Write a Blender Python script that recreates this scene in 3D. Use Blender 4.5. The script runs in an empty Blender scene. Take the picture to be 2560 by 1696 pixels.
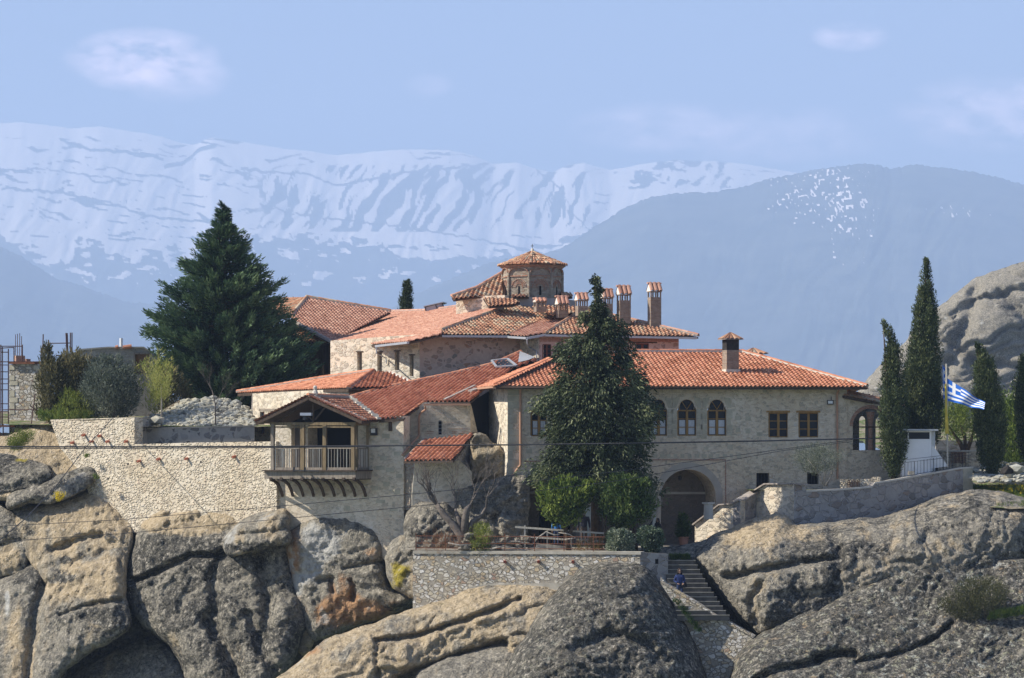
import bpy, bmesh, math, random
import numpy as np
from mathutils import Vector, Matrix, geometry
random.seed(7)
rng = np.random.default_rng(7)
sc = bpy.context.scene
COL = sc.collection
R = math.radians

# ------------------------------------------------------------------ camera
F = 7360.0          # focal length in photo pixels (photo is 2560 wide)
HZ = 1120.0         # the photo row of the horizon
cd = bpy.data.cameras.new('camera'); cam = bpy.data.objects.new('camera', cd); COL.objects.link(cam)
cam.location = (0, 0, 0); cam.rotation_euler = (R(90), 0, 0)
cd.sensor_width = 36.0; cd.lens = 36.0 * F / 2560.0
cd.shift_y = (HZ - 848.0) / 2560.0
cd.clip_start = 1.0; cd.clip_end = 60000.0
sc.camera = cam

# ------------------------------------------------------------------ light
SUN_EL, SUN_AZ = 39.0, -96.5      # azimuth clockwise from +Y
world = bpy.data.worlds.new('World'); sc.world = world; world.use_nodes = True
wn = world.node_tree; WN = wn.nodes; WL = wn.links
sky = WN.new('ShaderNodeTexSky'); sky.sky_type = 'NISHITA'; sky.sun_disc = False
sky.sun_elevation = R(SUN_EL); sky.sun_rotation = R(SUN_AZ)
sky.altitude = 600; sky.air_density = 1.0; sky.dust_density = 0.25; sky.ozone_density = 2.5
bg = WN['Background']; bg.inputs[1].default_value = SKY_STRENGTH = 0.060
# thin fair-weather clouds, placed by sky direction
tc = WN.new('ShaderNodeTexCoord'); sep = WN.new('ShaderNodeSeparateXYZ'); WL.new(tc.outputs['Generated'], sep.inputs[0])
def wmath(op, a, b=None, clamp=False):
    n = WN.new('ShaderNodeMath'); n.operation = op; n.use_clamp = clamp
    for i, v in enumerate((a, b)):
        if v is None: continue
        if isinstance(v, (int, float)): n.inputs[i].default_value = v
        else: WL.new(v, n.inputs[i])
    return n.outputs[0]
yy = wmath('MAXIMUM', sep.outputs['Y'], 0.01)
uu = wmath('DIVIDE', sep.outputs['X'], yy); vv = wmath('DIVIDE', sep.outputs['Z'], yy)
cmb = WN.new('ShaderNodeCombineXYZ'); WL.new(uu, cmb.inputs[0]); WL.new(wmath('MULTIPLY', vv, 1.8), cmb.inputs[1])
nz = WN.new('ShaderNodeTexNoise'); nz.inputs['Scale'].default_value = 55; nz.inputs['Detail'].default_value = 9; nz.inputs['Roughness'].default_value = 0.6
WL.new(cmb.outputs[0], nz.inputs['Vector'])
tot = None
for (cx, cy, rx, ry, k) in [(355, 150, 180, 75, 1.0), (440, 195, 130, 60, .55), (1690, 320, 250, 62, .5), (1900, 335, 330, 70, .4), (2480, 285, 230, 90, .6), (2125, 92, 90, 36, .45), (1070, 215, 60, 30, .2)]:
    du = wmath('MULTIPLY', wmath('SUBTRACT', uu, (cx - 1280) / F), F / rx)
    dv = wmath('MULTIPLY', wmath('SUBTRACT', vv, (HZ - cy) / F), F / ry)
    r2 = wmath('ADD', wmath('MULTIPLY', du, du), wmath('MULTIPLY', dv, dv))
    m = wmath('MULTIPLY', wmath('SUBTRACT', 1.3, r2, True), k)
    tot = m if tot is None else wmath('MAXIMUM', tot, m)
cn = wmath('MULTIPLY', wmath('SUBTRACT', nz.outputs['Fac'], 0.36), 3.6, True)
cl = wmath('MULTIPLY', tot, cn, True)
mx = WN.new('ShaderNodeMix'); mx.data_type = 'RGBA'; WL.new(cl, mx.inputs[0])
tn = WN.new('ShaderNodeMix'); tn.data_type = 'RGBA'; tn.blend_type = 'MULTIPLY'; tn.inputs[0].default_value = 1; WL.new(sky.outputs[0], tn.inputs[6]); tn.inputs[7].default_value = (.93, .85, .92, 1)
WL.new(tn.outputs[2], mx.inputs[6]); mx.inputs[7].default_value = (30.0, 22.5, 24.0, 1)
WL.new(mx.outputs[2], bg.inputs[0])

sd = bpy.data.lights.new('sun', 'SUN'); sun = bpy.data.objects.new('sun', sd); COL.objects.link(sun)
sd.energy = 4.2; sd.angle = R(0.53); sd.color = (1.0, 0.92, 0.79)
saz, sel = R(SUN_AZ), R(SUN_EL)
SUNV = Vector((math.sin(saz) * math.cos(sel), math.cos(saz) * math.cos(sel), math.sin(sel)))
sun.rotation_euler = SUNV.to_track_quat('Z', 'Y').to_euler()
sc.view_settings.view_transform = 'Standard'; sc.view_settings.look = 'None'
sc.view_settings.gamma = 1.0; sc.view_settings.exposure = 1.28
sc.cycles.max_bounces = 6; sc.cycles.diffuse_bounces = 3; sc.cycles.volume_bounces = 1
sc.cycles.transparent_max_bounces = 8

# ------------------------------------------------------------------ helpers
def P(px, py, Y): return Vector(((px - 1280.0) * Y / F, Y, (HZ - py) * Y / F))
def ray(px, py): return Vector(((px - 1280.0) / F, 1.0, (HZ - py) / F))
class Pl:
    """a plane; .at(px,py) is where the photo's pixel meets it"""
    def __init__(s, p, n): s.p = Vector(p); s.n = Vector(n).normalized()
    def at(s, px, py, off=0.0):
        d = ray(px, py); return d * ((s.n.dot(s.p) + off) / s.n.dot(d))
def pl3(a, b, c):
    a, b, c = Vector(a), Vector(b), Vector(c); n = (b - a).cross(c - a)
    if n.y > 0: n = -n
    return Pl(a, n)
def wallpl(px, Y, deg):            # vertical plane through (px, Y); deg>0 turns its face to the right
    t = R(deg); return Pl(P(px, HZ, Y), (math.sin(t), -math.cos(t), 0))
def kids(o): return [c for c in COL.objects if c.parent == o]
def mesh(name, verts, faces, mat=None, parent=None, smooth=False, attrs=None, loc=None, mats=None, midx=None):
    me = bpy.data.meshes.new(name)
    if isinstance(verts, np.ndarray): verts = verts.tolist()
    if isinstance(faces, np.ndarray): faces = faces.tolist()
    base = Vector((0, 0, 0))
    if loc is not None: base = Vector(loc)
    elif parent is not None: base = parent['_w'] if '_w' in parent else parent.location; base = Vector(base)
    bx, by, bz = base
    verts = [(v[0] - bx, v[1] - by, v[2] - bz) for v in verts]
    me.from_pydata(verts, [], faces)
    if smooth: me.polygons.foreach_set('use_smooth', [True] * len(me.polygons))
    if attrs:
        for k, arr in attrs.items():
            a = me.attributes.new(k, 'FLOAT', 'POINT'); a.data.foreach_set('value', np.asarray(arr, dtype=np.float32))
    if mats:
        for m in mats: me.materials.append(m)
        if midx is not None: me.polygons.foreach_set('material_index', midx)
    elif mat: me.materials.append(mat)
    me.update()
    o = bpy.data.objects.new(name, me); COL.objects.link(o)
    if parent is not None:
        o.parent = parent; o['_w'] = tuple(base)
        if parent.type == 'MESH' or True: o.location = (0, 0, 0)
    else:
        o.location = base
    return o
def tag(o, label=None, cat=None, group=None, kind=None):
    if label: o['label'] = label
    if cat: o['category'] = cat
    if group: o['group'] = group
    if kind: o['kind'] = kind
    return o
def thing(name, label, cat, loc, group=None):
    o = bpy.data.objects.new(name, None); COL.objects.link(o); o.location = loc; o.empty_display_size = .3
    return tag(o, label, cat, group)
class MB:
    """collects shapes (world coordinates) to be linked as ONE mesh object"""
    def __init__(s): s.v = []; s.f = []
    def add(s, v, f):
        k = len(s.v); s.v += [tuple(a) for a in v]; s.f += [tuple(i + k for i in a) for a in f]; return s
    def hexa(s, p):              # eight corners: bottom ring 0-3, top ring 4-7
        return s.add(p, [(3, 2, 1, 0), (4, 5, 6, 7), (0, 1, 5, 4), (1, 2, 6, 5), (2, 3, 7, 6), (3, 0, 4, 7)])
    def box(s, c, sz, rz=0.0, M=None):
        hx, hy, hz = sz[0] / 2, sz[1] / 2, sz[2] / 2
        q = [(-hx, -hy, -hz), (hx, -hy, -hz), (hx, hy, -hz), (-hx, hy, -hz), (-hx, -hy, hz), (hx, -hy, hz), (hx, hy, hz), (-hx, hy, hz)]
        m = M if M is not None else Matrix.Rotation(rz, 3, 'Z')
        return s.hexa([Vector(c) + m @ Vector(a) for a in q])
    def bar(s, a, b, w, h=None, up=(0, 0, 1)):
        a, b = Vector(a), Vector(b); d = (b - a); L = d.length
        if L < 1e-6: return s
        d.normalize(); u = Vector(up)
        if abs(d.dot(u)) > .98: u = Vector((0, 1, 0))
        x = d.cross(u).normalized(); z = x.cross(d); h = h or w
        M = Matrix((x, d, z)).transposed()
        return s.box((a + b) / 2, (w, L, h), M=M)
    def tube(s, pts, rad, n=6, cap=True):
        pts = [Vector(p) for p in pts]; m = len(pts)
        if not isinstance(rad, (list, tuple)): rad = [rad] * m
        V = []; Fc = []; x = None
        for i, p in enumerate(pts):
            d = (pts[min(i + 1, m - 1)] - pts[max(i - 1, 0)])
            if d.length < 1e-9: d = Vector((0, 0, 1))
            d.normalize()
            if x is None:
                x = d.cross(Vector((0, 0, 1)))
                if x.length < .1: x = Vector((1, 0, 0))
            x = (x - d * x.dot(d)); x.normalize(); y = d.cross(x)
            for k in range(n):
                a = 2 * math.pi * k / n; V.append(p + (x * math.cos(a) + y * math.sin(a)) * rad[i])
        for i in range(m - 1):
            for k in range(n): Fc.append((i * n + k, i * n + (k + 1) % n, (i + 1) * n + (k + 1) % n, (i + 1) * n + k))
        if cap: Fc.append(tuple(range(n))[::-1]); Fc.append(tuple((m - 1) * n + k for k in range(n)))
        return s.add(V, Fc)
    def lathe(s, c, prof, n=16, M=None):      # prof: (radius, height)
        c = Vector(c); V = []; Fc = []
        for (r, h) in prof:
            for k in range(n):
                a = 2 * math.pi * k / n; q = Vector((r * math.cos(a), r * math.sin(a), h))
                V.append(c + (M @ q if M is not None else q))
        for i in range(len(prof) - 1):
            for k in range(n): Fc.append((i * n + k, i * n + (k + 1) % n, (i + 1) * n + (k + 1) % n, (i + 1) * n + k))
        Fc.append(tuple(range(n))[::-1]); Fc.append(tuple((len(prof) - 1) * n + k for k in range(n)))
        return s.add(V, Fc)
    def poly(s, pts, ext):                     # flat polygon extruded by a vector
        n = len(pts); pts = [Vector(p) for p in pts]; e = Vector(ext)
        V = pts + [p + e for p in pts]
        Fc = [tuple(range(n)), tuple(range(2 * n - 1, n - 1, -1))] + [(i, i + n, (i + 1) % n + n, (i + 1) % n) for i in range(n)]
        return s.add(V, Fc)
    def build(s, name, mat, parent=None, smooth=False, loc=None):
        return mesh(name, s.v, s.f, mat, parent, smooth, loc=loc)

# value noise in numpy
_perm = rng.random((256, 256))
def vnoise(x, y, seed=0):
    x = np.asarray(x, float) + seed * 17.31; y = np.asarray(y, float) + seed * 9.77
    xi = np.floor(x).astype(int); yi = np.floor(y).astype(int); fx = x - xi; fy = y - yi
    fx = fx * fx * (3 - 2 * fx); fy = fy * fy * (3 - 2 * fy)
    g = lambda a, b: _perm[a & 255, b & 255]
    return (g(xi, yi) * (1 - fx) + g(xi + 1, yi) * fx) * (1 - fy) + (g(xi, yi + 1) * (1 - fx) + g(xi + 1, yi + 1) * fx) * fy
def fbm(x, y, o=4, seed=0, lac=2.03, gain=.5):
    a = 1.; t = 0.; s = 0.
    for i in range(o):
        t = t + a * vnoise(x, y, seed + i * 3); s += a; a *= gain; x = x * lac; y = y * lac
    return t / s

# ------------------------------------------------------------------ materials
class Mt:
    def __init__(s, name):
        s.m = bpy.data.materials.new(name); s.m.use_nodes = True; s.N = s.m.node_tree.nodes; s.L = s.m.node_tree.links
        s.b = s.N['Principled BSDF']; s.b.inputs['Roughness'].default_value = .9
        s.b.inputs['Specular IOR Level'].default_value = .2
        s.geo = None
    def pos(s, scale=(1, 1, 1)):
        if s.geo is None: s.geo = s.N.new('ShaderNodeNewGeometry')
        n = s.N.new('ShaderNodeVectorMath'); n.operation = 'MULTIPLY'; s.L.new(s.geo.outputs['Position'], n.inputs[0]); n.inputs[1].default_value = scale
        return n.outputs[0]
    def set(s, inp, v):
        if isinstance(v, (int, float)): inp.default_value = v
        elif isinstance(v, tuple): inp.default_value = v if len(v) != 3 or inp.type == 'VECTOR' else (*v, 1)
        else: s.L.new(v, inp)
    def noise(s, scale, detail=4, rough=.55, sc3=(1, 1, 1), out='Fac', dist=0.):
        n = s.N.new('ShaderNodeTexNoise'); s.L.new(s.pos(sc3), n.inputs['Vector']); n.inputs['Scale'].default_value = scale
        n.inputs['Detail'].default_value = detail; n.inputs['Roughness'].default_value = rough; n.inputs['Distortion'].default_value = dist
        return n.outputs[out]
    def vor(s, scale, feat='F1', sc3=(1, 1, 1), out='Distance', rand=1., vec=None):
        n = s.N.new('ShaderNodeTexVoronoi'); n.feature = feat; n.inputs['Scale'].default_value = scale; n.inputs['Randomness'].default_value = rand
        s.L.new(vec if vec is not None else s.pos(sc3), n.inputs['Vector']); return n.outputs[out]
    def attr(s, name):
        n = s.N.new('ShaderNodeAttribute'); n.attribute_name = name; return n.outputs['Fac']
    def ramp(s, fac, stops, interp='LINEAR'):
        n = s.N.new('ShaderNodeValToRGB'); n.color_ramp.interpolation = interp; s.L.new(fac, n.inputs[0]); e = n.color_ramp.elements
        while len(e) < len(stops): e.new(.5)
        for i, (p, c) in enumerate(stops):
            e[i].position = p; e[i].color = (*c, 1) if isinstance(c, tuple) else (c, c, c, 1)
        return n.outputs[0]
    def math(s, op, a, b=None, clamp=False):
        n = s.N.new('ShaderNodeMath'); n.operation = op; n.use_clamp = clamp; s.set(n.inputs[0], a)
        if b is not None: s.set(n.inputs[1], b)
        return n.outputs[0]
    def mix(s, f, a, b, mode='MIX'):
        n = s.N.new('ShaderNodeMix'); n.data_type = 'RGBA'; n.blend_type = mode; s.set(n.inputs[0], f); s.set(n.inputs[6], a); s.set(n.inputs[7], b)
        return n.outputs[2]
    def step(s, v, lo, hi):
        n = s.N.new('ShaderNodeMapRange'); s.set(n.inputs[0], v); n.inputs[1].default_value = lo; n.inputs[2].default_value = hi
        n.interpolation_type = 'SMOOTHSTEP'; return n.outputs[0]
    def bump(s, h, dist=.05, strength=1.0, prev=None):
        n = s.N.new('ShaderNodeBump'); n.inputs['Distance'].default_value = dist; n.inputs['Strength'].default_value = strength
        s.L.new(h, n.inputs['Height'])
        if prev is not None: s.L.new(prev, n.inputs['Normal'])
        return n.outputs[0]
    def done(s, col=None, normal=None, rough=None):
        if col is not None: s.set(s.b.inputs['Base Color'], col)
        if normal is not None: s.L.new(normal, s.b.inputs['Normal'])
        if rough is not None: s.set(s.b.inputs['Roughness'], rough)
        return s.m
def plain(name, c, var=.12, scale=3., rough=.8, metal=0., bumpd=0.):
    m = Mt(name); n = m.noise(scale, 5); k = m.ramp(n, [(.3, tuple(x * (1 - var) for x in c)), (.7, tuple(min(1, x * (1 + var)) for x in c))])
    m.b.inputs['Metallic'].default_value = metal
    return m.done(k, m.bump(m.noise(scale * 8, 3), bumpd) if bumpd else None, rough)
# ------------------------------------------------------------------ mountains, valley, haze
def poly_y(pts, x):
    xs = [p[0] for p in pts]; ys = [p[1] for p in pts]; return np.interp(x, xs, ys)
D = 1.0815
ridgeA = [(a * D, b * D) for a, b in [(-60, 284), (0, 285), (50, 283), (100, 288), (160, 297), (230, 293), (300, 303), (370, 315), (420, 332), (450, 336), (490, 318), (540, 325), (600, 335), (660, 345), (730, 351), (780, 360), (860, 350), (950, 346), (1040, 347), (1090, 358), (1140, 378), (1200, 378), (1240, 390), (1280, 398), (1310, 383), (1350, 376), (1410, 393), (1480, 380), (1560, 372), (1640, 372), (1720, 380), (1800, 393), (1900, 410), (2100, 440), (2430, 470)]]
ridgeB = [(a * D, b * D) for a, b in [(-60, 560), (0, 572), (60, 600), (120, 640), (300, 700), (600, 720), (900, 715), (960, 680), (1040, 645), (1120, 612), (1200, 592), (1250, 585), (1290, 580), (1330, 556), (1390, 516), (1450, 478), (1500, 457), (1560, 447), (1640, 443), (1700, 438), (1760, 419), (1820, 406), (1900, 391), (1960, 383), (2010, 378), (2060, 391), (2110, 382), (2200, 389), (2280, 405), (2367, 427), (2430, 440)]]
def curve(pts, x): return poly_y([(a * D, b * D) for a, b in pts], x)
def ss(x, a, b):
    t = np.clip((x - a) / (b - a), 0, 1); return t * t * (3 - 2 * t)
def mountain(name, ridge, Yr, Yf, step, snow, rough, jag, seed, pymax=1175):
    xs = np.concatenate([np.arange(-1500, -60, 24.), np.arange(-60, 2625, step), np.arange(2625, 4200, 24.)]); n = 190 if snow == 'A' else 110
    top = poly_y(ridge, xs) + (fbm(xs / 60., 0 * xs, 3, seed) - .5) * rough; tj = (vnoise(xs / 5., 0 * xs, seed) - .5) * jag
    t = np.linspace(0, 1, n) ** 1.15
    PX, T = np.meshgrid(xs, t); PY = top[None, :] + (pymax - top[None, :]) * T + tj[None, :] * np.clip(1 - T * 30, 0, 1)
    Yd = Yr + (Yf - Yr) * T ** .8
    # spurs and gullies: real relief of the slope
    w = fbm(PX / 190., PY / 190., 3, seed + 5) * 130
    d1 = fbm((PX + PY * .55 + w) / 46., (PY - PX * .25) / 190., 5, seed + 9)
    Yd = Yd - (1 - np.abs(d1 * 2 - 1)) * (70 if snow == 'A' else 60) * np.clip(T * 14, 0, 1)
    X = (PX - 1280) * Yd / F; Z = (HZ - PY) * Yd / F
    # the last row dives below the valley floor, the first gets a back slope
    V = np.stack([X, Yd, Z], -1)
    back = V[0].copy(); back[:, 1] += 1800; back[:, 2] -= 1000
    foot = V[-1].copy(); foot[:, 2] = -330
    V = np.concatenate([back[None], V, foot[None]], 0); PXa = np.concatenate([PX[:1], PX, PX[-1:]]); PYa = np.concatenate([PY[:1], PY, PY[-1:]])
    gx = PXa / D; gy = PYa / D
    if snow == 'A':
        lim = poly_y([(-60, 540), (0, 548), (60, 590), (100, 612), (125, 618), (165, 592), (180, 560), (260, 585), (330, 600), (400, 590), (470, 560), (560, 545), (700, 546), (830, 556), (950, 570), (1010, 600), (1060, 590), (1150, 580), (1200, 600), (1260, 585), (1300, 560), (1380, 520), (2430, 520)], gx)
        nlo = fbm(gx / 26., gy / 17., 5, 3)
        m = ss(lim + (nlo - .5) * 60 - gy, -5, 7)
        patch = ss(fbm(gx / 30., gy / 13., 4, 11) - .62 + .05 * np.clip((lim - gy) / 60, -1.5, 0) + .02, -.02, .03) * (gy < 660) * (gx > 100)
        # bare streaks: long, nearly level ones on the left shelf; steep ones below the middle ridge
        wx = gx + (fbm(gx / 80., gy / 60., 3, 21) - .5) * 50; wy = gy + (fbm(gx / 90., gy / 70., 3, 23) - .5) * 46
        lev = fbm((wx) / 62., (wy - wx * .10) / 6.5, 4, 31)
        stp = fbm((wx + wy * .62) / 13., (wy - wx * .62) / 75., 4, 37)
        stp2 = fbm((wx + wy * 1.0) / 15., (wy - wx * .8) / 60., 4, 41)
        wmid = np.exp(-((gx - 900) / 330.) ** 4) * ss(gy, 362, 400) * (1 - ss(gy, 520, 552))
        wr = ss(gx, 1120, 1190) * (1 - ss(gx, 1330, 1400)) * ss(gy, 385, 410) * (1 - ss(gy, 515, 545))
        wfar = ss(gx, 1390, 1450)
        wl = 1 - np.clip(wmid + wr + wfar, 0, 1)
        dark = wl * ss(lev, .625, .69) * ss(gy, 300, 330)
        dark = np.maximum(dark, wmid * ss(stp + .05 * np.exp(-((gx - 820) / 320.) ** 2), .53, .585))
        dark = np.maximum(dark, wr * ss(stp, .52, .57))
        dark = np.maximum(dark, wfar * ss(stp2 * .6 + lev * .4, .54, .58) * (1 - .8 * ss(gy, 420, 450)))
        # named dark lines of the photo: the crest lines and the valley edge
        for pts, wd in [([(560, 392), (700, 402), (780, 430), (900, 405), (1000, 392), (1130, 380)], 3), ([(0, 395), (100, 390), (200, 405), (330, 418)], 2.2), ([(0, 435), (130, 445), (260, 470), (340, 500), (520, 520)], 3), ([(140, 325), (200, 345), (300, 352), (380, 368)], 4), ([(380, 385), (420, 380), (460, 350), (500, 335)], 6), ([(600, 470), (700, 500), (900, 520), (1060, 545), (1250, 585)], 2.5), ([(1240, 392), (1290, 430), (1330, 500), (1350, 520)], 2.5)]:
            cx = np.array([p[0] for p in pts]); inx = (gx > cx[0]) & (gx < cx[-1])
            yl = poly_y(pts, gx); dark = np.maximum(dark, inx * np.exp(-((gy - yl + (vnoise(gx / 9., gx * 0, 51) - .5) * 8) / wd) ** 2))
        snowm = np.clip(m * (1 - dark) + patch * (1 - m) * .95, 0, 1)
        V2 = V
    else:
        a = np.exp(-(((gx - 1860) / 95.) ** 2 + ((gy - 450) / 62.) ** 2)); b = np.exp(-(((gx - 1960) / 60.) ** 2 + ((gy - 500) / 120.) ** 2)); c = np.exp(-(((gx - 2210) / 90.) ** 2 + ((gy - 495) / 22.) ** 2)); d = np.exp(-(((gx - 1920) / 45.) ** 2 + ((gy - 405) / 16.) ** 2))
        nn = fbm(gx / 4.5, gy / 4., 4, 61); n2 = fbm(gx / 30., gy / 30., 2, 63)
        snowm = ss(nn + .16 * a + .16 * b + .13 * c + .2 * d + .25 * (n2 - .5), .765, .82) * .75 * np.clip(a * 3 + b * 3 + c * 2 + d * 3, 0, 1)
    ny, nx = V.shape[:2]
    idx = np.arange(ny * nx).reshape(ny, nx)
    fc = np.stack([idx[:-1, :-1], idx[1:, :-1], idx[1:, 1:], idx[:-1, 1:]], -1).reshape(-1, 4)
    return mesh(name, V.reshape(-1, 3), fc, MAT_MTN, smooth=True, attrs={'snow': snowm.reshape(-1)})
mm = Mt('snowy mountain')
sn = mm.math('ADD', mm.attr('snow'), mm.math('MULTIPLY', mm.math('SUBTRACT', mm.noise(.01, 5), .5), .35))
MAT_MTN = mm.done(mm.mix(mm.step(sn, .42, .58), mm.ramp(mm.noise(.006, 8, .7), [(.35, (.015, .03, .03)), (.65, (.09, .10, .085))]), (.95, .87, .85)))
o = mountain('mountain_range', ridgeA, 18000., 13200., 4.0, 'A', 5, 2.0, 2); tag(o, kind='structure')
o = mountain('forested_hills', ridgeB, 11800., 8600., 4.0, 'B', 6, 6.0, 8); tag(o, kind='structure')
g = 30000.
o = mesh('valley_ground', [(-g, -g, -300), (g, -g, -300), (g, g, -300), (-g, g, -300)], [(0, 1, 2, 3)], plain('valley floor', (.07, .09, .05), .3, .003)); tag(o, kind='structure')
hb = MB().hexa([(-9500, -300, -301), (9500, -300, -301), (9500, 20600, -301), (-9500, 20600, -301), (-9500, -300, 2300), (9500, -300, 2300), (9500, 20600, 2300), (-9500, 20600, 2300)])
hz = bpy.data.materials.new('haze'); hz.use_nodes = True; hn = hz.node_tree; hn.nodes.remove(hn.nodes['Principled BSDF'])
pv = hn.nodes.new('ShaderNodeVolumePrincipled'); pv.inputs['Color'].default_value = (.52, .685, 1.0, 1); pv.inputs['Density'].default_value = .000146; pv.inputs['Anisotropy'].default_value = 0.0
hn.links.new(pv.outputs[0], hn.nodes['Material Output'].inputs['Volume'])
HAZE = hb.build('haze', hz); tag(HAZE, kind='stuff')
# ------------------------------------------------------------------ rock
mr = Mt('conglomerate rock')
pn = mr.noise(.55, 8, .62); pf = mr.noise(3.2, 6, .7); pb = mr.vor(5.5, out='Color'); pd = mr.vor(5.5); pb2 = mr.vor(13., out='Color')
pbv = mr.math('MULTIPLY', mr.math('ADD', pb, pb2), .5)
streak = mr.noise(.9, 6, .6, sc3=(1.0, .5, .22))
grey = mr.ramp(mr.math('ADD', mr.math('MULTIPLY', pf, .6), mr.math('MULTIPLY', pbv, .4)), [(.30, (.08, .078, .07)), (.44, (.20, .185, .155)), (.58, (.31, .285, .23)), (.72, (.52, .47, .39))])
tanc = mr.ramp(mr.math('ADD', mr.math('MULTIPLY', pf, .6), mr.math('MULTIPLY', pbv, .4)), [(.3, (.24, .19, .12)), (.48, (.43, .345, .225)), (.7, (.60, .50, .36))])
darkc = mr.ramp(mr.math('ADD', mr.math('MULTIPLY', pf, .5), mr.math('MULTIPLY', pbv, .5)), [(.3, (.022, .023, .022)), (.46, (.075, .072, .063)), (.58, (.15, .14, .118)), (.7, (.42, .39, .33))])
orac = mr.ramp(pf, [(.3, (.26, .14, .075)), (.7, (.50, .31, .17))])
palec = mr.ramp(pf, [(.3, (.33, .33, .31)), (.7, (.55, .54, .50))])
yelc = mr.ramp(pf, [(.3, (.20, .17, .04)), (.7, (.42, .34, .05))])
def rmask(nm, amp, lo, hi, nn): return mr.step(mr.math('ADD', mr.attr(nm), mr.math('MULTIPLY', mr.math('SUBTRACT', nn, .5), amp)), lo, hi)
c = mr.mix(rmask('tan', 1.3, .35, .62, streak), grey, tanc)
c = mr.mix(rmask('ora', 1.2, .38, .62, pn), c, orac)
c = mr.mix(rmask('pale', 1.4, .42, .62, pn), c, palec)
c = mr.mix(rmask('drk', 1.5, .40, .60, mr.noise(1.3, 9, .72)), c, darkc)
spk = mr.math('MULTIPLY', mr.step(mr.noise(2.6, 8, .8), .53, .60), mr.attr('spk'), True)
c = mr.mix(spk, c, mr.ramp(mr.noise(1.1, 3), [(.38, (.42, .43, .38)), (.52, (.36, .35, .24)), (.62, (.30, .22, .14)), (.72, (.45, .46, .42))]))
c = mr.mix(rmask('yel', 1.3, .42, .6, pn), c, yelc)
peb = mr.math('SUBTRACT', 1.0, mr.step(pd, .0, .45)); cob = mr.math('SUBTRACT', 1.0, mr.step(mr.vor(2.6), .05, .42)); cobc = mr.vor(2.6, out='Color')
cg = mr.math('MULTIPLY', mr.math('MULTIPLY', cob, mr.step(cobc, .55, .75)), .55); c = mr.mix(cg, c, mr.ramp(cobc, [(.5, (.30, .27, .22)), (.8, (.55, .50, .42))]))
c = mr.mix(mr.math('MULTIPLY', mr.step(mr.noise(.8, 7, .6, sc3=(1.6, 1.6, .16)), .55, .66), .5), c, (.06, .058, .052))
hgt = mr.math('ADD', mr.math('ADD', mr.math('MULTIPLY', peb, .4), mr.math('MULTIPLY', cob, .45)), mr.math('ADD', mr.noise(9., 6, .7), mr.math('MULTIPLY', mr.noise(2.0, 8, .65), 1.6)))
MAT_ROCK = mr.done(c, mr.bump(hgt, .15, .9), .95)

def inside(poly, X, Y):
    c = np.zeros(X.shape, bool); n = len(poly)
    for i in range(n):
        x1, y1 = poly[i]; x2, y2 = poly[(i + 1) % n]
        if y1 == y2: continue
        k = ((y1 > Y) != (y2 > Y)) & (X < (x2 - x1) * (Y - y1) / (y2 - y1) + x1); c ^= k
    return c
def smooth_poly(pts, it=2):
    for _ in range(it):
        q = []
        for i in range(len(pts)):
            a, b = np.array(pts[i], float), np.array(pts[(i + 1) % len(pts)], float); q += [tuple(a * .75 + b * .25), tuple(a * .25 + b * .75)]
        pts = q
    return pts
def edge_near(poly, X, Y):
    d = np.full(X.shape, 1e9); nx = X.copy(); ny = Y.copy(); n = len(poly)
    for i in range(n):
        x1, y1 = poly[i]; x2, y2 = poly[(i + 1) % n]; dx, dy = x2 - x1, y2 - y1; L = dx * dx + dy * dy + 1e-9
        t = np.clip(((X - x1) * dx + (Y - y1) * dy) / L, 0, 1); qx = x1 + t * dx; qy = y1 + t * dy; dd = np.hypot(X - qx, Y - qy)
        k = dd < d; d = np.where(k, dd, d); nx = np.where(k, qx, nx); ny = np.where(k, qy, ny)
    return d, nx, ny
ROCKV, ROCKF, ROCKA, ROCKN = [], [], {k: [] for k in ('tan', 'ora', 'pale', 'drk', 'yel', 'spk')}, [0]
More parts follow.
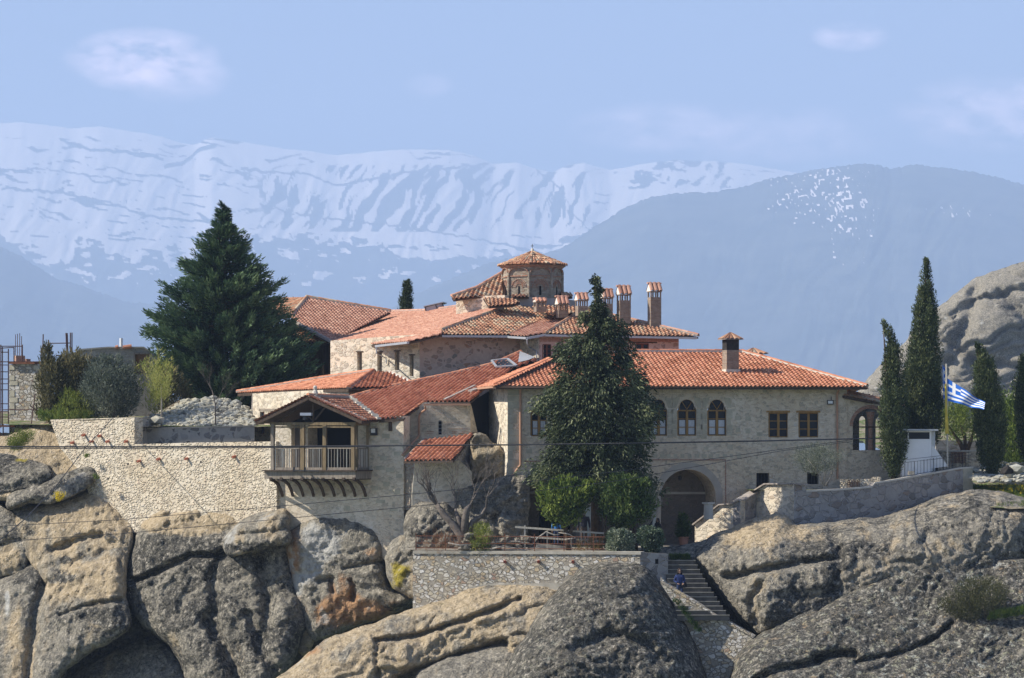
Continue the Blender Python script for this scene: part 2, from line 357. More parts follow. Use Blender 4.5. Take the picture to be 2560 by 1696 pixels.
def rock(pts, Y0, B=2.0, Rr=70, sy=.5, sx=0., noise=.5, base={}, blobs=(), cracks=(), step=4.0, seed=0, dip=.35, jag=7, ridged=.16, ref=None, smooth=2, fine=.10, skirt=5., into=None):
    """one bulging mass of rock: outline in photo pixels, own distance, roundness, slope and relief"""
    poly = smooth_poly(pts, smooth)
    # ragged outline
    P2 = []
    for i in range(len(poly)):
        a, b = np.array(poly[i]), np.array(poly[(i + 1) % len(poly)]); L = np.hypot(*(b - a)); m = max(1, int(L / 9))
        for j in range(m):
            q = a + (b - a) * j / m
            P2.append((q[0] + (float(fbm(q[0] / 26., q[1] / 26., 3, seed)) - .5) * jag * 2, q[1] + (float(fbm(q[0] / 26., q[1] / 26., 3, seed + 40)) - .5) * jag * 2))
    poly = P2
    xs = np.arange(min(p[0] for p in poly) - 3 * step, max(p[0] for p in poly) + 3 * step, step); ys = np.arange(min(p[1] for p in poly) - 3 * step, max(p[1] for p in poly) + 3 * step, step)
    GX, GY = np.meshgrid(xs, ys); ins = inside(poly, GX, GY); d, ex, ey = edge_near(poly, GX, GY)
    ring1 = (~ins) & (d < step * 1.5); ring2 = (~ins) & ~ring1 & (d < step * 3.0)
    ok = ins | ring1 | ring2
    px = np.where(ins, GX, ex); py = np.where(ins, GY, ey)
    de = np.where(ins, d, 0)
    if Y0 < 300 and Y0 > 156: B *= .72; Rr *= .62; fine *= 1.0
    cy = ref if ref is not None else sum(p[1] for p in poly) / len(poly); cx = sum(p[0] for p in poly) / len(poly)
    t = np.clip(de / Rr, 0, 1)
    Y = Y0 + np.clip(690 - px, 0, 800) * .007 * (Y0 < 300) - sy * (py - cy) / 46. - sx * (px - cx) / 46. - B * np.sqrt(np.clip(1 - (1 - t) ** 2, 0, 1))
    damp = np.clip(de / (Rr * .35), 0.12, 1)
    wx = px + (fbm(px / 90., py / 90., 3, seed + 2) - .5) * 90; wy = py + (fbm(px / 90., py / 90., 3, seed + 4) - .5) * 90
    n1 = fbm(wx / 120., wy / 95., 4, seed + 6) - .5
    st = fbm((wx + wy * .2) / 230., (wy + wx * dip) / 34., 4, seed + 8); n2 = 1 - np.abs(st * 2 - 1)      # strata ledges
    n3 = fbm(px / 14., py / 12., 4, seed + 12) - .5; n4 = fbm(px / 5.5, py / 5.5, 2, seed + 15) - .5
    cr_ = fbm((wx + wy * .25) / 26., (wy - wx * .2) / 150., 4, seed + 18); crease = np.clip(.16 - np.abs(cr_ - .5), 0, .16) / .16 * ss(fbm(px / 150., py / 150., 2, seed + 20), .5, .62)     # weathered upright creases
    pit = ss(fbm(px / 17., py / 13., 3, seed + 22), .66, .74)
    Y = Y + damp * ((.18 * crease) if Y0 < 300 else 0) - damp * (noise * 2.4 * n1 - ridged * 1.5 * (n2 ** 3) ) - np.clip(de / 10., .25, 1) * (fine * 1.25 * n3 + fine * 1.1 * n4)
    for (cp, wd, dep) in cracks:
        dd = np.full(px.shape, 1e9)
        for i in range(len(cp) - 1):
            x1, y1 = cp[i]; x2, y2 = cp[i + 1]; dx, dy = x2 - x1, y2 - y1; L = dx * dx + dy * dy
            tt = np.clip(((px - x1) * dx + (py - y1) * dy) / L, 0, 1); dd = np.minimum(dd, np.hypot(px - x1 - tt * dx + (n3 * 14), py - y1 - tt * dy + n1 * 16))
        Y = Y + dep * np.exp(-(dd / wd) ** 2)
    Y = np.where(ring2, Y + skirt, Y)
    V = np.stack([(px - 1280) * Y / F, Y, (HZ - py) * Y / F], -1)
    idx = -np.ones(GX.shape, int); idx[ok] = np.arange(ok.sum())
    q = np.stack([idx[:-1, :-1], idx[1:, :-1], idx[1:, 1:], idx[:-1, 1:]], -1).reshape(-1, 4); q = q[(q >= 0).all(1)]
    at = {k: np.full(px.shape, base.get(k, 0.0)) for k in ROCKA}
    for (k, bx, by, rx, ry, w) in blobs: at[k] = at[k] + w * np.exp(-(((px - bx) / rx) ** 2 + ((py - by) / ry) ** 2))
    # the weathered, upward faces of the beds carry the lichen; a property of the bed, laid along the strata
    at['drk'] = at['drk'] + .35 * (st - .5) * 2 * (1 if 'drk' in base else .6)
    Vs, Fs = V[ok], q + ROCKN[0]
    ROCKV.append(Vs); ROCKF.append(Fs); ROCKN[0] += len(Vs)
    for k in ROCKA: ROCKA[k].append(at[k][ok])
def flush_rock(name, kind='structure', label=None, cat=None):
    o = mesh(name, np.concatenate(ROCKV), np.concatenate(ROCKF), MAT_ROCK, smooth=True, attrs={k: np.concatenate(v) for k, v in ROCKA.items()})
    ROCKV.clear(); ROCKF.clear(); ROCKN[0] = 0
    for k in ROCKA: ROCKA[k] = []
    tag(o, label, cat, kind=kind); return o

# backing mass behind everything in the lower half
rock([(-80, 1240), (300, 1300), (700, 1290), (1000, 1240), (1040, 1440), (1700, 1520), (1900, 1600), (1900, 1820), (-80, 1820)], 166, 2, 80, .3, base={'drk': .3}, step=9, seed=1)
rock([(-80, 1080), (60, 1085), (240, 1180), (330, 1300), (340, 1560), (300, 1640), (-80, 1640)], 168.5, .5, 40, .2, base={'drk': .2, 'tan': .3}, step=8, seed=2)
# left cliff, top shelf under the scaffold and the wall foot
rock([(-60, 1095), (40, 1085), (110, 1052), (150, 1060), (215, 1100), (245, 1150), (262, 1215), (150, 1200), (60, 1250), (-60, 1250)], 166.2, 1.3, 60, 1.0, .05, base={'tan': .75, 'drk': .0}, blobs=[('drk', 30, 1180, 60, 40, .8)], seed=3)
rock([(-60, 1130), (30, 1132), (90, 1150), (138, 1172), (120, 1205), (70, 1222), (20, 1232), (-60, 1240)], 165.2, 1.5, 50, .9, .1, base={'drk': .62, 'tan': .1}, blobs=[('yel', 60, 1150, 40, 12, .35)], seed=4)
rock([(10, 1262), (20, 1232), (90, 1210), (160, 1180), (225, 1162), (240, 1175), (240, 1207), (190, 1235), (140, 1258), (60, 1262), (25, 1276)], 164.3, 1.2, 36, .7, .05, base={'drk': .40, 'tan': .2}, blobs=[('pale', 190, 1180, 60, 20, .35)], seed=5)
rock([(-60, 1235), (20, 1265), (60, 1310), (75, 1400), (60, 1440), (-60, 1440)], 164.0, 1.5, 50, .5, .3, base={'drk': .45, 'tan': .3}, blobs=[('tan', 20, 1400, 50, 40, .4)], seed=6)
rock([(16, 1275), (60, 1262), (130, 1262), (200, 1230), (245, 1214), (290, 1250), (330, 1306), (332, 1352), (318, 1440), (308, 1475), (130, 1490), (80, 1405), (36, 1370), (12, 1310)], 163.4, 1.7, 60, .85, .05, .35, base={'tan': .55, 'drk': .1},
     blobs=[('drk', 45, 1310, 40, 50, .5), ('drk', 120, 1330, 60, 30, .45), ('tan', 230, 1290, 90, 60, .4), ('drk', 160, 1400, 70, 22, .55), ('pale', 75, 1300, 12, 60, .45)], cracks=[([(130, 1380), (200, 1352), (250, 1345)], 9, .7)], seed=7)
rock([(-60, 1500), (10, 1440), (70, 1410), (130, 1400), (220, 1380), (312, 1360), (322, 1440), (312, 1500), (340, 1556), (300, 1600), (200, 1640), (90, 1770), (-60, 1800)], 160.4, 2.6, 85, .75, .3, .45, base={'tan': .35, 'drk': .22},
     blobs=[('tan', 230, 1450, 110, 40, .75), ('drk', 110, 1440, 60, 22, .6), ('drk', 270, 1545, 90, 45, .55), ('pale', 18, 1500, 12, 80, .6), ('tan', 40, 1620, 40, 90, .2)], cracks=[([(120, 1420), (90, 1520), (70, 1700)], 13, .9), ([(150, 1540), (240, 1512), (300, 1500)], 5, .6)], seed=8)
rock([(150, 1800), (160, 1700), (230, 1650), (290, 1625), (340, 1600), (400, 1592), (450, 1640), (500, 1760), (480, 1820)], 161.0, 2.0, 60, .9, .2, .45, base={'tan': .35, 'drk': .15}, blobs=[('pale', 390, 1650, 30, 60, .4)], seed=9)
# the big dark boulder under the long wall
rock([(310, 1470), (320, 1400), (345, 1330), (362, 1298), (385, 1272), (440, 1252), (520, 1246), (590, 1258), (640, 1262), (720, 1275), (735, 1330), (738, 1420), (760, 1500), (775, 1560), (740, 1640), (700, 1700), (600, 1800), (520, 1800), (470, 1700), (430, 1615), (375, 1585), (335, 1545), (316, 1500)], 160.9, 2.8, 95, .45, .2, .45, base={'drk': .50, 'tan': .12},
     blobs=[('tan', 470, 1292, 130, 42, 1.5), ('drk', 470, 1295, 120, 38, -.9), ('tan', 380, 1290, 40, 20, .6), ('drk', 500, 1370, 80, 30, .4), ('pale', 535, 1440, 14, 70, .45), ('tan', 420, 1640, 60, 60, .4), ('tan', 600, 1640, 60, 50, .3)],
     cracks=[([(372, 1300), (420, 1288), (450, 1270)], 5, .5), ([(330, 1455), (420, 1420), (480, 1395), (560, 1392)], 7, 1.1), ([(555, 1385), (530, 1440), (540, 1530)], 12, .8), ([(650, 1400), (668, 1500), (660, 1600)], 16, .8), ([(520, 1550), (570, 1640), (620, 1760)], 18, 1.2), ([(620, 1540), (660, 1640), (700, 1700)], 14, .8)], seed=10, fine=.14)
rock([(558, 1384), (560, 1345), (590, 1310), (640, 1285), (690, 1272), (722, 1270), (732, 1330), (728, 1362), (690, 1366), (630, 1384), (575, 1396)], 159.2, 1.7, 48, .8, .2, .35, base={'pale': .35, 'tan': .35, 'drk': .05}, blobs=[('drk', 650, 1368, 90, 20, .7), ('drk', 575, 1385, 20, 20, .5)], cracks=[([(600, 1340), (700, 1325)], 6, .35)], seed=12)
# the hanging slab under the balcony house
rock([(708, 1330), (740, 1310), (760, 1296), (830, 1285), (900, 1290), (950, 1320), (968, 1370), (962, 1412), (972, 1462), (1000, 1480), (1035, 1478), (1034, 1512), (960, 1545), (880, 1568), (800, 1608), (770, 1590), (745, 1520), (722, 1440), (712, 1380)], 159.0, 2.2, 60, .2, .3, .35, base={'ora': .25, 'pale': .28, 'tan': .3, 'drk': -.05},
     blobs=[('pale', 790, 1400, 60, 90, .45), ('ora', 735, 1400, 22, 80, .5), ('ora', 880, 1525, 90, 35, .75), ('drk', 900, 1395, 45, 30, .55), ('drk', 990, 1520, 60, 18, .6), ('ora', 930, 1380, 30, 30, .3), ('yel', 960, 1450, 28, 40, .4), ('ora', 850, 1470, 40, 50, .35), ('drk', 820, 1460, 25, 18, .5)],
     cracks=[([(800, 1452), (830, 1450), (832, 1480)], 8, .7), ([(880, 1455), (884, 1500)], 6, .7), ([(860, 1425), (940, 1408), (965, 1408)], 4, .5)], seed=14, fine=.13)
rock([(738, 1608), (750, 1560), (766, 1540), (784, 1575), (792, 1600), (770, 1640), (745, 1640)], 159.4, .9, 30, .2, .3, base={'tan': .6, 'ora': .2}, seed=15)
rock([(1008, 1310), (1014, 1275), (1046, 1254), (1092, 1258), (1125, 1280), (1170, 1330), (1180, 1400), (1010, 1400), (1005, 1350)], 155.0, 1.6, 45, .7, .1, .4, base={'drk': .42, 'tan': .25}, seed=16, fine=.2)
rock([(962, 1440), (965, 1372), (985, 1345), (1030, 1332), (1060, 1340), (1060, 1500), (1030, 1500), (985, 1478)], 154.6, 1.4, 34, .5, .4, .3, base={'tan': .35, 'drk': .12}, blobs=[('yel', 1000, 1430, 40, 50, .6), ('yel', 975, 1480, 30, 25, .4), ('drk', 1030, 1360, 30, 30, .3)], seed=17, fine=.15)
# rock face under and beside the guesthouse corner
rock([(1172, 1300), (1176, 1150), (1180, 1092), (1196, 1078), (1222, 1088), (1238, 1108), (1262, 1120), (1258, 1150), (1268, 1180), (1276, 1230), (1250, 1300)], 157.8, .5, 10, .12, .1, .5, base={'tan': .5, 'pale': .25, 'drk': .0}, blobs=[('drk', 1215, 1200, 40, 10, .4)], cracks=[([(1180, 1205), (1230, 1195), (1270, 1180)], 5, .6), ([(1180, 1222), (1270, 1216)], 5, .4)], seed=18, fine=.2, smooth=1, jag=12)
rock([(1085, 1385), (1088, 1300), (1092, 1222), (1140, 1212), (1220, 1205), (1262, 1190), (1310, 1185), (1330, 1215), (1322, 1300), (1312, 1385)], 156.6, 1.4, 40, .25, .2, .5, base={'drk': .35, 'tan': .15}, blobs=[('tan', 1140, 1220, 50, 10, .7), ('pale', 1300, 1300, 15, 70, .4), ('pale', 1260, 1212, 50, 12, .3)], cracks=[([(1120, 1245), (1150, 1300)], 12, .9), ([(1240, 1300), (1250, 1370)], 8, .5)], seed=19, fine=.2)
# long pale slope sweeping up to the terrace wall
rock([(600, 1780), (680, 1700), (760, 1640), (840, 1585), (930, 1560), (1000, 1532), (1080, 1510), (1160, 1478), (1240, 1448), (1330, 1448), (1440, 1440), (1440, 1800), (600, 1800)], 148.2, 2.4, 90, .8, .1, .5, base={'tan': .58, 'drk': -.02}, blobs=[('ora', 780, 1630, 60, 22, .45), ('ora', 870, 1600, 90, 16, .35), ('pale', 760, 1660, 60, 20, .35), ('drk', 1110, 1620, 120, 60, .25), ('tan', 1180, 1510, 120, 24, .4)],
     cracks=[([(940, 1604), (1000, 1600), (1100, 1570), (1200, 1540), (1300, 1500)], 6, .9), ([(945, 1610), (940, 1660), (950, 1720)], 5, .5), ([(1000, 1700), (1080, 1665), (1160, 1638), (1260, 1612)], 12, 1.6)], seed=20, dip=.42, ridged=.3, fine=.09)
rock([(1030, 1690), (1080, 1655), (1160, 1632), (1240, 1610), (1330, 1600), (1400, 1700), (1380, 1800), (1000, 1800)], 145.6, 1.8, 60, 1.1, .1, .4, base={'tan': .3, 'drk': .1, 'pale': .2}, seed=21)
flush_rock('cliff')
# dark dome in front of the stair
rock([(1235, 1800), (1250, 1690), (1320, 1575), (1380, 1485), (1425, 1443), (1460, 1412), (1504, 1398), (1560, 1396), (1630, 1408), (1655, 1452), (1690, 1510), (1728, 1576), (1752, 1640), (1790, 1800)], 146.0, 4.8, 150, .75, -.1, .5, base={'drk': .92, 'spk': .4}, blobs=[('drk', 1360, 1540, 50, 60, -.45), ('drk', 1500, 1400, 70, 14, -.6), ('pale', 1610, 1415, 40, 12, .5), ('drk', 1560, 1590, 120, 30, -.2)], cracks=[([(1440, 1620), (1520, 1580), (1600, 1600), (1660, 1650)], 14, .6)], seed=22, fine=.22)
# round tan dome right of the stair
rock([(1700, 1398), (1722, 1379), (1774, 1343), (1850, 1306), (1957, 1276), (1975, 1300), (1990, 1312), (2109, 1303), (2217, 1290), (2336, 1246), (2433, 1220), (2600, 1240), (2600, 1420), (2260, 1500), (2060, 1560), (1905, 1600), (1872, 1572), (1838, 1545), (1800, 1490), (1760, 1440), (1725, 1410)], 151.5, 4.0, 120, .85, .1, .5, base={'tan': .34, 'drk': .34}, blobs=[('tan', 1900, 1320, 110, 40, .6), ('drk', 1900, 1320, 100, 40, -.4), ('drk', 2000, 1370, 100, 40, .3), ('drk', 2080, 1440, 22, 60, .6), ('drk', 2150, 1380, 80, 24, .45), ('pale', 2400, 1270, 70, 40, .5), ('drk', 1990, 1500, 40, 30, .5), ('drk', 2460, 1260, 60, 30, .2), ('pale', 1880, 1500, 40, 60, .25)],
     cracks=[([(1820, 1440), (1900, 1430), (2000, 1410), (2080, 1400)], 9, .9), ([(1890, 1560), (1880, 1500), (1900, 1470)], 14, .8), ([(2080, 1330), (2100, 1400), (2080, 1470)], 12, .6)], seed=23, fine=.18)
rock([(1700, 1392), (1735, 1392), (1770, 1412), (1830, 1480), (1880, 1560), (1930, 1640), (1800, 1720), (1760, 1560), (1690, 1420)], 152.0, .6, 30, .9, 0, .3, base={'drk': .5}, seed=27)
rock([(1590, 1378), (1640, 1368), (1700, 1362), (1760, 1352), (1800, 1345), (1800, 1400), (1730, 1412), (1660, 1412), (1590, 1400)], 151.8, .8, 16, 1.6, 0, .2, base={'drk': .35, 'tan': .2}, seed=28)
flush_rock('rock_outcrop')
# speckled slope in the right foreground
rock([(1800, 1800), (1825, 1700), (1843, 1625), (1909, 1582), (2043, 1494), (2130, 1440), (2211, 1388), (2300, 1352), (2442, 1321), (2600, 1296), (2640, 1296), (2640, 1500), (2640, 1800)], 146.2, 3.2, 90, 1.05, .0, .35, base={'drk': .85, 'spk': 1.0, 'tan': .1}, blobs=[('pale', 2520, 1320, 90, 14, .5), ('spk', 2250, 1400, 200, 20, -.6), ('pale', 2150, 1560, 120, 40, .25)],
     cracks=[([(2043, 1520), (2165, 1440), (2294, 1392), (2430, 1378), (2600, 1396)], 9, 1.3), ([(1890, 1700), (1960, 1672), (2050, 1655)], 9, 1.0), ([(2140, 1657), (2260, 1628), (2345, 1590), (2380, 1560)], 6, .9), ([(2045, 1648), (2085, 1638), (2132, 1638)], 11, 1.3)], seed=24, dip=.5, ridged=.15, fine=.12)
rock([(1900, 1800), (2030, 1700), (2060, 1672), (2140, 1662), (2260, 1634), (2360, 1580), (2440, 1545), (2640, 1500), (2640, 1800)], 142.6, 2.0, 70, 1.1, .0, .3, base={'drk': .7, 'spk': 1.1}, blobs=[('yel', 2390, 1582, 30, 10, .8), ('ora', 2240, 1665, 30, 14, .5), ('yel', 2530, 1600, 30, 10, .6), ('ora', 2050, 1680, 40, 14, .5), ('tan', 2030, 1690, 30, 30, .5)], seed=25, dip=.5, ridged=.1, fine=.11)
flush_rock('rock_slope')
# the grey rock tower far behind on the right
rock([(2120, 1080), (2150, 962), (2200, 910), (2260, 860), (2300, 812), (2330, 780), (2400, 725), (2450, 690), (2520, 668), (2700, 610), (3000, 560), (3300, 620), (3500, 1120), (2120, 1120)], 640, 14, 160, .9, .3, 1.0, base={'drk': .12, 'pale': .30}, blobs=[('drk', 2530, 760, 40, 30, .5), ('drk', 2390, 830, 30, 30, .5)], seed=26, ridged=2.6, fine=.5, cracks=[([(2440, 700), (2420, 800), (2390, 860), (2350, 960)], 14, 3), ([(2500, 730), (2560, 800)], 11, 2), ([(2340, 840), (2440, 900), (2560, 920)], 10, 3), ([(2430, 900), (2470, 1000)], 12, 3), ([(2280, 880), (2330, 960)], 9, 2)], skirt=60, step=5, jag=8)
flush_rock('rock_hill')
# ------------------------------------------------------------------ masonry, tile, wood materials
def masonry(name, mortar, stones, scale=3.0, flat=1.5, edge=(.03, .10), bd=.04, dirt=.25, rnd=1., bands=None, contrast=.5):
    """stones: ramp stops over a per-stone random value"""
    m = Mt(name); w = m.N.new('ShaderNodeVectorMath'); w.operation = 'ADD'
    wn_ = m.noise(2.5, 3, .5, out='Color'); sc_ = m.N.new('ShaderNodeVectorMath'); sc_.operation = 'SCALE'; m.L.new(wn_, sc_.inputs[0]); sc_.inputs['Scale'].default_value = .3
    m.L.new(m.pos((1, 1, flat)), w.inputs[0]); m.L.new(sc_.outputs[0], w.inputs[1])
    vc = m.vor(scale, out='Color', vec=w.outputs[0], rand=rnd); ve = m.vor(scale, feat='DISTANCE_TO_EDGE', vec=w.outputs[0], rand=rnd)
    sp = m.N.new('ShaderNodeSeparateColor'); m.L.new(vc, sp.inputs[0])
    st = m.ramp(sp.outputs[0], stones, 'LINEAR'); fine = m.noise(14, 6, .7)
    st = m.mix(.35, st, m.ramp(fine, [(.3, (.25, .25, .25)), (.7, (.8, .8, .8))]), 'OVERLAY')
    gate = m.step(sp.outputs[1], contrast - .05, contrast + .05)            # some stones are smeared over with mortar
    msk = m.math('MULTIPLY', m.step(ve, *edge), gate)
    mo = m.mix(.3, mortar, m.ramp(m.noise(6, 6, .7), [(.3, (.3, .3, .3)), (.7, (.72, .72, .72))]), 'OVERLAY')
    c = m.mix(msk, mo, st)
    big = m.noise(.35, 5, .6); c = m.mix(dirt, c, m.ramp(big, [(.35, (.32, .31, .30)), (.65, (.68, .68, .68))]), 'OVERLAY')
    if bands: c = bands(m, c)
    h = m.math('ADD', m.math('MULTIPLY', msk, 1.0), m.math('MULTIPLY', fine, .5))
    return m.done(c, m.bump(h, bd, .9), .95)
M = {}
M['wall'] = masonry('grey tan rubble masonry', (.68, .60, .48), [(.0, (.62, .55, .44)), (.45, (.70, .61, .48)), (.70, (.62, .52, .40)), (.80, (.47, .43, .345)), (1., (.52, .45, .35))], 5.2, 1.5, (.03, .10), .03, .35, contrast=.25)
M['dressed'] = plain('dressed sandstone', (.45, .42, .33), .22, 2.2, .9, bumpd=.01)
M['pale'] = masonry('cream rubble masonry', (.68, .60, .47), [(.0, (.57, .49, .37)), (.35, (.65, .56, .43)), (.6, (.71, .64, .52)), (.8, (.54, .47, .38)), (1., (.62, .50, .39))], 5.6, 1.5, (.0, .32), .12, .35, contrast=.25)
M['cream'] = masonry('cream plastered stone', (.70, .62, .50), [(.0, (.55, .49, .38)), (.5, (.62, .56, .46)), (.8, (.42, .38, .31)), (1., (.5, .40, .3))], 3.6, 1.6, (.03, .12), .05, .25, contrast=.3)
M['pink'] = masonry('pink plastered stone', (.54, .415, .35), [(.0, (.46, .37, .31)), (.5, (.36, .26, .21)), (.8, (.26, .235, .21)), (1., (.42, .24, .15))], 2.9, 1.4, (.08, .16), .03, .25, contrast=.52)
M['dry'] = masonry('pale dry stone wall', (.34, .31, .26), [(.0, (.62, .60, .55)), (.3, (.50, .45, .35)), (.55, (.72, .70, .66)), (.75, (.42, .39, .33)), (.9, (.55, .45, .30)), (1., (.36, .25, .2))], 3.9, 1.5, (.02, .12), .14, .25, contrast=.15)
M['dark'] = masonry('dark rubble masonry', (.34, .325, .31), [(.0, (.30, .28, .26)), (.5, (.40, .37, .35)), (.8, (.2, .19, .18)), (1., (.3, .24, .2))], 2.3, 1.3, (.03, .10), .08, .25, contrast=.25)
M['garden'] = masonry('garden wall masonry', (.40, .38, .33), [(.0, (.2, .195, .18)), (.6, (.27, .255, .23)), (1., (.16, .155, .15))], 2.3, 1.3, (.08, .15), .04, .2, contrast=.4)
M['old'] = masonry('old byzantine masonry', (.34, .30, .25), [(.0, (.30, .26, .21)), (.5, (.40, .35, .28)), (.8, (.24, .20, .17)), (1., (.34, .20, .14))], 4.5, 2.6, (.03, .1), .04, .35, contrast=.2)
M['steprise'] = plain('shade-dark step riser', (.12, .11, .095), .3, 3, .95)  # dark colour carries the shadow on the risers
M['concrete'] = plain('old concrete', (.40, .375, .32), .28, 1.2, .9, bumpd=.01)
M['nosing'] = plain('lit-tone step edge', (.36, .34, .29), .2, 3, .9)  # lighter colour stands in for light caught on the step edges
M['coping'] = plain('stone coping', (.55, .52, .46), .15, 1.5, .9, bumpd=.01)
def brick(name, a, b, mortar, s=1.0):
    m = Mt(name); g = m.pos(); sp = m.N.new('ShaderNodeSeparateXYZ'); m.L.new(g, sp.inputs[0]); cb = m.N.new('ShaderNodeCombineXYZ')
    m.L.new(m.math('ADD', sp.outputs[0], sp.outputs[1]), cb.inputs[0]); m.L.new(sp.outputs[2], cb.inputs[1])
    n = m.N.new('ShaderNodeTexBrick'); m.L.new(cb.outputs[0], n.inputs[0]); n.inputs['Scale'].default_value = 1.0; n.inputs['Brick Width'].default_value = .28 * s; n.inputs['Row Height'].default_value = .075 * s; n.inputs['Mortar Size'].default_value = .014 * s
    n.inputs['Color1'].default_value = (*a, 1); n.inputs['Color2'].default_value = (*b, 1); n.inputs['Mortar'].default_value = (*mortar, 1)
    c = m.mix(.4, n.outputs[0], m.ramp(m.noise(5, 5), [(.3, (.25, .25, .25)), (.7, (.75, .75, .75))]), 'OVERLAY')
    return m.done(c, m.bump(n.outputs['Fac'], .015, .8), .95)
M['brick'] = brick('thin brown brick', (.27, .17, .12), (.36, .26, .19), (.30, .27, .23))
M['redbrick'] = brick('red brick band', (.40, .17, .10), (.34, .16, .11), (.42, .36, .3))
def tiles(name, stops, var):
    m = Mt(name); t = m.attr('tint'); c = m.ramp(t, stops)
    c = m.mix(var, c, m.ramp(m.noise(1.3, 6, .7), [(.35, (.3, .3, .3)), (.65, (.72, .72, .72))]), 'OVERLAY')
    c = m.mix(m.math('MULTIPLY', m.step(m.noise(7, 6, .75), .60, .70), var), c, (.24, .22, .18))
    return m.done(c, m.bump(m.noise(20, 3), .01, .5), .8)
M['tile_new'] = tiles('new terracotta tile', [(0, (.36, .14, .075)), (.5, (.53, .225, .135)), (1, (.62, .31, .19))], .32)
M['tile_old'] = tiles('weathered clay tile', [(0, (.20, .12, .085)), (.2, (.40, .20, .12)), (.5, (.52, .27, .165)), (.75, (.56, .36, .23)), (.9, (.48, .38, .26)), (1, (.30, .26, .21))], .5)
M['tile_mid'] = tiles('rosy clay tile', [(0, (.40, .20, .14)), (.5, (.52, .28, .20)), (1, (.60, .36, .26))], .3)
M['mortar'] = plain('pale mortar', (.62, .58, .50), .15, 5, .95)
M['greymortar'] = plain('grey ridge mortar', (.33, .29, .26), .3, 5, .95)
def woodm(name, a, b):
    m = Mt(name); n = m.noise(3, 6, .6, sc3=(3, 3, .5)); return m.done(m.ramp(n, [(.3, a), (.7, b)]), m.bump(n, .01), .75)
M['ochre'] = woodm('varnished ochre wood', (.25, .14, .045), (.38, .23, .085))
M['grey_wood'] = woodm('weathered grey wood', (.17, .145, .12), (.36, .31, .25))
M['dark_wood'] = woodm('dark timber', (.05, .035, .026), (.11, .08, .06))
M['yellow_wood'] = woodm('sun bleached yellow wood', (.14, .105, .06), (.27, .205, .12))
M['red_wood'] = woodm('red brown wood', (.13, .05, .035), (.2, .08, .055))
M['pale_wood'] = woodm('silvery rail wood', (.40, .38, .33), (.58, .54, .46))
gm = Mt('dark window glass'); gm.b.inputs['Specular IOR Level'].default_value = .12; M['glass'] = gm.done((.02, .026, .036), None, .2)
M['skyglass'] = plain('lit-tone skylight glass', (.42, .45, .52), .1, 2, .3)  # pale grey-blue stands in for light on the glass
M['void'] = plain('unlit opening', (.012, .012, .014), .1, 1, 1)  # near-black colour stands in for shade in openings and recesses
M['curtain'] = plain('white lace curtain', (.55, .58, .62), .12, 14)
M['copper'] = plain('brown painted gutter', (.46, .27, .18), .08, 2, .45)
M['zinc'] = plain('zinc gutter', (.42, .44, .47), .08, 2, .4, metal=.3)
M['steel'] = plain('dark iron', (.05, .05, .055), .2, 3, .6)
M['rust'] = plain('rusty iron', (.20, .085, .05), .3, 5, .85)
M['rustdark'] = plain('dark rusty tube', (.11, .06, .055), .3, 5, .8)
M['white'] = plain('white paint', (.80, .82, .84), .04, 2, .6)
M['plaster'] = plain('white plaster', (.74, .71, .65), .06, 2, .9)
M['soot'] = plain('sooty brick', (.035, .032, .03), .4, 6, .95, bumpd=.02)
M['soil'] = plain('dry garden soil', (.20, .165, .115), .35, 2.5, 1, bumpd=.05)
M['paving'] = plain('stone paving', (.34, .31, .26), .2, 1.6, .95, bumpd=.02)
M['terracotta'] = plain('terracotta', (.48, .22, .14), .1, 3, .8)
M['clay_pipe'] = plain('clay pipe', (.50, .19, .12), .12, 3, .8)
M['bark'] = plain('grey bark', (.15, .13, .115), .4, 6, .95, bumpd=.03)
M['palebark'] = plain('pale bark', (.34, .315, .28), .3, 8, .95, bumpd=.02)
M['brownbark'] = plain('brown bark', (.09, .065, .045), .4, 6, .95, bumpd=.03)

# ------------------------------------------------------------------ architecture helpers
def wall(name, pl, outline, mat, parent=None, holes=(), depth=.5, reveal=.25, loc=None):
    """a masonry wall in a vertical plane, outline and openings in photo pixels; openings have reveals. holes: (points, reveal)"""
    loops = [[Vector((x, y, 0)) for x, y in outline]]; hs = []
    for h in holes:
        pts, rv = (h if isinstance(h, tuple) and isinstance(h[1], (int, float)) else (h, reveal)); hs.append((pts, rv)); loops.append([Vector((x, y, 0)) for x, y in pts])
    tri = geometry.tessellate_polygon(loops); flat = [p for l in loops for p in l]
    V = [tuple(pl.at(p.x, p.y)) for p in flat]; Fc = []
    for t in tri:
        a, b, c = (Vector(V[i]) for i in t)
        Fc.append(tuple(t) if (b - a).cross(c - a).dot(pl.n) > 0 else tuple(t)[::-1])
    k = 0
    for li, l in enumerate(loops):
        n = len(l); dd = depth if li == 0 else hs[li - 1][1]; b0 = len(V)
        V += [tuple(Vector(V[k + i]) - pl.n * dd) for i in range(n)]
        Fc += [(k + i, k + (i + 1) % n, b0 + (i + 1) % n, b0 + i) for i in range(n)]; k += n
        if li == 0: pass
    # original loop indices run first; recompute k for the holes was cumulative over 'flat'
    return mesh(name, V, Fc, mat, parent, loc=loc)
def rect(x0, y0, x1, y1): return [(x0, y0), (x1, y0), (x1, y1), (x0, y1)]
def arch(cx, top, w, bot, n=16):
    r = w / 2.; pts = [(cx - r, bot)]
    for i in range(n + 1):
        a = math.pi - math.pi * i / n; pts.append((cx + r * math.cos(a), top + r - r * math.sin(a)))
    return pts + [(cx + r, bot)]
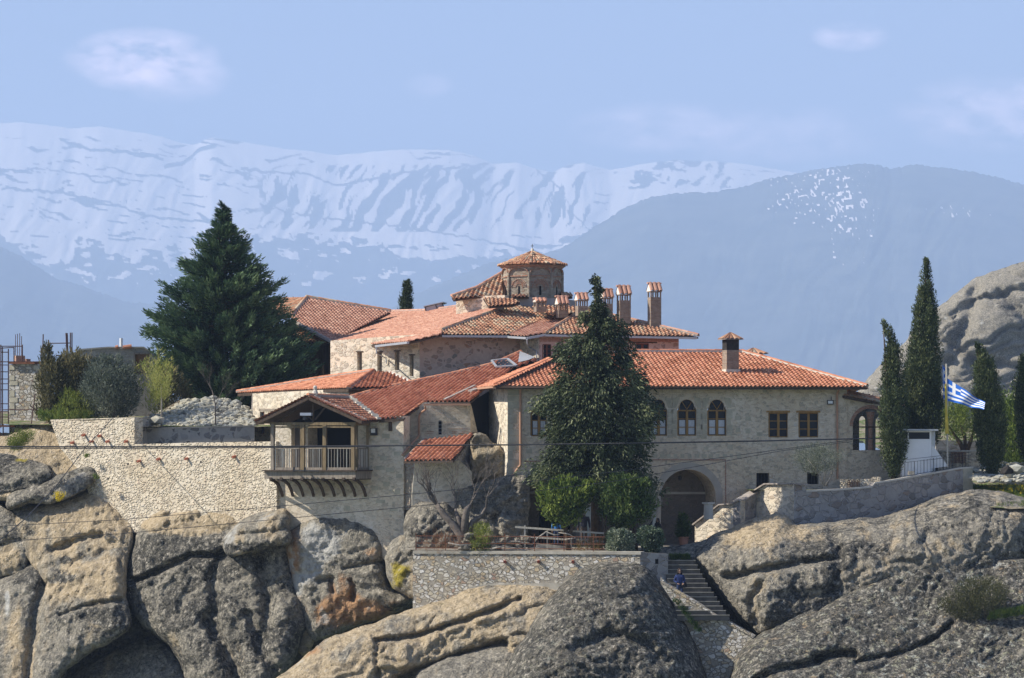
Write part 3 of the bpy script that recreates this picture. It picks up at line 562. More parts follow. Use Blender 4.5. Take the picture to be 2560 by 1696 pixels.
def ring(name, pl, inner, outer, off, th, mat, parent):
    n = len(inner); V = [pl.at(*p, off) for p in inner] + [pl.at(*p, off) for p in outer] + [pl.at(*p, off - th) for p in inner] + [pl.at(*p, off - th) for p in outer]; Fc = []
    for i in range(n - 1): Fc += [(i, i + 1, n + i + 1, n + i), (n + i, n + i + 1, 3 * n + i + 1, 3 * n + i), (i, 2 * n + i, 2 * n + i + 1, i + 1)]
    return mesh(name, V, Fc, mat, parent)
def strip(mb, pl, pts, off, th): mb.poly([pl.at(x, y, off) for x, y in pts], pl.n * -th)
def roof(name, pl, pts, parent, mat, p=.24, course=.34, h=.055, lift=.035, jit=.012, seed=0, tmean=.5, tvar=.5):
    n = pl.n if pl.n.z > 0 else -pl.n; n = n.normalized(); u = Vector((0, 0, 1)).cross(n).normalized(); v = n.cross(u)
    if v.z < 0: v = -v
    P3 = [pl.at(*q) for q in pts]; O = P3[0]; uv = [((q - O).dot(u), (q - O).dot(v)) for q in P3]
    rg = np.random.default_rng(seed + 100); umin = min(a for a, b in uv); umax = max(a for a, b in uv); vmin = min(b for a, b in uv); vmax = max(b for a, b in uv)
    def span(x):
        ys = []
        for i in range(len(uv)):
            (x1, y1), (x2, y2) = uv[i], uv[(i + 1) % len(uv)]
            if (x1 - x) * (x2 - x) <= 0 and abs(x1 - x2) > 1e-9: ys.append(y1 + (y2 - y1) * (x - x1) / (x2 - x1))
        return (min(ys), max(ys)) if len(ys) > 1 else None
    prof = [(0, 0), (.10, .62), (.22, .93), (.31, 1.0), (.40, .93), (.52, .62), (.62, 0), (.81, -.35), (1., 0)]
    V, Fc, T = [], [], []; nc = int(math.ceil((umax - umin) / p)); k = len(prof); E = 1e-4
    for i in range(nc):
        u0 = umin + i * p; us = [min(max(u0 + a * p, umin + E), umax - E) for a, _ in prof]; sp = [span(x) for x in us]
        if any(s is None for s in sp): continue
        lo = min(s[0] for s in sp); hi = max(s[1] for s in sp); j0 = int(math.floor((lo - vmin) / course)); j1 = int(math.ceil((hi - vmin) / course)); ph = rg.random() * .25 * course
        for j in range(j0, j1 + 1):
            a = vmin + j * course - ph; b = a + course * 1.06; t = min(1, max(0, tmean + (rg.random() - .5) * 2 * tvar)); dj = (rg.random() - .5) * 2 * jit; du = (rg.random() - .5) * jit * 1.2
            base = len(V); good = False
            rowa, rowb = [], []
            for q, (x, (pu, ph_)) in enumerate(zip(us, prof)):
                va = min(max(a, sp[q][0]), sp[q][1]); vb = min(max(b, sp[q][0]), sp[q][1])
                if vb - va > .01: good = True
                rowa.append(O + u * (x + du) + v * va + n * (h * ph_ + lift + dj)); rowb.append(O + u * x + v * vb + n * (h * ph_ * .92 + dj * .5))
            if not good: continue
            low = [r - n * .03 for r in rowa]
            V += rowa + rowb + low; T += [t] * (3 * k)
            for q in range(k - 1):
                if abs(us[q + 1] - us[q]) < 1e-6: continue
                Fc.append((base + q, base + q + 1, base + k + q + 1, base + k + q)); Fc.append((base + 2 * k + q, base + 2 * k + q + 1, base + q + 1, base + q))
    o = mesh(name, V, Fc, mat, parent, attrs={'tint': T})
    o.data.polygons.foreach_set('use_smooth', [f % 2 == 0 for f in range(len(o.data.polygons))])
    # boarding under the tiles
    mb = MB(); mb.poly([q - n * .06 for q in P3], n * -.09); mb.build('roof_boarding', M['dark_wood'], parent)
    return o
def ridge(name, pts, parent, mat, r=.11, L=.42, bed=True, seed=0, off=.05):
    """half-round cap tiles laid in mortar along a line of 3D points"""
    rg = np.random.default_rng(seed); V, Fc, T = [], [], []; mbm = MB()
    for a, b in zip(pts[:-1], pts[1:]):
        a, b = Vector(a), Vector(b); d = b - a; n = max(1, int(round(d.length / L))); d.normalize(); x = d.cross(Vector((0, 0, 1))).normalized(); z = x.cross(d).normalized(); s = (b - a).length / n
        for i in range(n):
            q0 = a + d * (s * i - .03); q1 = a + d * (s * (i + 1)); t = float(rg.random()); base = len(V); m = 7
            for (q, rr) in ((q0, r * 1.08), (q1, r * .92)):
                for k in range(m):
                    an = math.pi * k / (m - 1); V.append(q + x * math.cos(an) * rr + z * (math.sin(an) * rr + off)); T.append(t)
            for k in range(m - 1): Fc.append((base + k, base + k + 1, base + m + k + 1, base + m + k))
            Fc.append(tuple(base + k for k in range(m)))
        if bed: mbm.bar(a + z * .02, b + z * .02, r * 2.5, .11, up=z)
    o = mesh(name, V, Fc, mat, parent, attrs={'tint': T})
    if bed: mbm.build('ridge_mortar', bed if not isinstance(bed, bool) else M['greymortar'], parent)
    return o
def gutter(name, pts, parent, mat, r=.075):
    mb = MB()
    for a, b in zip(pts[:-1], pts[1:]): mb.bar(a, b, r * 2, r * 1.5)
    return mb.build(name, mat, parent)
def window(pl, x0, y0, x1, y1, parent, frame, cols=2, rows=3, off=-.16, bw=.075, curtain=None, lintel=None, mid=1.7):
    """casement: frame bars as the window, glass pane and curtain as its pieces"""
    a, b, c, d = pl.at(x0, y0, off), pl.at(x1, y0, off), pl.at(x1, y1, off), pl.at(x0, y1, off); mb = MB(); up = pl.n
    w = MB()
    for s, e in ((a, b), (b, c), (c, d), (d, a)): mb.bar(s, e, bw, bw, up=up)
    for i in range(1, cols): t = i / cols; mb.bar(a.lerp(b, t), d.lerp(c, t), bw * mid, bw, up=up)
    for j in range(1, rows): t = j / rows; mb.bar(a.lerp(d, t), b.lerp(c, t), bw * .55, bw * .6, up=up)
    o = mb.build('window', frame, parent)
    g = [pl.at(x0, y0, off - .03), pl.at(x1, y0, off - .03), pl.at(x1, y1, off - .03), pl.at(x0, y1, off - .03)]
    MB().poly(g, pl.n * -.02).build('pane', M['glass'], o)
    if curtain:
        q = y0 + (y1 - y0) * curtain; ww = (x1 - x0) / cols
        cm = MB()
        for i in range(cols): cm.poly([pl.at(x0 + i * ww + 4, q, off - .012), pl.at(x0 + (i + 1) * ww - 4, q, off - .012), pl.at(x0 + (i + 1) * ww - 4, y1 - 3, off - .012), pl.at(x0 + i * ww + 4, y1 - 3, off - .012)], pl.n * -.006)
        cm.build('curtain', M['curtain'], o)
    if lintel is not None:
        l = MB(); strip(l, pl, rect(x0 - lintel, y0 - 6, x1 + lintel, y0 - 1), .03, .2); l.build('lintel', frame, parent)
    return o
def chimney(name, px, ybase, ytop, capy, wpx, Y, rot, parent, kind='gable', mat=None, depth=None):
    """px centre; stack from ybase to ytop, cap top at capy"""
    t = R(rot); ux = Vector((math.cos(t), math.sin(t), 0)); uy = Vector((-math.sin(t), math.cos(t), 0)); s = Y / F; w = wpx * s; dp = depth or w * .85
    c = P(px, ybase, Y); z0 = (HZ - ybase) * s; z1 = (HZ - ytop) * s; zc = (HZ - capy) * s; X0 = Vector((c.x, Y, 0))
    def pt(a, b, z): return X0 + ux * a + uy * b + Vector((0, 0, z))
    def bx(mb, a0, a1, b0, b1, za, zb): mb.hexa([pt(a0, b0, za), pt(a1, b0, za), pt(a1, b1, za), pt(a0, b1, za), pt(a0, b0, zb), pt(a1, b0, zb), pt(a1, b1, zb), pt(a0, b1, zb)])
    h, hd = w / 2, dp / 2; st = MB()
    ch = bpy.data.objects.new(name, None)
    if kind == 'gable':
        zo = z1 - .30 if z1 - z0 > .35 else z0 + .02
        bx(st, -h, h, -hd, hd, z0 - .3, zo); o = st.build(name, mat or M['brick'], parent)
        vt = MB(); q = .07
        for a in (-h, -.04, h - q):
            for b in (-hd, hd - q): bx(vt, a, a + q, b, b + q, zo, z1)
        bx(vt, -h, h, -.03, .03, zo, z1 - .002) if False else None
        bx(vt, -h - .03, h + .03, -hd - .03, hd + .03, z1, z1 + .05); vt.build('vent_piers', mat or M['brick'], o)
        zb = z1 + .05; e = .07
        for a in (-h - e + .03, h + e - .09): gb = MB(); gb.add([pt(a, -hd - e, zb), pt(a, hd + e, zb), pt(a, 0, zc - .06), pt(a + .06, -hd - e, zb), pt(a + .06, hd + e, zb), pt(a + .06, 0, zc - .06)], [(0, 1, 2), (5, 4, 3), (0, 3, 4, 1), (1, 4, 5, 2), (2, 5, 3, 0)]); gb.build('gable_end', M['plaster'], o)
        pass
        V, Fc, T = [], [], []; nb = 3; bw = (w + 2 * e) / nb
        for side in (-1, 1):
            for i in range(nb):
                a0 = -h - e + (i + .5) * bw; base = len(V); m = 6; tt = random.random()
                for (b, z) in ((side * (hd + e + .06), zb - .03), (side * .02, zc - .03)):
                    for k in range(m): an = math.pi * k / (m - 1); V.append(pt(a0 + math.cos(an) * bw * .46, b, z + math.sin(an) * bw * .40)); T.append(tt)
                for k in range(m - 1): Fc.append((base + k, base + k + 1, base + m + k + 1, base + m + k))
        cp = mesh('tile_cap', V, Fc, M['tile_mid'], o, attrs={'tint': T})
        ridge('ridge_tile', [pt(-h - e - .02, 0, zc - .05), pt(h + e + .02, 0, zc - .05)], o, M['tile_mid'], r=.085, L=.35, bed=False, off=0)
        dk = MB(); bx(dk, -h + .08, h - .08, -hd + .08, -hd + .1, zo, zo + .02); 
        return o
    else:
        bx(st, -h, h, -hd, hd, z0 - .35, z1 - (z1 - z0) * .35 if kind == 'sooty' else z1); o = st.build(name, mat or M['brick'], parent)
        if kind == 'sooty':
            s2 = MB(); bx(s2, -h - .004, h + .004, -hd - .004, hd + .004, z1 - (z1 - z0) * .35, z1); s2.build('sooty_top', M['soot'], o)
            s3 = MB(); bx(s3, -h - .06, h + .06, -hd - .06, hd + .06, z0 - .35, z0 + .04); s3.build('mortar_collar', M['mortar'], o)
        e = w * .28; ap = pt(0, 0, zc - .04); V, Fc, T = [], [], []
        cs = [(-h - e, -hd - e), (h + e, -hd - e), (h + e, hd + e), (-h - e, hd + e)]
        for i in range(4):
            A, B = cs[i], cs[(i + 1) % 4]; nb = 4
            for k in range(nb):
                tt = random.random(); u0 = (k + .08) / nb; u1 = (k + .92) / nb; m = 5; base = len(V)
                for (f, hh) in ((0., .07), (.93, .03)):
                    for j in range(m):
                        an = math.pi * j / (m - 1); uu_ = (u0 + (u1 - u0) * (1 - math.cos(an)) / 2); uu_ = uu_ + (0.5 - uu_) * f
                        a = A[0] + (B[0] - A[0]) * uu_; b = A[1] + (B[1] - A[1]) * uu_
                        a *= (1 - f); b *= (1 - f); V.append(pt(a, b, z1 + (zc - .06 - z1) * f + math.sin(an) * hh)); T.append(tt)
                for j in range(m - 1): Fc.append((base + j, base + j + 1, base + m + j + 1, base + m + j))
        mesh('tile_cap', V, Fc, M['tile_old'], o, attrs={'tint': T})
        un = MB(); un.add([pt(*q, z1 - .02) for q in cs] + [pt(0, 0, zc - .08)], [(3, 2, 1, 0), (0, 1, 4), (1, 2, 4), (2, 3, 4), (3, 0, 4)]); un.build('cap_bed', M['greymortar'], o)
        return o
# ================================================================== guesthouse (right)
GH = wallpl(1269, 157, 9)
tr = Vector((math.cos(R(9)), math.sin(R(9)), 0))
gh = thing('guesthouse', 'long stone guesthouse with hipped terracotta roof and three big ground-floor arches', 'building', P(1500, 1365, 159))
def horseshoe(x0, x1, top, spring, bot):
    cx = (x0 + x1) / 2; w = (x1 - x0); r = w * .40; cy = top + r; pts = [(x0, bot), (x0, spring + 2), (x0 + 4, spring - 7)]
    for i in range(15):
        a = math.radians(205 - 230 * i / 14); pts.append((cx + r * math.cos(a), cy - r * math.sin(a)))
    return pts + [(x1 - 4, spring - 7), (x1, spring + 2), (x1, bot)]
AW = [(1624, 1668), (1693, 1741), (1768, 1816)]
holes = [(rect(1326, 1030, 1368, 1091), .3), (rect(1921, 1031, 1970, 1094), .28), (rect(1996, 1031, 2046, 1094), .28), (rect(1891, 1183, 1923, 1240), .3), (rect(2018, 1181, 2047, 1211), .3)]
holes += [(horseshoe(a, b, 999, 1024, 1090), .3) for a, b in AW]
ARC = [(1380, 1174, 140), (1550, 1174, 138), (1721, 1174, 138)]
holes += [(arch(cx, tp, w, 1366), 2.6) for cx, tp, w in ARC]
wall('wall', GH, [(1269, 960), (2117, 960), (2117, 1380), (1269, 1380)], M['wall'], gh, holes, depth=.6)
LF = Pl(P(1269, HZ, 157), (-math.cos(R(10)), -math.sin(R(10)), 0))
LFp = [P(1269, 960, 157), P(1269, 1380, 157)]; bk = P(1222, 960, 161.8); bk2 = P(1222, 1380, 161.8)
mesh('side_wall', [LFp[0] + Vector((-.002, 0, 0)), LFp[1] + Vector((-.002, 0, 0)), bk2, bk], [(0, 3, 2, 1)], M['cream'], gh)
# porch interior behind the arches
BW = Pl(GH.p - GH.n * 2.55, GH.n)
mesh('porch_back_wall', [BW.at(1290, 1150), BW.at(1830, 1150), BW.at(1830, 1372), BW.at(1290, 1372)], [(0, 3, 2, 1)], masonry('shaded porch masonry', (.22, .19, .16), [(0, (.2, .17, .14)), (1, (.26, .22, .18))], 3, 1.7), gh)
mb = MB(); strip(mb, BW, rect(1655, 1230, 1790, 1236), .05, .1); strip(mb, BW, rect(1312, 1230, 1448, 1236), .05, .1); mb.build('string_course', M['coping'], gh)
mb = MB()
for a, b in ((1464, 1478), (1626, 1640)): strip(mb, GH, rect(a, 1268, b, 1366), -.05 + .12, .10)
mb.build('door_jamb', plain('pale blue jamb', (.36, .42, .42), .08), gh)
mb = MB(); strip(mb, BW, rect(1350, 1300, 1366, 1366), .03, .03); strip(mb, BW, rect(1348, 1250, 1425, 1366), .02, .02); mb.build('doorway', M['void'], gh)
mb = MB(); q = BW.at(1700, 1196, 1.2); mb.tube([q + Vector((0, 0, .35)), q + Vector((0, 0, .12))], .01, 4); mb.lathe(q - Vector((0, 0, .12)), [(.04, 0), (.09, .05), (.10, .2), (.02, .27)], 8); mb.build('hanging_lantern', M['steel'], gh)
# arch rings, dressed quoins, brick bands
for (cx, tp, w) in ARC:
    r = w / 2; inn = [(cx + r * math.cos(a), tp + r - r * math.sin(a)) for a in np.linspace(math.pi, 0, 25)]; out = [(cx + (r + 17) * math.cos(a), tp + r - (r + 17) * math.sin(a)) for a in np.linspace(math.pi, 0, 25)]
    ring('arch_ring', GH, [(cx - r, 1366)] + inn + [(cx + r, 1366)], [(cx - r - 14, 1366)] + out + [(cx + r + 14, 1366)], .02, .1, plain('smooth arch stone', (.40, .375, .33), .12, 1.5), gh)
mb = MB(); strip(mb, GH, rect(1624, 1149, 1815, 1152), .035, .05); strip(mb, GH, rect(1813, 1152, 1815.5, 1260), .03, .05); strip(mb, GH, rect(1312, 1152, 1350, 1155), .035, .05); mb.build('brick_band', M['redbrick'], gh)
rs = random.Random(3); mb = MB()
y = 975
while y < 1370:                                  # corner quoins
    hq = rs.uniform(13, 24); wq = rs.choice((14, 24, 30)); strip(mb, GH, rect(1269.5, y, 1269 + wq, y + hq - 1.5), .02, .1); y += hq
mb.build('quoins', M['dressed'], gh)
for a, b in AW:                                  # blocks round the arched windows
    mb = MB()
    for sx in (a - 16, b + 1):
        y = 1024
        while y < 1090: hq = rs.uniform(9, 17); w_ = rs.uniform(10, 15); x_ = sx if sx > a else a - 1 - w_; strip(mb, GH, rect(x_, y, x_ + w_, y + hq - 1.3), .02, .1); y += hq
    strip(mb, GH, [(a - 10, 996), (a + 6, 994), (a + 3, 1006), (a - 3, 1020), (a - 12, 1020)], .02, .1); strip(mb, GH, [(b - 6, 994), (b + 10, 996), (b + 12, 1020), (b + 3, 1020), (b - 3, 1006)], .02, .1)
    mb.build('window_surround', M['dressed'], gh)
mb = MB()
for k in range(13): strip(mb, GH, rect(1632 + k * 17.5, 1136, 1632 + k * 17.5 + rs.uniform(7, 13), 1145), .012, .1)
mb.build('block_course', M['dressed'], gh)
for (a, b, c, d) in [(1838, 1041, 1850, 1051), (1864, 1041, 1877, 1052), (1840, 1070, 1850, 1081), (1864, 1072, 1876, 1084), (1892, 1081, 1906, 1090), (1907, 975, 1918, 982), (1760, 1118, 1771, 1126), (1818, 1113, 1832, 1122), (1930, 1110, 1944, 1116), (1952, 978, 1962, 985), (1320, 1018, 1332, 1024), (1316, 1122, 1330, 1134)]: mb = MB(); strip(mb, GH, rect(a, b, c, d), .012, .1); mb.build('wall_block', M['dressed'], gh)
window(GH, 1328, 1032, 1367, 1090, gh, M['ochre'], 2, 3, curtain=.36, lintel=6)
window(GH, 1922, 1033, 1969, 1093, gh, M['ochre'], 2, 3, lintel=6); window(GH, 1997, 1033, 2045, 1093, gh, M['ochre'], 2, 3, lintel=6)
for a, b in AW:
    o = window(GH, a + 1, 1027, b - 1, 1089, gh, M['ochre'], 2, 3, curtain=.38)
    cx = (a + b) / 2; mb = MB()
    for s in (-1, 1): mb.bar(GH.at(cx, 1024, -.16), GH.at(cx + s * 13, 1003, -.16), .035, .035, up=GH.n)
    hp = horseshoe(a, b, 999, 1024, 1090)[2:-2]
    for p, q in zip(hp[:-1], hp[1:]): mb.bar(GH.at(*p, -.16), GH.at(*q, -.16), .045, .045, up=GH.n)
    mb.build('fanlight', M['ochre'], o); MB().poly([GH.at(a + 1, 1029, -.19)] + [GH.at(*p, -.19) for p in hp] + [GH.at(b - 1, 1029, -.19)], GH.n * -.02).build('fanlight_pane', M['glass'], o)
for (a, b, c, d) in [(1891, 1183, 1923, 1240), (2018, 1181, 2047, 1211)]:
    mb = MB(); strip(mb, GH, rect(a - 1, b - 1, c + 1, d + 1), -.28, .02); o = mb.build('cellar_opening', M['void'], gh)
    mb = MB(); [mb.bar(GH.at(p, b, -.12), GH.at(p, d, -.12), .02) for p in np.linspace(a + 4, c - 4, 4)]; mb.build('iron_bars', M['steel'], o)
mb = MB(); strip(mb, GH, rect(1985, 1060, 1992, 1066), .02, .1); strip(mb, GH, rect(1926, 1200, 1934, 1216), .03, .1); mb.build('patch_stone', M['coping'], gh)
# roof
e0, e1 = P(1240, 966, 156.1), P(2166, 968, 160.1 - 1.0)
rdg = P(1640, 881, 164.6); RF = pl3(e0, e1, rdg)
roof('front_roof_slope', RF, [(1238, 966), (2168, 968), (1856, 882), (1421, 881)], gh, M['tile_new'], p=.242, course=.36, seed=1)
hipl = [RF.at(1238, 964), RF.at(1421, 879)]; rg_ = [RF.at(1421, 879), RF.at(1856, 880)]; hipr = [RF.at(1856, 880), RF.at(2168, 966)]
LS = pl3(hipl[0], hipl[1], P(1183, 972, 162.4))
roof('side_roof_slope', LS, [(1183, 971), (1238, 966), (1421, 881), (1392, 889)], gh, M['tile_new'], p=.242, course=.36, seed=2)
bp = [RF.at(1856, 881), RF.at(2168, 967), Vector((RF.at(2168, 967).x + 0.9, 172.5, e1.z)), Vector((-.5, 172.5, e1.z)), RF.at(1421, 880)]
bs = MB(); bs.add([bp[0], bp[1], bp[2]], [(0, 1, 2)]); bs.add([bp[0], bp[2], bp[3], bp[4]], [(0, 1, 2, 3)]); bs.build('rear_roof', M['tile_new'], gh)
ridge('ridge_tiles', rg_ , gh, M['tile_new'], .10, .52, bed=M['mortar'], seed=1); ridge('hip_tiles', hipr, gh, M['tile_new'], .10, .48, bed=M['mortar'], seed=2); ridge('hip_tiles', hipl, gh, M['tile_new'], .09, .45, bed=M['greymortar'], seed=3)
EV = Pl(GH.p + GH.n * .72, GH.n); dz = Vector((0, 0, -.10))
gutter('gutter', [EV.at(1236, 967.5) + dz * 0 , EV.at(2170, 970.5)], gh, M['copper'], .075); gutter('gutter', [EV.at(1236, 967.5), P(1183, 973.5, 162.4)], gh, M['copper'], .07)
mb = MB(); a, b = EV.at(1240, 967), EV.at(2166, 970); mb.hexa([a, b, b - GH.n * 1.0, a - GH.n * 1.0] + [x + Vector((0, 0, .05)) for x in (a, b, b - GH.n * 1.0, a - GH.n * 1.0)]); mb.build('eave_soffit', M['dark_wood'], gh)
mb = MB(); mb.tube([EV.at(1301, 972), GH.at(1301, 984, .12), GH.at(1301, 1163, .12), P(1252, 1226, 156.6) , P(1250, 1236, 156.4)], .06, 8); mb.build('downpipe', M['copper'], gh)
mb = MB(); mb.tube([EV.at(2099, 973), GH.at(2093, 984, .12), GH.at(2094, 1198, .12)], .055, 8); mb.build('downpipe', M['copper'], gh)
mb = MB(); mb.box(GH.at(2076, 1006, .18), (.34, .10, .24), rz=R(9)); o = mb.build('floodlight', M['steel'], gh)
mb = MB(); mb.box(GH.at(2076, 1006, .237), (.26, .012, .15), rz=R(9)); mb.build('lamp_glass', M['white'], o)
mb = MB(); mb.bar(GH.at(2078, 1000, .03), GH.at(2078, 992, .03), .03); mb.build('mounting_arm', M['steel'], o)
chimney('chimney', 1826.5, 926, 849, 828, 33, 161.2, 19, gh, 'sooty'); chimney('chimney', 1884, 898, 885, 867, 38, 166.5, 19, gh, 'hip')
mb = MB(); strip(mb, GH, rect(1893, 1170, 1900, 1180), .03, .1)
# ================================================================== porch wing at the far right end
pw = thing('arcade_wing', 'low stone wing with a brick-ringed arch under a small tiled roof, right of the guesthouse', 'building', P(2160, 1215, 161))
PW = wallpl(2117, 160.0, 16)
ho = arch(2176, 1022, 88, 1126)
wall('wall', PW, [(2117, 988), (2212, 1002), (2262, 1016), (2262, 1225), (2117, 1225)], M['wall'], pw, [(ho, .5)], depth=.5)
inn = ho[1:-1]; out = [(2176 + (x - 2176) * 1.18, 1066 + (y_ - 1066) * 1.2) for x, y_ in inn]
ring('brick_arch', PW, inn, out, .02, .1, M['redbrick'], pw)
PB = Pl(PW.p - PW.n * 3.2, PW.n)
wall('rear_wall', PB, [(2100, 990), (2290, 1000), (2290, 1230), (2100, 1230)], M['dark'], pw, [(arch(2159, 1040, 22, 1126), .4), (arch(2204, 1040, 30, 1126), .4)], depth=.4)
mb = MB(); mb.tube([PW.at(2176, 1126, -.3), PW.at(2176, 1100, -.3), PW.at(2176, 1060, -.3), PW.at(2176, 1030, -.3)], [.16, .12, .12, .25], 10); mb.build('column', M['redbrick'], pw)
mb = MB(); mb.bar(PW.at(2132, 1068, -.2), PW.at(2220, 1068, -.2), .07); mb.build('tie_beam', M['dark_wood'], pw)
RP = pl3(P(2110, 990, 159.4), P(2265, 1019, 161.6), P(2125, 978, 162.0))
roof('roof', RP, [(2108, 989), (2264, 1020), (2266, 1008), (2122, 978)], pw, M['tile_old'], p=.25, course=.36, seed=4)
a, b = PW.at(2110, 992, .45), PW.at(2262, 1021, .45); mb = MB(); mb.bar(a, b, .10, .12); [mb.bar(a.lerp(b, t), a.lerp(b, t) - PW.n * .5 + Vector((0, 0, .05)), .08) for t in np.linspace(.03, .97, 12)]; mb.build('eave_beam', M['dark_wood'], pw)
# ================================================================== upper cell building
ub = thing('cell_building', 'upper stone building with weathered clay roofs and a row of gabled chimneys', 'building', P(1250, 900, 170))
W_b = wallpl(1049, 168, 20)
az = R(20); ph = R(19); D_ = Pl(P(1105, 837, 167.4), (math.sin(az) * math.sin(ph), -math.cos(az) * math.sin(ph), math.cos(ph)))
az = R(6); Fp = Pl(P(1364, 835, 168.2), (math.sin(az) * math.sin(ph), -math.cos(az) * math.sin(ph), math.cos(ph)))
C_ = pl3(D_.at(1104, 826), D_.at(1280, 763), P(938, 861, 169.2))
E_ = pl3(D_.at(1272, 838), D_.at(1377, 790), Fp.at(1363, 834))
az = R(22); ph = R(20); A_ = Pl(P(829, 856, 179.4), (math.sin(az) * math.sin(ph), -math.cos(az) * math.sin(ph), math.cos(ph)))
wall('pink_wall', W_b, [(1049, 836), (1300, 834), (1300, 1000), (1049, 1010)], M['pink'], ub)
p49, p38 = P(1049, HZ, 168), P(938, HZ, 169.9); dv_ = p38 - p49
WA = Pl(p49, (-dv_.y, dv_.x, 0)); WA.n = WA.n if WA.n.y < 0 else -WA.n
SL = [(893, 881, 905, 936), (943, 881, 955, 936), (987, 879, 998.5, 929), (1024, 889, 1034, 944)]
wall('lit_wall', WA, [(826, 852), (1049, 836), (1049, 985), (826, 1010)], M['cream'], ub, [(rect(*s), .3) for s in SL])
for s in SL:
    mb = MB(); strip(mb, WA, rect(s[0] - 1, s[1] - 1, s[2] + 1, s[3] + 1), -.22, .05); o = mb.build('slit_window', plain('recessed grey board', (.20, .17, .13), .2), ub)
    mb = MB(); strip(mb, WA, rect(s[0] - 2.5, s[1] - 3, s[2] + 2.5, s[1] + 0), .03, .15); mb.build('lintel', M['dark_wood'], ub)
    mb = MB(); strip(mb, WA, rect(s[0], s[3] - 3, s[2], s[3]), .02, .2); mb.build('sill', M['coping'], ub)
q0, q1 = W_b.at(1300, HZ), Fp.at(1352, 840); WC = pl3(q0, Vector((q1.x, q1.y + .55, q0.z)), q0 + Vector((0, 0, 1)))
wall('corner_wall', WC, [(1300, 838), (1348, 838), (1348, 1000), (1300, 1000)], M['cream'], ub)
WD = Pl(WC.at(1348, HZ), (math.sin(R(6)), -math.cos(R(6)), 0))
wall('east_wall', WD, [(1348, 838), (1697, 843), (1697, 900), (1690, 930), (1348, 930)], M['pink'], ub, [(rect(1356, 861, 1378, 910), .25), (rect(1589, 859, 1622, 881), .2)])
mb = MB(); strip(mb, WD, rect(1349, 846, 1696, 855), .015, .1); mb.build('brick_frieze', M['redbrick'], ub)
mb = MB(); strip(mb, WD, rect(1573, 855.5, 1643, 858.5), .03, .1); mb.build('lintel', M['dark_wood'], ub)
window(WD, 1357, 862, 1377, 905, ub, M['red_wood'], 2, 4, bw=.05, off=-.12); window(WD, 1590, 860, 1621, 880, ub, M['red_wood'], 2, 1, bw=.08, off=-.1)
kw = dict(p=.235, course=.33)
roof('roof_slope', D_, [(1103, 837), (1271, 838), (1377, 790), (1345, 775), (1299, 761), (1280, 763), (1104, 826)], ub, M['tile_old'], seed=11, jit=.02, **kw)
roof('roof_slope', Fp, [(1363, 835), (1746, 841), (1545, 793), (1500, 784), (1448, 781)], ub, M['tile_old'], seed=12, jit=.02, **kw)
roof('roof_slope', C_, [(829, 857), (938, 861), (1020, 855), (1104, 836), (1104, 825), (1280, 763), (1210, 757), (1113, 773), (1059, 778), (977, 780)], ub, M['tile_mid'], seed=13, **kw)
roof('roof_slope', E_, [(1272, 838), (1317, 841), (1363, 834), (1448, 782), (1412, 781), (1377, 790)], ub, M['tile_mid'], seed=14, **kw)
roof('roof_slope', A_, [(767, 745), (977, 780), (829, 856), (735, 806), (728, 792)], ub, M['tile_mid'], seed=15, **kw)
G1 = Pl(P(829, 856, 181.5), (math.sin(R(-12)) * .34, -math.cos(R(-12)) * .34, .94)); roof('roof_slope', G1, [(722, 798), (735, 806), (829, 856), (745, 858), (715, 830)], ub, M['tile_old'], seed=16, **kw)
G2 = pl3(A_.at(767, 745), A_.at(728, 790), P(700, 745, 190)); roof('roof_slope', G2, [(767, 744), (728, 790), (660, 800), (680, 746)], ub, M['tile_old'], seed=17, **kw)
G3 = Pl(P(1400, 786, 171.8), (.02, -math.sin(R(20)), math.cos(R(20)))); roof('roof_slope', G3, [(1330, 768), (1378, 790), (1450, 783), (1500, 785), (1500, 770), (1340, 763)], ub, M['tile_old'], seed=18, **kw)
G4 = Pl(P(1250, 765, 172.5), (.02, -math.sin(R(22)), math.cos(R(22)))); roof('roof_slope', G4, [(1222, 766), (1284, 762), (1300, 755), (1283, 746), (1208, 744)], ub, M['tile_old'], seed=19, **kw)
ridge('hip_tiles', [D_.at(1103, 826), D_.at(1280, 763)], ub, M['tile_old'], .09, .36, seed=5)
ridge('hip_tiles', [Fp.at(1363, 834), Fp.at(1448, 781)], ub, M['tile_old'], .09, .36, seed=6)
ridge('ridge_tiles', [Fp.at(1448, 780), Fp.at(1500, 784), Fp.at(1545, 793), Fp.at(1746, 840)], ub, M['tile_mid'], .10, .36, seed=7)
ridge('ridge_tiles', [A_.at(767, 744), A_.at(977, 779)], ub, M['tile_old'], .11, .4, seed=8)
ridge('hip_tiles', [A_.at(767, 744), A_.at(728, 790)], ub, M['tile_old'], .11, .4, seed=9); ridge('hip_tiles', [A_.at(735, 806), A_.at(829, 856)], ub, M['greymortar'], .10, .4, seed=9)
ridge('ridge_tiles', [C_.at(977, 780), C_.at(1059, 778), C_.at(1113, 772), C_.at(1210, 757)], ub, M['tile_mid'], .09, .36, seed=10)
gutter('gutter', [D_.at(1104, 841) , D_.at(1271, 842)], ub, M['zinc'], .08); gutter('gutter', [D_.at(1271, 843), E_.at(1317, 846), Fp.at(1363, 838)], ub, M['zinc'], .08); gutter('gutter', [Fp.at(1363, 839), Fp.at(1742, 846)], ub, M['zinc'], .08)
gutter('gutter', [C_.at(940, 866), C_.at(1020, 857)], ub, M['zinc'], .08)
g0 = C_.at(941, 868); mb = MB(); mb.tube([g0, g0 + Vector((0, 0, -.35)), WA.at(965, 896, .1), WA.at(966, 910, .08)], .035, 6); mb.build('downpipe', M['zinc'], ub)
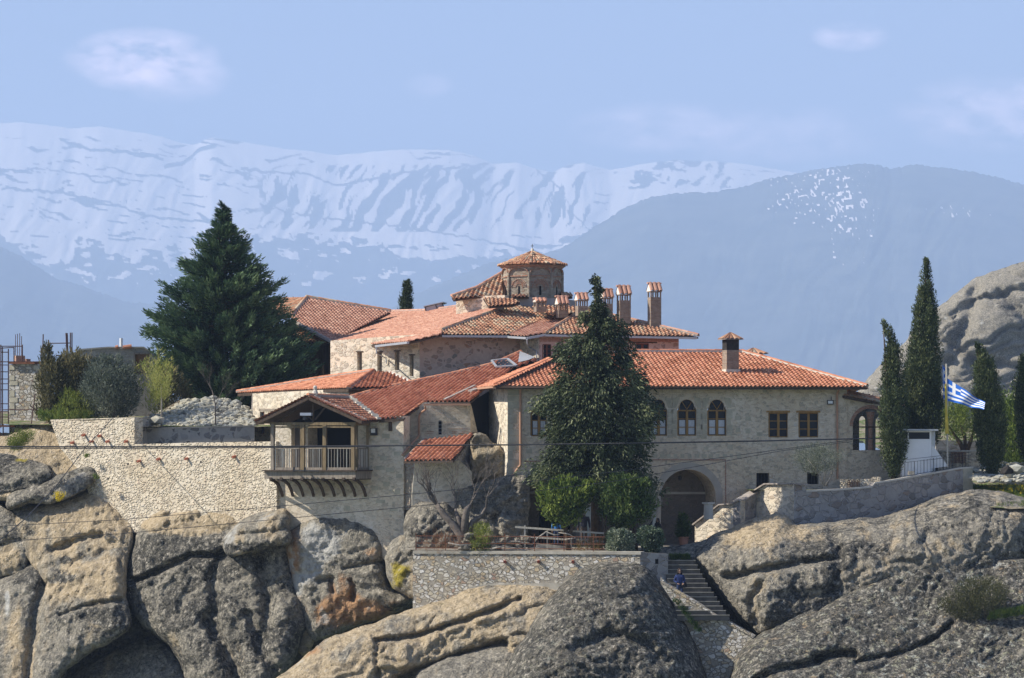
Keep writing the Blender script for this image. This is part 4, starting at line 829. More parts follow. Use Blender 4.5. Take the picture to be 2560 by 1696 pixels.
g0 = E_.at(1317, 849); mb = MB(); mb.tube([g0, g0 + Vector((.03, .2, -.25)), WC.at(1322, 868, .1), WC.at(1341, 878, .1), WC.at(1343, 902, .1)], .04, 6); mb.build('downpipe', M['zinc'], ub)
for s_ in [(1350, 768, 757, 746, 26), (1405, 782, 763, 741, 26), (1454, 777, 753, 733, 26), (1517, 792, 747, 723, 25), (1559.5, 797, 739, 715, 29), (1636, 812, 731, 708, 28)]:
    chimney('chimney', s_[0], s_[1], s_[2], s_[3], s_[4], 170.5 if s_[0] > 1420 else 171.5, 17, ub, 'gable')
def skylight(a, b, c, d, Y):       # tilted glass box: a,b lower edge, c,d upper edge (pixels)
    q = [P(*a, Y), P(*b, Y), P(*c, Y), P(*d, Y)]; bk_ = Vector((.2, 1.3, 0)); mb = MB()
    for i, j in ((0, 1), (1, 2), (2, 3), (3, 0)): mb.bar(q[i], q[j], .06)
    for p_ in q: mb.bar(p_, p_ + bk_, .05)
    m0, m1 = q[0].lerp(q[1], .62), q[3].lerp(q[2], .62); mb.bar(m0, m1, .05); mb.bar(q[0] + bk_, q[1] + bk_, .05); mb.bar(q[2] + bk_, q[3] + bk_, .05)
    o = mb.build('skylight', M['steel'], ub)
    gp = MB(); gp.add([q[0] + Vector((0, .04, 0)), q[1] + Vector((0, .04, 0)), q[2] + Vector((0, .04, 0)), q[3] + Vector((0, .04, 0))], [(0, 1, 2, 3)]); gp.add([q[0], q[3], q[3] + bk_, q[0] + bk_], [(0, 1, 2, 3)]); gp.build('pane', M['skyglass'], o)
    lid = MB(); lid.hexa([q[3] + Vector((-.08, -.08, 0)), q[2] + Vector((.08, -.08, 0)), q[2] + bk_ + Vector((.08, .08, .0)), q[3] + bk_ + Vector((-.08, .08, .0))] + [x + Vector((0, 0, .06)) for x in (q[3] + Vector((-.08, -.08, 0)), q[2] + Vector((.08, -.08, 0)), q[2] + bk_ + Vector((.08, .08, 0)), q[3] + bk_ + Vector((-.08, .08, 0)))])
    lid.build('lid', M['zinc'], o)
    cb = MB(); cb.hexa([x + Vector((0, 0, -.28)) for x in (q[0], q[1], q[1] + bk_, q[0] + bk_)] + [q[0], q[1], q[1] + bk_, q[0] + bk_]); cb.build('curb', M['terracotta'], o)
skylight((1066, 783), (1110, 769), (1105, 757), (1062, 768), C_.at(1088, 776).y); skylight((1175, 775), (1224, 762), (1218, 748), (1171, 760), C_.at(1199, 768).y)
# ================================================================== church with the octagonal dome
chu = thing('church', 'small brick church with octagonal domed tower and iron cross, behind the chimneys', 'church', P(1332, 765, 178))
TY = 178.; tcx = 1331.; Rt = 74.5 * TY / F; C0 = P(tcx, HZ, TY)
def oct(k, r, z): a = R(-6.5 + 45 * k); return Vector((C0.x + r * math.sin(a), C0.y - r * math.cos(a), z))
def zT(py): return (HZ - py) * TY / F
V = [oct(k, Rt, zT(790)) for k in range(8)] + [oct(k, Rt, zT(668)) for k in range(8)]
mesh('drum', V, [(k, (k + 1) % 8, 8 + (k + 1) % 8, 8 + k) for k in range(8)] + [tuple(range(8, 16))], M['old'], chu)
pil = MB(); bb = MB(); fa = MB(); vo = MB()
for k in range(8):
    a, b = oct(k, Rt, 0), oct(k + 1, Rt, 0); mid = (a + b) / 2; nn_ = (mid - Vector((C0.x, C0.y, 0))).normalized(); tt_ = (b - a).normalized(); W = (b - a).length
    def fp(u, py, o=0.): return mid + tt_ * u + nn_ * o + Vector((0, 0, zT(py)))
    pil = MB(); vo = MB(); pil.tube([oct(k, Rt + .02, zT(790)), oct(k, Rt + .02, zT(684))], .085, 8)
    # arched hood, band and fanned brick arch round a slit
    n = 14
    for i in range(n):
        a0, a1 = math.pi * i / n, math.pi * (i + 1) / n
        for (rad, py0, tk, o, L) in ((W * .46, 686, .035, .06, bb),):
            L.bar(fp(rad * math.cos(a0), py0 - 0, o) + Vector((0, 0, rad * .55 * math.sin(a0))), fp(rad * math.cos(a1), py0, o) + Vector((0, 0, rad * .55 * math.sin(a1))), .12, tk, up=nn_.cross(tt_))
        L = bb; rad = W * .36; L.bar(fp(rad * math.cos(a0), 722, .02) + Vector((0, 0, rad * math.sin(a0))), fp(rad * math.cos(a1), 722, .02) + Vector((0, 0, rad * math.sin(a1))), .05, .035, up=nn_.cross(tt_))
    for i in range(13):
        a0 = math.pi * (i + .5) / 13; r0, r1 = W * .15, W * .31
        fa.bar(fp(r0 * math.cos(a0), 722, .02) + Vector((0, 0, r0 * math.sin(a0))), fp(r1 * math.cos(a0), 722, .02) + Vector((0, 0, r1 * math.sin(a0))), .035, .035, up=nn_)
    bb.bar(fp(-W * .42, 694, .03), fp(W * .42, 694, .03), .07, .05)
    vo.poly([fp(-.065, 742, .012), fp(.065, 742, .012), fp(.065, 722, .012), fp(.03, 718.5, .012), fp(-.03, 718.5, .012), fp(-.065, 722, .012)], nn_ * -.02); vo.build('slit_window', M['void'], chu); pil.build('corner_shaft', M['old'], chu)
bb.build('brick_molding', M['redbrick'], chu); fa.build('fan_arch', M['redbrick'], chu)
cr = MB(); cr.add([oct(k, Rt * r_, zT(y_)) for (r_, y_) in ((1.0, 674), (1.10, 668), (1.12, 665)) for k in range(8)], [(j * 8 + k, j * 8 + (k + 1) % 8, (j + 1) * 8 + (k + 1) % 8, (j + 1) * 8 + k) for j in range(2) for k in range(8)]); cr.build('cornice', M['redbrick'], chu)
V, Fc, T = [], [], []; r2 = random.Random(5)
for k in range(8):
    for i in range(6):
        for c_ in range(6):
            f0, f1 = c_ / 6., (c_ + 1.15) / 6.; u0, u1 = (i + .06) / 6., (i + .94) / 6.; tt = r2.random(); base = len(V); m = 5; dj = r2.uniform(-.015, .02)
            if r2.random() < 0: continue
            for (f, lf) in ((f0, .05), (min(f1, 1), .0)):
                for j in range(m):
                    an = math.pi * j / (m - 1); uu_ = u0 + (u1 - u0) * (1 - math.cos(an)) / 2; rr = Rt * 1.16 * (1 - f) + .06; a = oct(k, rr, 0); b = oct(k + 1, rr, 0); q = a.lerp(b, uu_); wdt = (b - a).length / 6
                    V.append(q + Vector((0, 0, zT(666 - 37 * f) + lf + dj + math.sin(an) * wdt * .35))); T.append(tt)
            for j in range(m - 1): Fc.append((base + j, base + j + 1, base + m + j + 1, base + m + j))
            Fc.append(tuple(base + j for j in range(m)))
V2 = len(V); V += [oct(k, Rt * 1.15, zT(667)) for k in range(8)] + [Vector((C0.x, C0.y, zT(630)))]; T += [.1] * 9; Fc += [(V2 + k, V2 + (k + 1) % 8, V2 + 8) for k in range(8)]
mesh('dome_roof', V, Fc, M['tile_old'], chu, attrs={'tint': T})
for k in range(8): ridge('hip_tiles', [oct(k, Rt * 1.15, zT(668)), oct(k, .08, zT(632))], chu, M['tile_old'], .07, .3, bed=False, seed=k)
mb = MB(); mb.lathe(Vector((C0.x, C0.y, zT(634))), [(.22, 0), (.13, .1), (.08, .25), (.05, .3)], 10); o = mb.build('finial', M['mortar'], chu)
mb = MB(); q = Vector((C0.x, C0.y, zT(624))); mb.bar(q, q + Vector((0, 0, .32)), .03); mb.bar(q + Vector((-.09, 0, .2)), q + Vector((.09, 0, .2)), .028); mb.bar(q + Vector((-.05, 0, .26)), q + Vector((.05, 0, .26)), .022); mb.build('cross', M['steel'], chu)
NV = pl3(P(1140, 749, 176.2), P(1256, 740, 176.2), P(1257, 686, 179)); roof('nave_roof', NV, [(1133, 749), (1195, 741), (1256, 741), (1257, 684), (1192, 722), (1129, 742)], chu, M['tile_old'], seed=21, p=.27, course=.33, h=.075)
ridge('hip_tiles', [NV.at(1130, 742), NV.at(1192, 721), NV.at(1257, 683)], chu, M['tile_mid'], .11, .36, seed=4)
NW = wallpl(1150, 177.0, -25); wall('nave_wall', NW, [(1140, 748), (1200, 740), (1262, 738), (1262, 780), (1140, 786)], M['cream'], chu)
NW2 = wallpl(1300, 175.2, 5); wall('base_wall', NW2, [(1278, 745), (1322, 743), (1400, 747), (1442, 752), (1442, 785), (1278, 785)], plain('grey plaster', (.30, .30, .30), .15), chu)
e_ = Pl(P(1300, 742, 174.9), (-.1, -math.sin(R(25)), math.cos(R(25)))); roof('lean_to_roof', e_, [(1277, 743), (1322, 742), (1320, 737), (1282, 736)], chu, M['tile_old'], seed=22, p=.22, course=.3, h=.07)
e_ = Pl(P(1410, 742, 177), (.2, -math.sin(R(25)), math.cos(R(25)))); roof('lean_to_roof', e_, [(1402, 745), (1432, 742), (1424, 733), (1402, 730)], chu, M['tile_old'], seed=23, p=.22, course=.3, h=.07)
# ================================================================== lower left house
lh = thing('lower_house', 'low cream stone house with shallow red roof left of the balcony', 'building', P(700, 1105, 168))
S1 = pl3(P(594, 983, 176), P(873, 970, 163.2), P(934, 929, 168.5)); S2 = pl3(P(873, 970, 163.2), P(957, 968, 163.4), P(934, 929, 168.5))
S1b = pl3(P(594, 983, 176), P(873, 970, 163.2), P(873, 943, 169.5))
roof('roof_slope', S1, [(594, 983), (693, 977), (873, 970), (934, 929), (800, 948), (700, 965)], lh, M['tile_new'], seed=31, p=.24, course=.34)
roof('roof_slope', S2, [(873, 970), (960, 968), (1028, 955), (972, 930), (934, 929)], lh, M['tile_new'], seed=32, p=.24, course=.34)
ridge('ridge_tiles', [S1.at(594, 981), S1.at(700, 964), S1.at(800, 947), S1.at(934, 928)], lh, M['tile_new'], .11, .42, seed=1); ridge('hip_tiles', [S1.at(873, 970), S1.at(934, 928)], lh, M['tile_new'], .12, .36, seed=2)
mb = MB(); mb.bar(S2.at(972, 929), S2.at(1030, 956), .22, .08); mb.build('flashing', M['plaster'], lh)
mb = MB(); mb.bar(P(596, 988, 176), P(693, 982, 171.3), .1, .16); mb.bar(P(693, 982, 171.3), P(873, 976, 163.4), .1, .16); mb.bar(P(873, 976, 163.4), P(957, 974, 163.6), .1, .16); mb.build('eave_board', M['dark_wood'], lh)
LW = pl3(P(632, HZ, 172.2), P(873, HZ, 163.9), P(632, HZ - 50, 172.2))
wall('wall', LW, [(632, 984), (873, 972), (873, 1115), (632, 1115)], M['cream'], lh, [(rect(650, 1030, 661, 1085), .2), (rect(675, 1030, 686, 1085), .2)])
LW2 = pl3(P(873, HZ, 163.9), P(970, HZ, 164.1), P(873, HZ - 50, 163.9)); wall('wall', LW2, [(873, 972), (1030, 962), (1030, 1010), (873, 1010)], M['redbrick'], lh)
mb = MB(); mb.add([P(632, 984, 172.2), P(632, 1115, 172.2), P(628, 1115, 178), P(628, 984, 178)], [(0, 1, 2, 3)]); mb.build('wall', M['dark'], lh)
for x in (650, 675): window(LW, x, 1031, x + 11, 1084, lh, M['red_wood'], 1, 1, off=-.08, bw=.05)
mb = MB(); strip(mb, LW, rect(647, 1022, 690, 1028), .03, .1); mb.build('lintel', M['grey_wood'], lh)
# ================================================================== balcony house with the big ribbed roof
bh = thing('balcony_house', 'stone tower house with jettied timber balcony and long ribbed red roof', 'building', P(840, 1260, 159))
TW = wallpl(700, 160, -22)
wall('wall', TW, [(684, 1190), (690, 1052), (1009, 1040), (1009, 1275), (1012, 1420), (960, 1400), (900, 1330), (770, 1312), (730, 1345), (716, 1345), (690, 1260)], M['wall'], bh, [(rect(728, 1062, 763, 1176), .5), (rect(770, 1062, 895, 1172), 1.2)], depth=.8)
mb = MB(); strip(mb, TW, rect(768, 1058, 900, 1176), -1.15, .05); mb.build('doorway', M['void'], bh)
mb = MB(); strip(mb, TW, rect(726, 1058, 765, 1180), -.45, .05); mb.build('inner_board', plain('shaded board', (.16, .15, .15)), bh)
s_, c_ = math.sin(R(17)), math.cos(R(17)); azm = R(-22); M3 = Pl(P(947, 1049, 157.4), (math.sin(azm) * s_, -math.cos(azm) * s_, c_))
M3o = [(874, 996), (947, 1049), (1009, 1044), (1060, 1005), (1176, 1004), (1198, 984), (1183, 968), (1284, 923), (1344, 901), (1303, 882), (1233, 913), (1131, 937), (960, 972)]
roof('ribbed_roof', M3, M3o, bh, M['tile_new'], p=.25, course=.40, h=.10, seed=41, tmean=.5, tvar=.4)
ridge('ridge_tiles', [M3.at(874, 995), M3.at(960, 971), M3.at(1131, 936), M3.at(1233, 912), M3.at(1303, 881)], bh, M['tile_new'], .10, .5, bed=M['greymortar'], seed=4)
mb = MB(); mb.bar(M3.at(1112, 1003) + M3.n * .07, M3.at(1188, 968) + M3.n * .07, .16, .12, up=M3.n); mb.bar(M3.at(1175, 984) + M3.n * .07, M3.at(1192, 978) + M3.n * .07, .3, .2, up=M3.n); mb.build('mortar_patch', M['greymortar'], bh)
mb = MB(); mb.bar(M3.at(1244, 920) + M3.n * .1, M3.at(1290, 921) + M3.n * .1, .5, .05, up=M3.n); mb.add([M3.at(x, y_) + M3.n * .12 for x, y_ in ((1242, 908), (1270, 905), (1284, 920), (1243, 923))], [(0, 1, 2, 3)]); o = mb.build('roof_window', M['glass'], bh)
mb = MB(); pts = [M3.at(x, y_) + M3.n * .15 for x, y_ in ((1230, 908), (1270, 904), (1292, 921), (1242, 924))]
for i in range(4): mb.bar(pts[i], pts[(i + 1) % 4], .12, .08, up=M3.n)
mb.build('frame', M['zinc'], o)
mb = MB(); mb.add([M3.at(x, y_) + M3.n * .14 for x, y_ in ((1300, 884), (1338, 899), (1322, 906), (1296, 912))], [(0, 1, 2), (0, 2, 3)]); mb.build('zinc_flashing', M['zinc'], bh)
# balcony house's own gabled roof over the balcony
BP = Pl(TW.p + TW.n * 2.0, TW.n)          # front plane of the balcony
RPf = Pl(TW.p + TW.n * 2.45, TW.n)         # roof gable plane
apx, le, re = RPf.at(771, 992), RPf.at(640, 1056), RPf.at(905, 1053)
M2 = pl3(apx, re, P(873, 996, apx.y + 2.6)); M2L = pl3(apx, le, apx + (P(873, 996, apx.y + 2.6) - apx))
vly = M2.at(873, 995)
roof('balcony_roof', M2, [(771, 992), (905, 1053), (947, 1049), (874, 996)], bh, M['tile_new'], p=.25, course=.3, h=.04, lift=.03, seed=42)
back = (vly - apx); V = [apx, le, le + back, apx + back]
up_ = M2L.n if M2L.n.z > 0 else -M2L.n
lt = MB(); lt.poly([x + up_ * .0 for x in V], up_ * -.08); lt.build('roof_boarding', M['dark_wood'], bh)
V, Fc, T = [], [], []
for (a, b) in ((le, apx), (apx, re)):         # the verge: a row of barrels across each rake, running back
    n = 16; x = (b - a) / n; nn_ = (M2.n if M2.n.z > 0 else -M2.n) if a is apx else up_
    for i in range(n):
        for rw in range(1 if a is apx else 7):
            base = len(V); m = 6; tt = random.random()
            for s2 in (-.12 + rw * .38, .32 + rw * .38):
                for k in range(m): an = math.pi * k / (m - 1); V.append(a + x * (i + .5 - .5 * math.cos(an)) + back.normalized() * s2 + nn_ * (math.sin(an) * .075 + .04 + (.02 if s2 < rw * .38 else 0))); T.append(tt)
            for k in range(m - 1): Fc.append((base + k, base + k + 1, base + m + k + 1, base + m + k))
mesh('verge_tiles', V, Fc, M['tile_new'], bh, attrs={'tint': T})
ridge('ridge_tiles', [apx + up_ * .05, vly + up_ * .03], bh, M['tile_new'], .10, .4, bed=M['greymortar'], seed=9)
mb = MB(); q = M2.at(874, 996); w_ = M2.at(946, 1049)
for i in range(14): t = i / 13.; c = q.lerp(w_, t) + Vector((random.uniform(-.05, .05), 0, random.uniform(0, .06))); mb.box(c + Vector((0, 0, .05)), (.26, .3, .12), rz=random.uniform(0, 2))
qq = apx.lerp(re, 0.02) + back.normalized() * .42
for i in range(15): t = (i + .4) / 15.; c = apx.lerp(re, t) + back.normalized() * .38 + M2.n * 0; mb.box(c + Vector((random.uniform(-.03, .03), 0, .07)), (.2, .2, .09), rz=random.uniform(0, 2))
mb.build('mortar_bed', M['mortar'], bh)
mb = MB(); mb.lathe(apx + back.normalized() * .55 + Vector((0, 0, .1)), [(.13, 0), (.17, .08), (.13, .2), (.08, .27), (.10, .33), (.11, .42), (.05, .5)], 10); mb.build('finial', M['coping'], bh)
mb = MB(); mb.bar(le + Vector((0, 0, -.08)), apx + Vector((0, 0, -.08)), .08, .16); mb.bar(apx + Vector((0, 0, -.08)), re + Vector((0, 0, -.08)), .08, .16); mb.build('barge_board', M['dark_wood'], bh)
mb = MB(); mb.add([TW.at(692, 1058, .02), TW.at(900, 1058, .02), TW.at(884, 1040, .02), TW.at(778, 990, .02), TW.at(700, 1030, .02)], [(0, 1, 2, 3, 4)]); mb.build('gable_shade_sheet', M['void'], bh)  # near-black sheet added for the shade under the gable roof
# right-hand eave of the ribbed roof and the wall below it
mb = MB(); mb.bar(M3.at(947, 1054), M3.at(1009, 1050), .12, .14); mb.bar(M3.at(1060, 1010), M3.at(1176, 1009), .1, .12); mb.build('eave_board', M['dark_wood'], bh)
gutter('gutter', [P(1059, 1012, 158.4), P(1176, 1012, 158.4)], bh, M['copper'], .065)
mb = MB(); mb.tube([P(1062, 1016, 158.4), P(1064, 1024, 158.5), P(1050, 1034, 158.9), P(1047, 1045, 159), P(1047, 1090, 159), P(1010, 1132, 157), P(1006, 1138, 156.8)], .06, 8); mb.build('downpipe', M['copper'], bh)
MW = wallpl(1050, 159.3, 3)
ho = [(1096, 1087), (1096, 1055)] + [(1100 - 4.5 * math.cos(a), 1055 - 4 * math.sin(a)) for a in np.linspace(0.2, math.pi - .2, 5)] + [(1104.5, 1055), (1104.5, 1087)]
wall('wall', MW, [(1009, 1044), (1060, 1006), (1176, 1006), (1176, 1110), (1009, 1200)], M['cream'] and M['wall'], bh, [(ho, .2)], depth=.5)
mb = MB(); strip(mb, MW, rect(1094, 1050, 1107, 1089), -.12, .05); o = mb.build('slit_window', plain('grey stone lattice', (.22, .23, .27), .1), bh)
mb = MB()
for y_ in (1058, 1067, 1076, 1085): q = MW.at(1100.3, y_, -.11); mb.poly([q + Vector((math.cos(a) * .085, 0, math.sin(a) * .085)) for a in np.linspace(0, 2 * math.pi, 12, endpoint=False)], (0, .01, 0))
mb.build('round_light', M['void'], o)
mb = MB(); rs = random.Random(8)
for i in range(26): x = rs.uniform(1060, 1160); y_ = rs.choice((1057, 1061, 1068, 1072, 1079, 1083)); strip(mb, MW, rect(x, y_, min(x + rs.uniform(8, 22), 1170), y_ + 1.2), .012, .02) if not 1088 < x + 10 < 1112 else None
mb.build('brick_course', M['redbrick'], bh)
mb = MB(); mb.add([P(1176, 1006, 159.6), P(1176, 1110, 159.6), P(1228, 1120, 162), P(1228, 975, 162)], [(0, 1, 2, 3)]); mb.build('recess_shade_sheet', M['void'], bh)  # near-black sheet in place of the shade inside the recess
mb = MB(); mb.add([P(1166, 1004, 159.35), P(1176, 1004, 159.5), P(1194, 1082, 160), P(1176, 1082, 159.5)], [(0, 1, 2, 3)]); mb.build('corner_buttress', M['wall'], bh)
rs = random.Random(12)
for (x, y_) in [(955, 1085), (975, 1100), (985, 1130), (950, 1140), (940, 1165), (965, 1170), (990, 1185), (958, 1205), (930, 1215), (985, 1225), (905, 1240), (940, 1250), (860, 1265), (975, 1270)]:
    w_, h_ = rs.uniform(14, 24), rs.uniform(8, 12); mb = MB(); strip(mb, TW, rect(x, y_, min(x + w_, 1008), y_ + h_), .012, .1); mb.build('wall_block', M['dressed'], bh)
# the balcony
fl = 1178.; bal = None
b0, b1 = BP.at(661, fl), BP.at(889, fl); bkv = -TW.n * 2.05
dk = MB(); zz = Vector((0, 0, .42)); c4 = [b0, b1, b1 + bkv, b0 + bkv]; dk.hexa([x - zz for x in c4] + c4)
bal = dk.build('balcony', M['grey_wood'], bh)
ed = MB(); e_ = TW.n * .05; ed.bar(b0 + e_ + Vector((-.05, 0, .02)), b1 + e_ + Vector((.05, 0, .02)), .16, .07); ed.bar(b1 + Vector((.04, 0, .02)), b1 + bkv + Vector((.04, 0, .02)), .1, .07); ed.build('floor_edge', M['dark_wood'], bal)
PXS = [(682, 8), (757, 11), (812, 9), (883, 9)]
topy = 1060
for x, wpx in PXS:
    p0 = BP.at(x, fl - 2, -.10); p1 = BP.at(x, topy, -.10); mb = MB(); mb.bar(p0, p1, wpx / 46., .17, up=BP.n); mb.build('post', M['grey_wood'] if x < 700 else M['yellow_wood'], bal)
sp_ = BP.at(883, fl - 2, -.10) - BP.n * 0
for dd in (.35, 1.75):
    mb = MB(); q = BP.at(884, fl - 2, -.12) + bkv.normalized() * dd; mb.bar(q, q + Vector((0, 0, 2.55)), .13, .13); mb.build('post', M['yellow_wood'], bal)
mb = MB(); mb.bar(BP.at(676, 1060, -.1), BP.at(891, 1060, -.1), .16, .16); mb.bar(BP.at(690, 1068, -.1), BP.at(884, 1068, -.1), .1, .08); mb.bar(BP.at(886, 1060, -.12), BP.at(886, 1060, -.12) + bkv, .14, .16); mb.bar(BP.at(680, 1060, -.12), BP.at(680, 1060, -.12) + bkv, .14, .16); mb.build('top_beam', M['yellow_wood'], bal)
mb = MB(); kp = BP.at(783, 1012, -.1); mb.bar(BP.at(783, 1057, -.1), kp, .11); mb.bar(BP.at(788, 1050, -.1), BP.at(812, 1020, -.1), .08); mb.bar(BP.at(780, 1050, -.1), BP.at(768, 1038, -.1), .07); mb.bar(BP.at(690, 1058, -.15), BP.at(771, 1004, -.15), .08); mb.build('king_post_truss', M['dark_wood'], bal)
def rail(xa, xb, n, pl_):
    mb = MB(); mb.bar(pl_(xa, 1121), pl_(xb, 1121), .08, .07); mb.bar(pl_(xa, 1171), pl_(xb, 1171), .07, .08); mb.bar(pl_(xa, 1174.5), pl_(xb, 1174.5), .08, .06)
    o = mb.build('railing', M['grey_wood'], bal)
    for i in range(n):
        t = xa + (xb - xa) * (i + .5) / n; q = MB(); q.bar(pl_(t, 1121), pl_(t, 1172), .055 * random.uniform(.9, 1.15), .05); q.build('baluster', M['grey_wood'] if i % 3 else M['pale_wood'], o)
fpl = lambda x, y_: BP.at(x, y_, -.10)
rail(686, 749, 11, fpl); rail(764, 806, 8, fpl); rail(817, 878, 8, fpl)
def spl(x, y_): q = BP.at(885, y_, -.12); return q + bkv.normalized() * ((x - 885) / 46. * 46 / 19.)
rail(890, 918, 7, spl)
for i, x in enumerate(np.linspace(676, 884, 9)):
    a = BP.at(x, 1199, -.06); b = TW.at(x + 30, 1240, .05); mid = a.lerp(b, .5) + Vector((.10, .0, .16)); mb = MB(); pts = [a, a.lerp(mid, .5) + Vector((.02, 0, .05)), mid, mid.lerp(b, .55) + Vector((.02, 0, .03)), b]
    for p, q in zip(pts[:-1], pts[1:]): mb.bar(p, q, .13, .13)
    mb.build('bracket', M['dark_wood'], bal); mb = MB(); mb.bar(BP.at(x, 1197, .06), BP.at(x, 1197, .06) + bkv, .14, .12); mb.build('joist', M['dark_wood'], bal)
mb = MB(); mb.box(BP.at(766, 1036, .55), (.62, .28, .15), rz=R(-15)); o = mb.build('floodlight', plain('grey blue lamp case', (.30, .34, .42)), bh); mb = MB(); mb.box(BP.at(763, 1045, .5), (.2, .2, .22), rz=R(-15)); mb.build('bracket_box', M['steel'], o)
mb = MB(); q = TW.at(935, 1080, .15); mb.box(q, (.32, .22, .40), rz=R(-22)); o = mb.build('wall_lamp', M['steel'], bh); mb = MB(); mb.box(q + TW.n * .112 + Vector((0, 0, .06)), (.24, .012, .22), rz=R(-22)); mb.build('lamp_glass', M['white'], o)
mb = MB(); strip(mb, TW, rect(971, 1056, 978, 1078), .12, .12); mb.build('rafter_bracket', M['dark_wood'], bh)
mb = MB(); a, b = BP.at(735, 1176, .35), BP.at(762, 1176, .35)
for q in (a, b): mb.bar(q + Vector((0, 0, -.08)), q + Vector((0, 0, .16)), .1, .08)
mb.bar(a, BP.at(797, 1178, .35), .06, .06); mb.bar(b, b + Vector((0, .7, 0)), .06, .06); mb.bar(a, a + Vector((0, .7, 0)), .06, .06); mb.build('hoist_arm', M['steel'], bal)
# ================================================================== chapel with the small tiled roof
cp = thing('chapel', 'tiny stone chapel under a small steep red tiled roof, right of the balcony tower', 'chapel', P(1070, 1260, 157.3))
M4 = Pl(P(1011, 1152, 155.6), (math.sin(R(-30)) * math.sin(R(26)), -math.cos(R(-30)) * math.sin(R(26)), math.cos(R(26))))
roof('roof', M4, [(1011, 1153), (1133, 1150), (1184, 1084), (1133, 1094), (1062, 1100)], cp, M['tile_new'], p=.27, course=.36, h=.085, seed=51, tmean=.3, tvar=.3)
ridge('mortar_verge', [M4.at(1012, 1150), M4.at(1062, 1100)], cp, M['greymortar'], .06, .5, bed=False, seed=3)
CW = wallpl(1010, 156.3, 6)
wall('wall', CW, [(1037, 1155), (1130, 1152), (1150, 1152), (1180, 1180), (1180, 1290), (1030, 1290), (1030, 1240)], M['wall'], cp, [(rect(1066, 1207, 1078, 1229), .2)])
mb = MB(); strip(mb, CW, rect(1064, 1205, 1080, 1231), -.15, .03); o = mb.build('barred_window', M['void'], cp); mb = MB(); [mb.bar(CW.at(x, 1207, -.05), CW.at(x, 1229, -.05), .02) for x in (1069, 1072, 1075)]; mb.build('iron_bars', M['steel'], o)
mb = MB(); strip(mb, CW, rect(1070.3, 1181, 1072, 1196), .012, .02); strip(mb, CW, rect(1066.5, 1186, 1076, 1187.6), .012, .02)
for (x, y_) in [(1057, 1179), (1060, 1184), (1079, 1185), (1058, 1193), (1077, 1195), (1097, 1177), (1060, 1172)]: strip(mb, CW, rect(x, y_, x + 7, y_ + 1.2), .012, .02)
mb.build('brick_cross', M['redbrick'], cp)
mb = MB(); mb.add([P(1009, 1154, 157.5), P(1009, 1275, 157.5), P(1038, 1275, 156.6), P(1038, 1154, 156.6)], [(0, 1, 2, 3)]); mb.build('side_wall', M['old'], cp)
mb = MB(); mb.bar(M4.at(1010, 1157), M4.at(1133, 1154), .1, .1); mb.build('eave_board', M['dark_wood'], cp)
mb = MB(); mb.add([P(1130, 1150, 156.6), P(1184, 1087, 158.9), P(1186, 1240, 158.9), P(1140, 1240, 156.8)], [(0, 1, 2, 3)]); mb.build('side_wall', M['dark'], cp)
# ================================================================== walls, terraces and ground
def obj1(name, mb, mat, label, cat, kind=None, group=None, smooth=False):
    c = Vector(mb.v[0]); o = mb.build(name, mat, None, smooth, loc=c); tag(o, label, cat, group, kind); return o
RW = wallpl(690, TW.at(690, HZ).y - .25, -36)
rw = thing('retaining_wall', 'long sunlit cream rubble retaining wall left of the balcony, with clay drain pipes', 'wall', P(400, 1300, 162))
wall('wall', RW, [(126, 1051), (230, 1052), (300, 1047), (336, 1045), (336, 1111), (480, 1107), (690, 1104), (692, 1290), (600, 1330), (360, 1340), (250, 1300), (200, 1180), (150, 1120)], M['pale'], rw, depth=.7)
mb = MB(); a, b = RW.at(336, 1045), RW.at(336, 1111); e = P(365, 1046, 166.2) - P(336, 1045, a.y); e = Vector((.75, 3.2, 0)); mb.add([a, b, b + e, a + e], [(0, 1, 2, 3)]); mb.build('return_face', M['garden'], rw)  # darker masonry puts this side's shade into its colour
mb = MB(); mb.hexa([RW.at(126, 1052), RW.at(336, 1046), RW.at(336, 1046) + e, RW.at(126, 1052) + e * .3] + [x + Vector((0, 0, .05)) for x in (RW.at(126, 1052), RW.at(336, 1046), RW.at(336, 1046) + e, RW.at(126, 1052) + e * .3)]); mb.build('coping', M['cream'], rw)
for (x, y_) in [(215, 1087), (255, 1089), (187, 1106), (235, 1103), (275, 1103), (321, 1103), (353, 1152), (402, 1147), (472, 1146), (591, 1141)]:
    q = RW.at(x, y_, -.1); mb = MB(); d_ = RW.n + Vector((.1, 0, -.12)); mb.tube([q, q + d_ * .38], .075, 8, cap=False); mb.tube([q, q + d_ * .375], .05, 8); mb.build('drain_pipe', M['clay_pipe'], rw)
for (x, y_) in [(318, 1158), (268, 1195), (500, 1153)]:
    mb = MB(); strip(mb, RW, rect(x, y_, x + 4, y_ + 5), .004, .02); mb.build('weep_hole', M['void'], rw)
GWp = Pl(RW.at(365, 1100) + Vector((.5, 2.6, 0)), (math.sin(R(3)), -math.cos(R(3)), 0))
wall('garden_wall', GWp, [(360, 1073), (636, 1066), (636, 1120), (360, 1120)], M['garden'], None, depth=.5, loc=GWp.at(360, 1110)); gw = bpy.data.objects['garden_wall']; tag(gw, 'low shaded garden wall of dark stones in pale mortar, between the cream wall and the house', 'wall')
mb = MB(); mb.hexa([GWp.at(360, 1073.5, .05), GWp.at(636, 1066.5, .05), GWp.at(636, 1066.5, -.5), GWp.at(360, 1073.5, -.5)] + [x + Vector((0, 0, .07)) for x in (GWp.at(360, 1073.5, .05), GWp.at(636, 1066.5, .05), GWp.at(636, 1066.5, -.5), GWp.at(360, 1073.5, -.5))]); mb.build('coping', M['concrete'], gw)
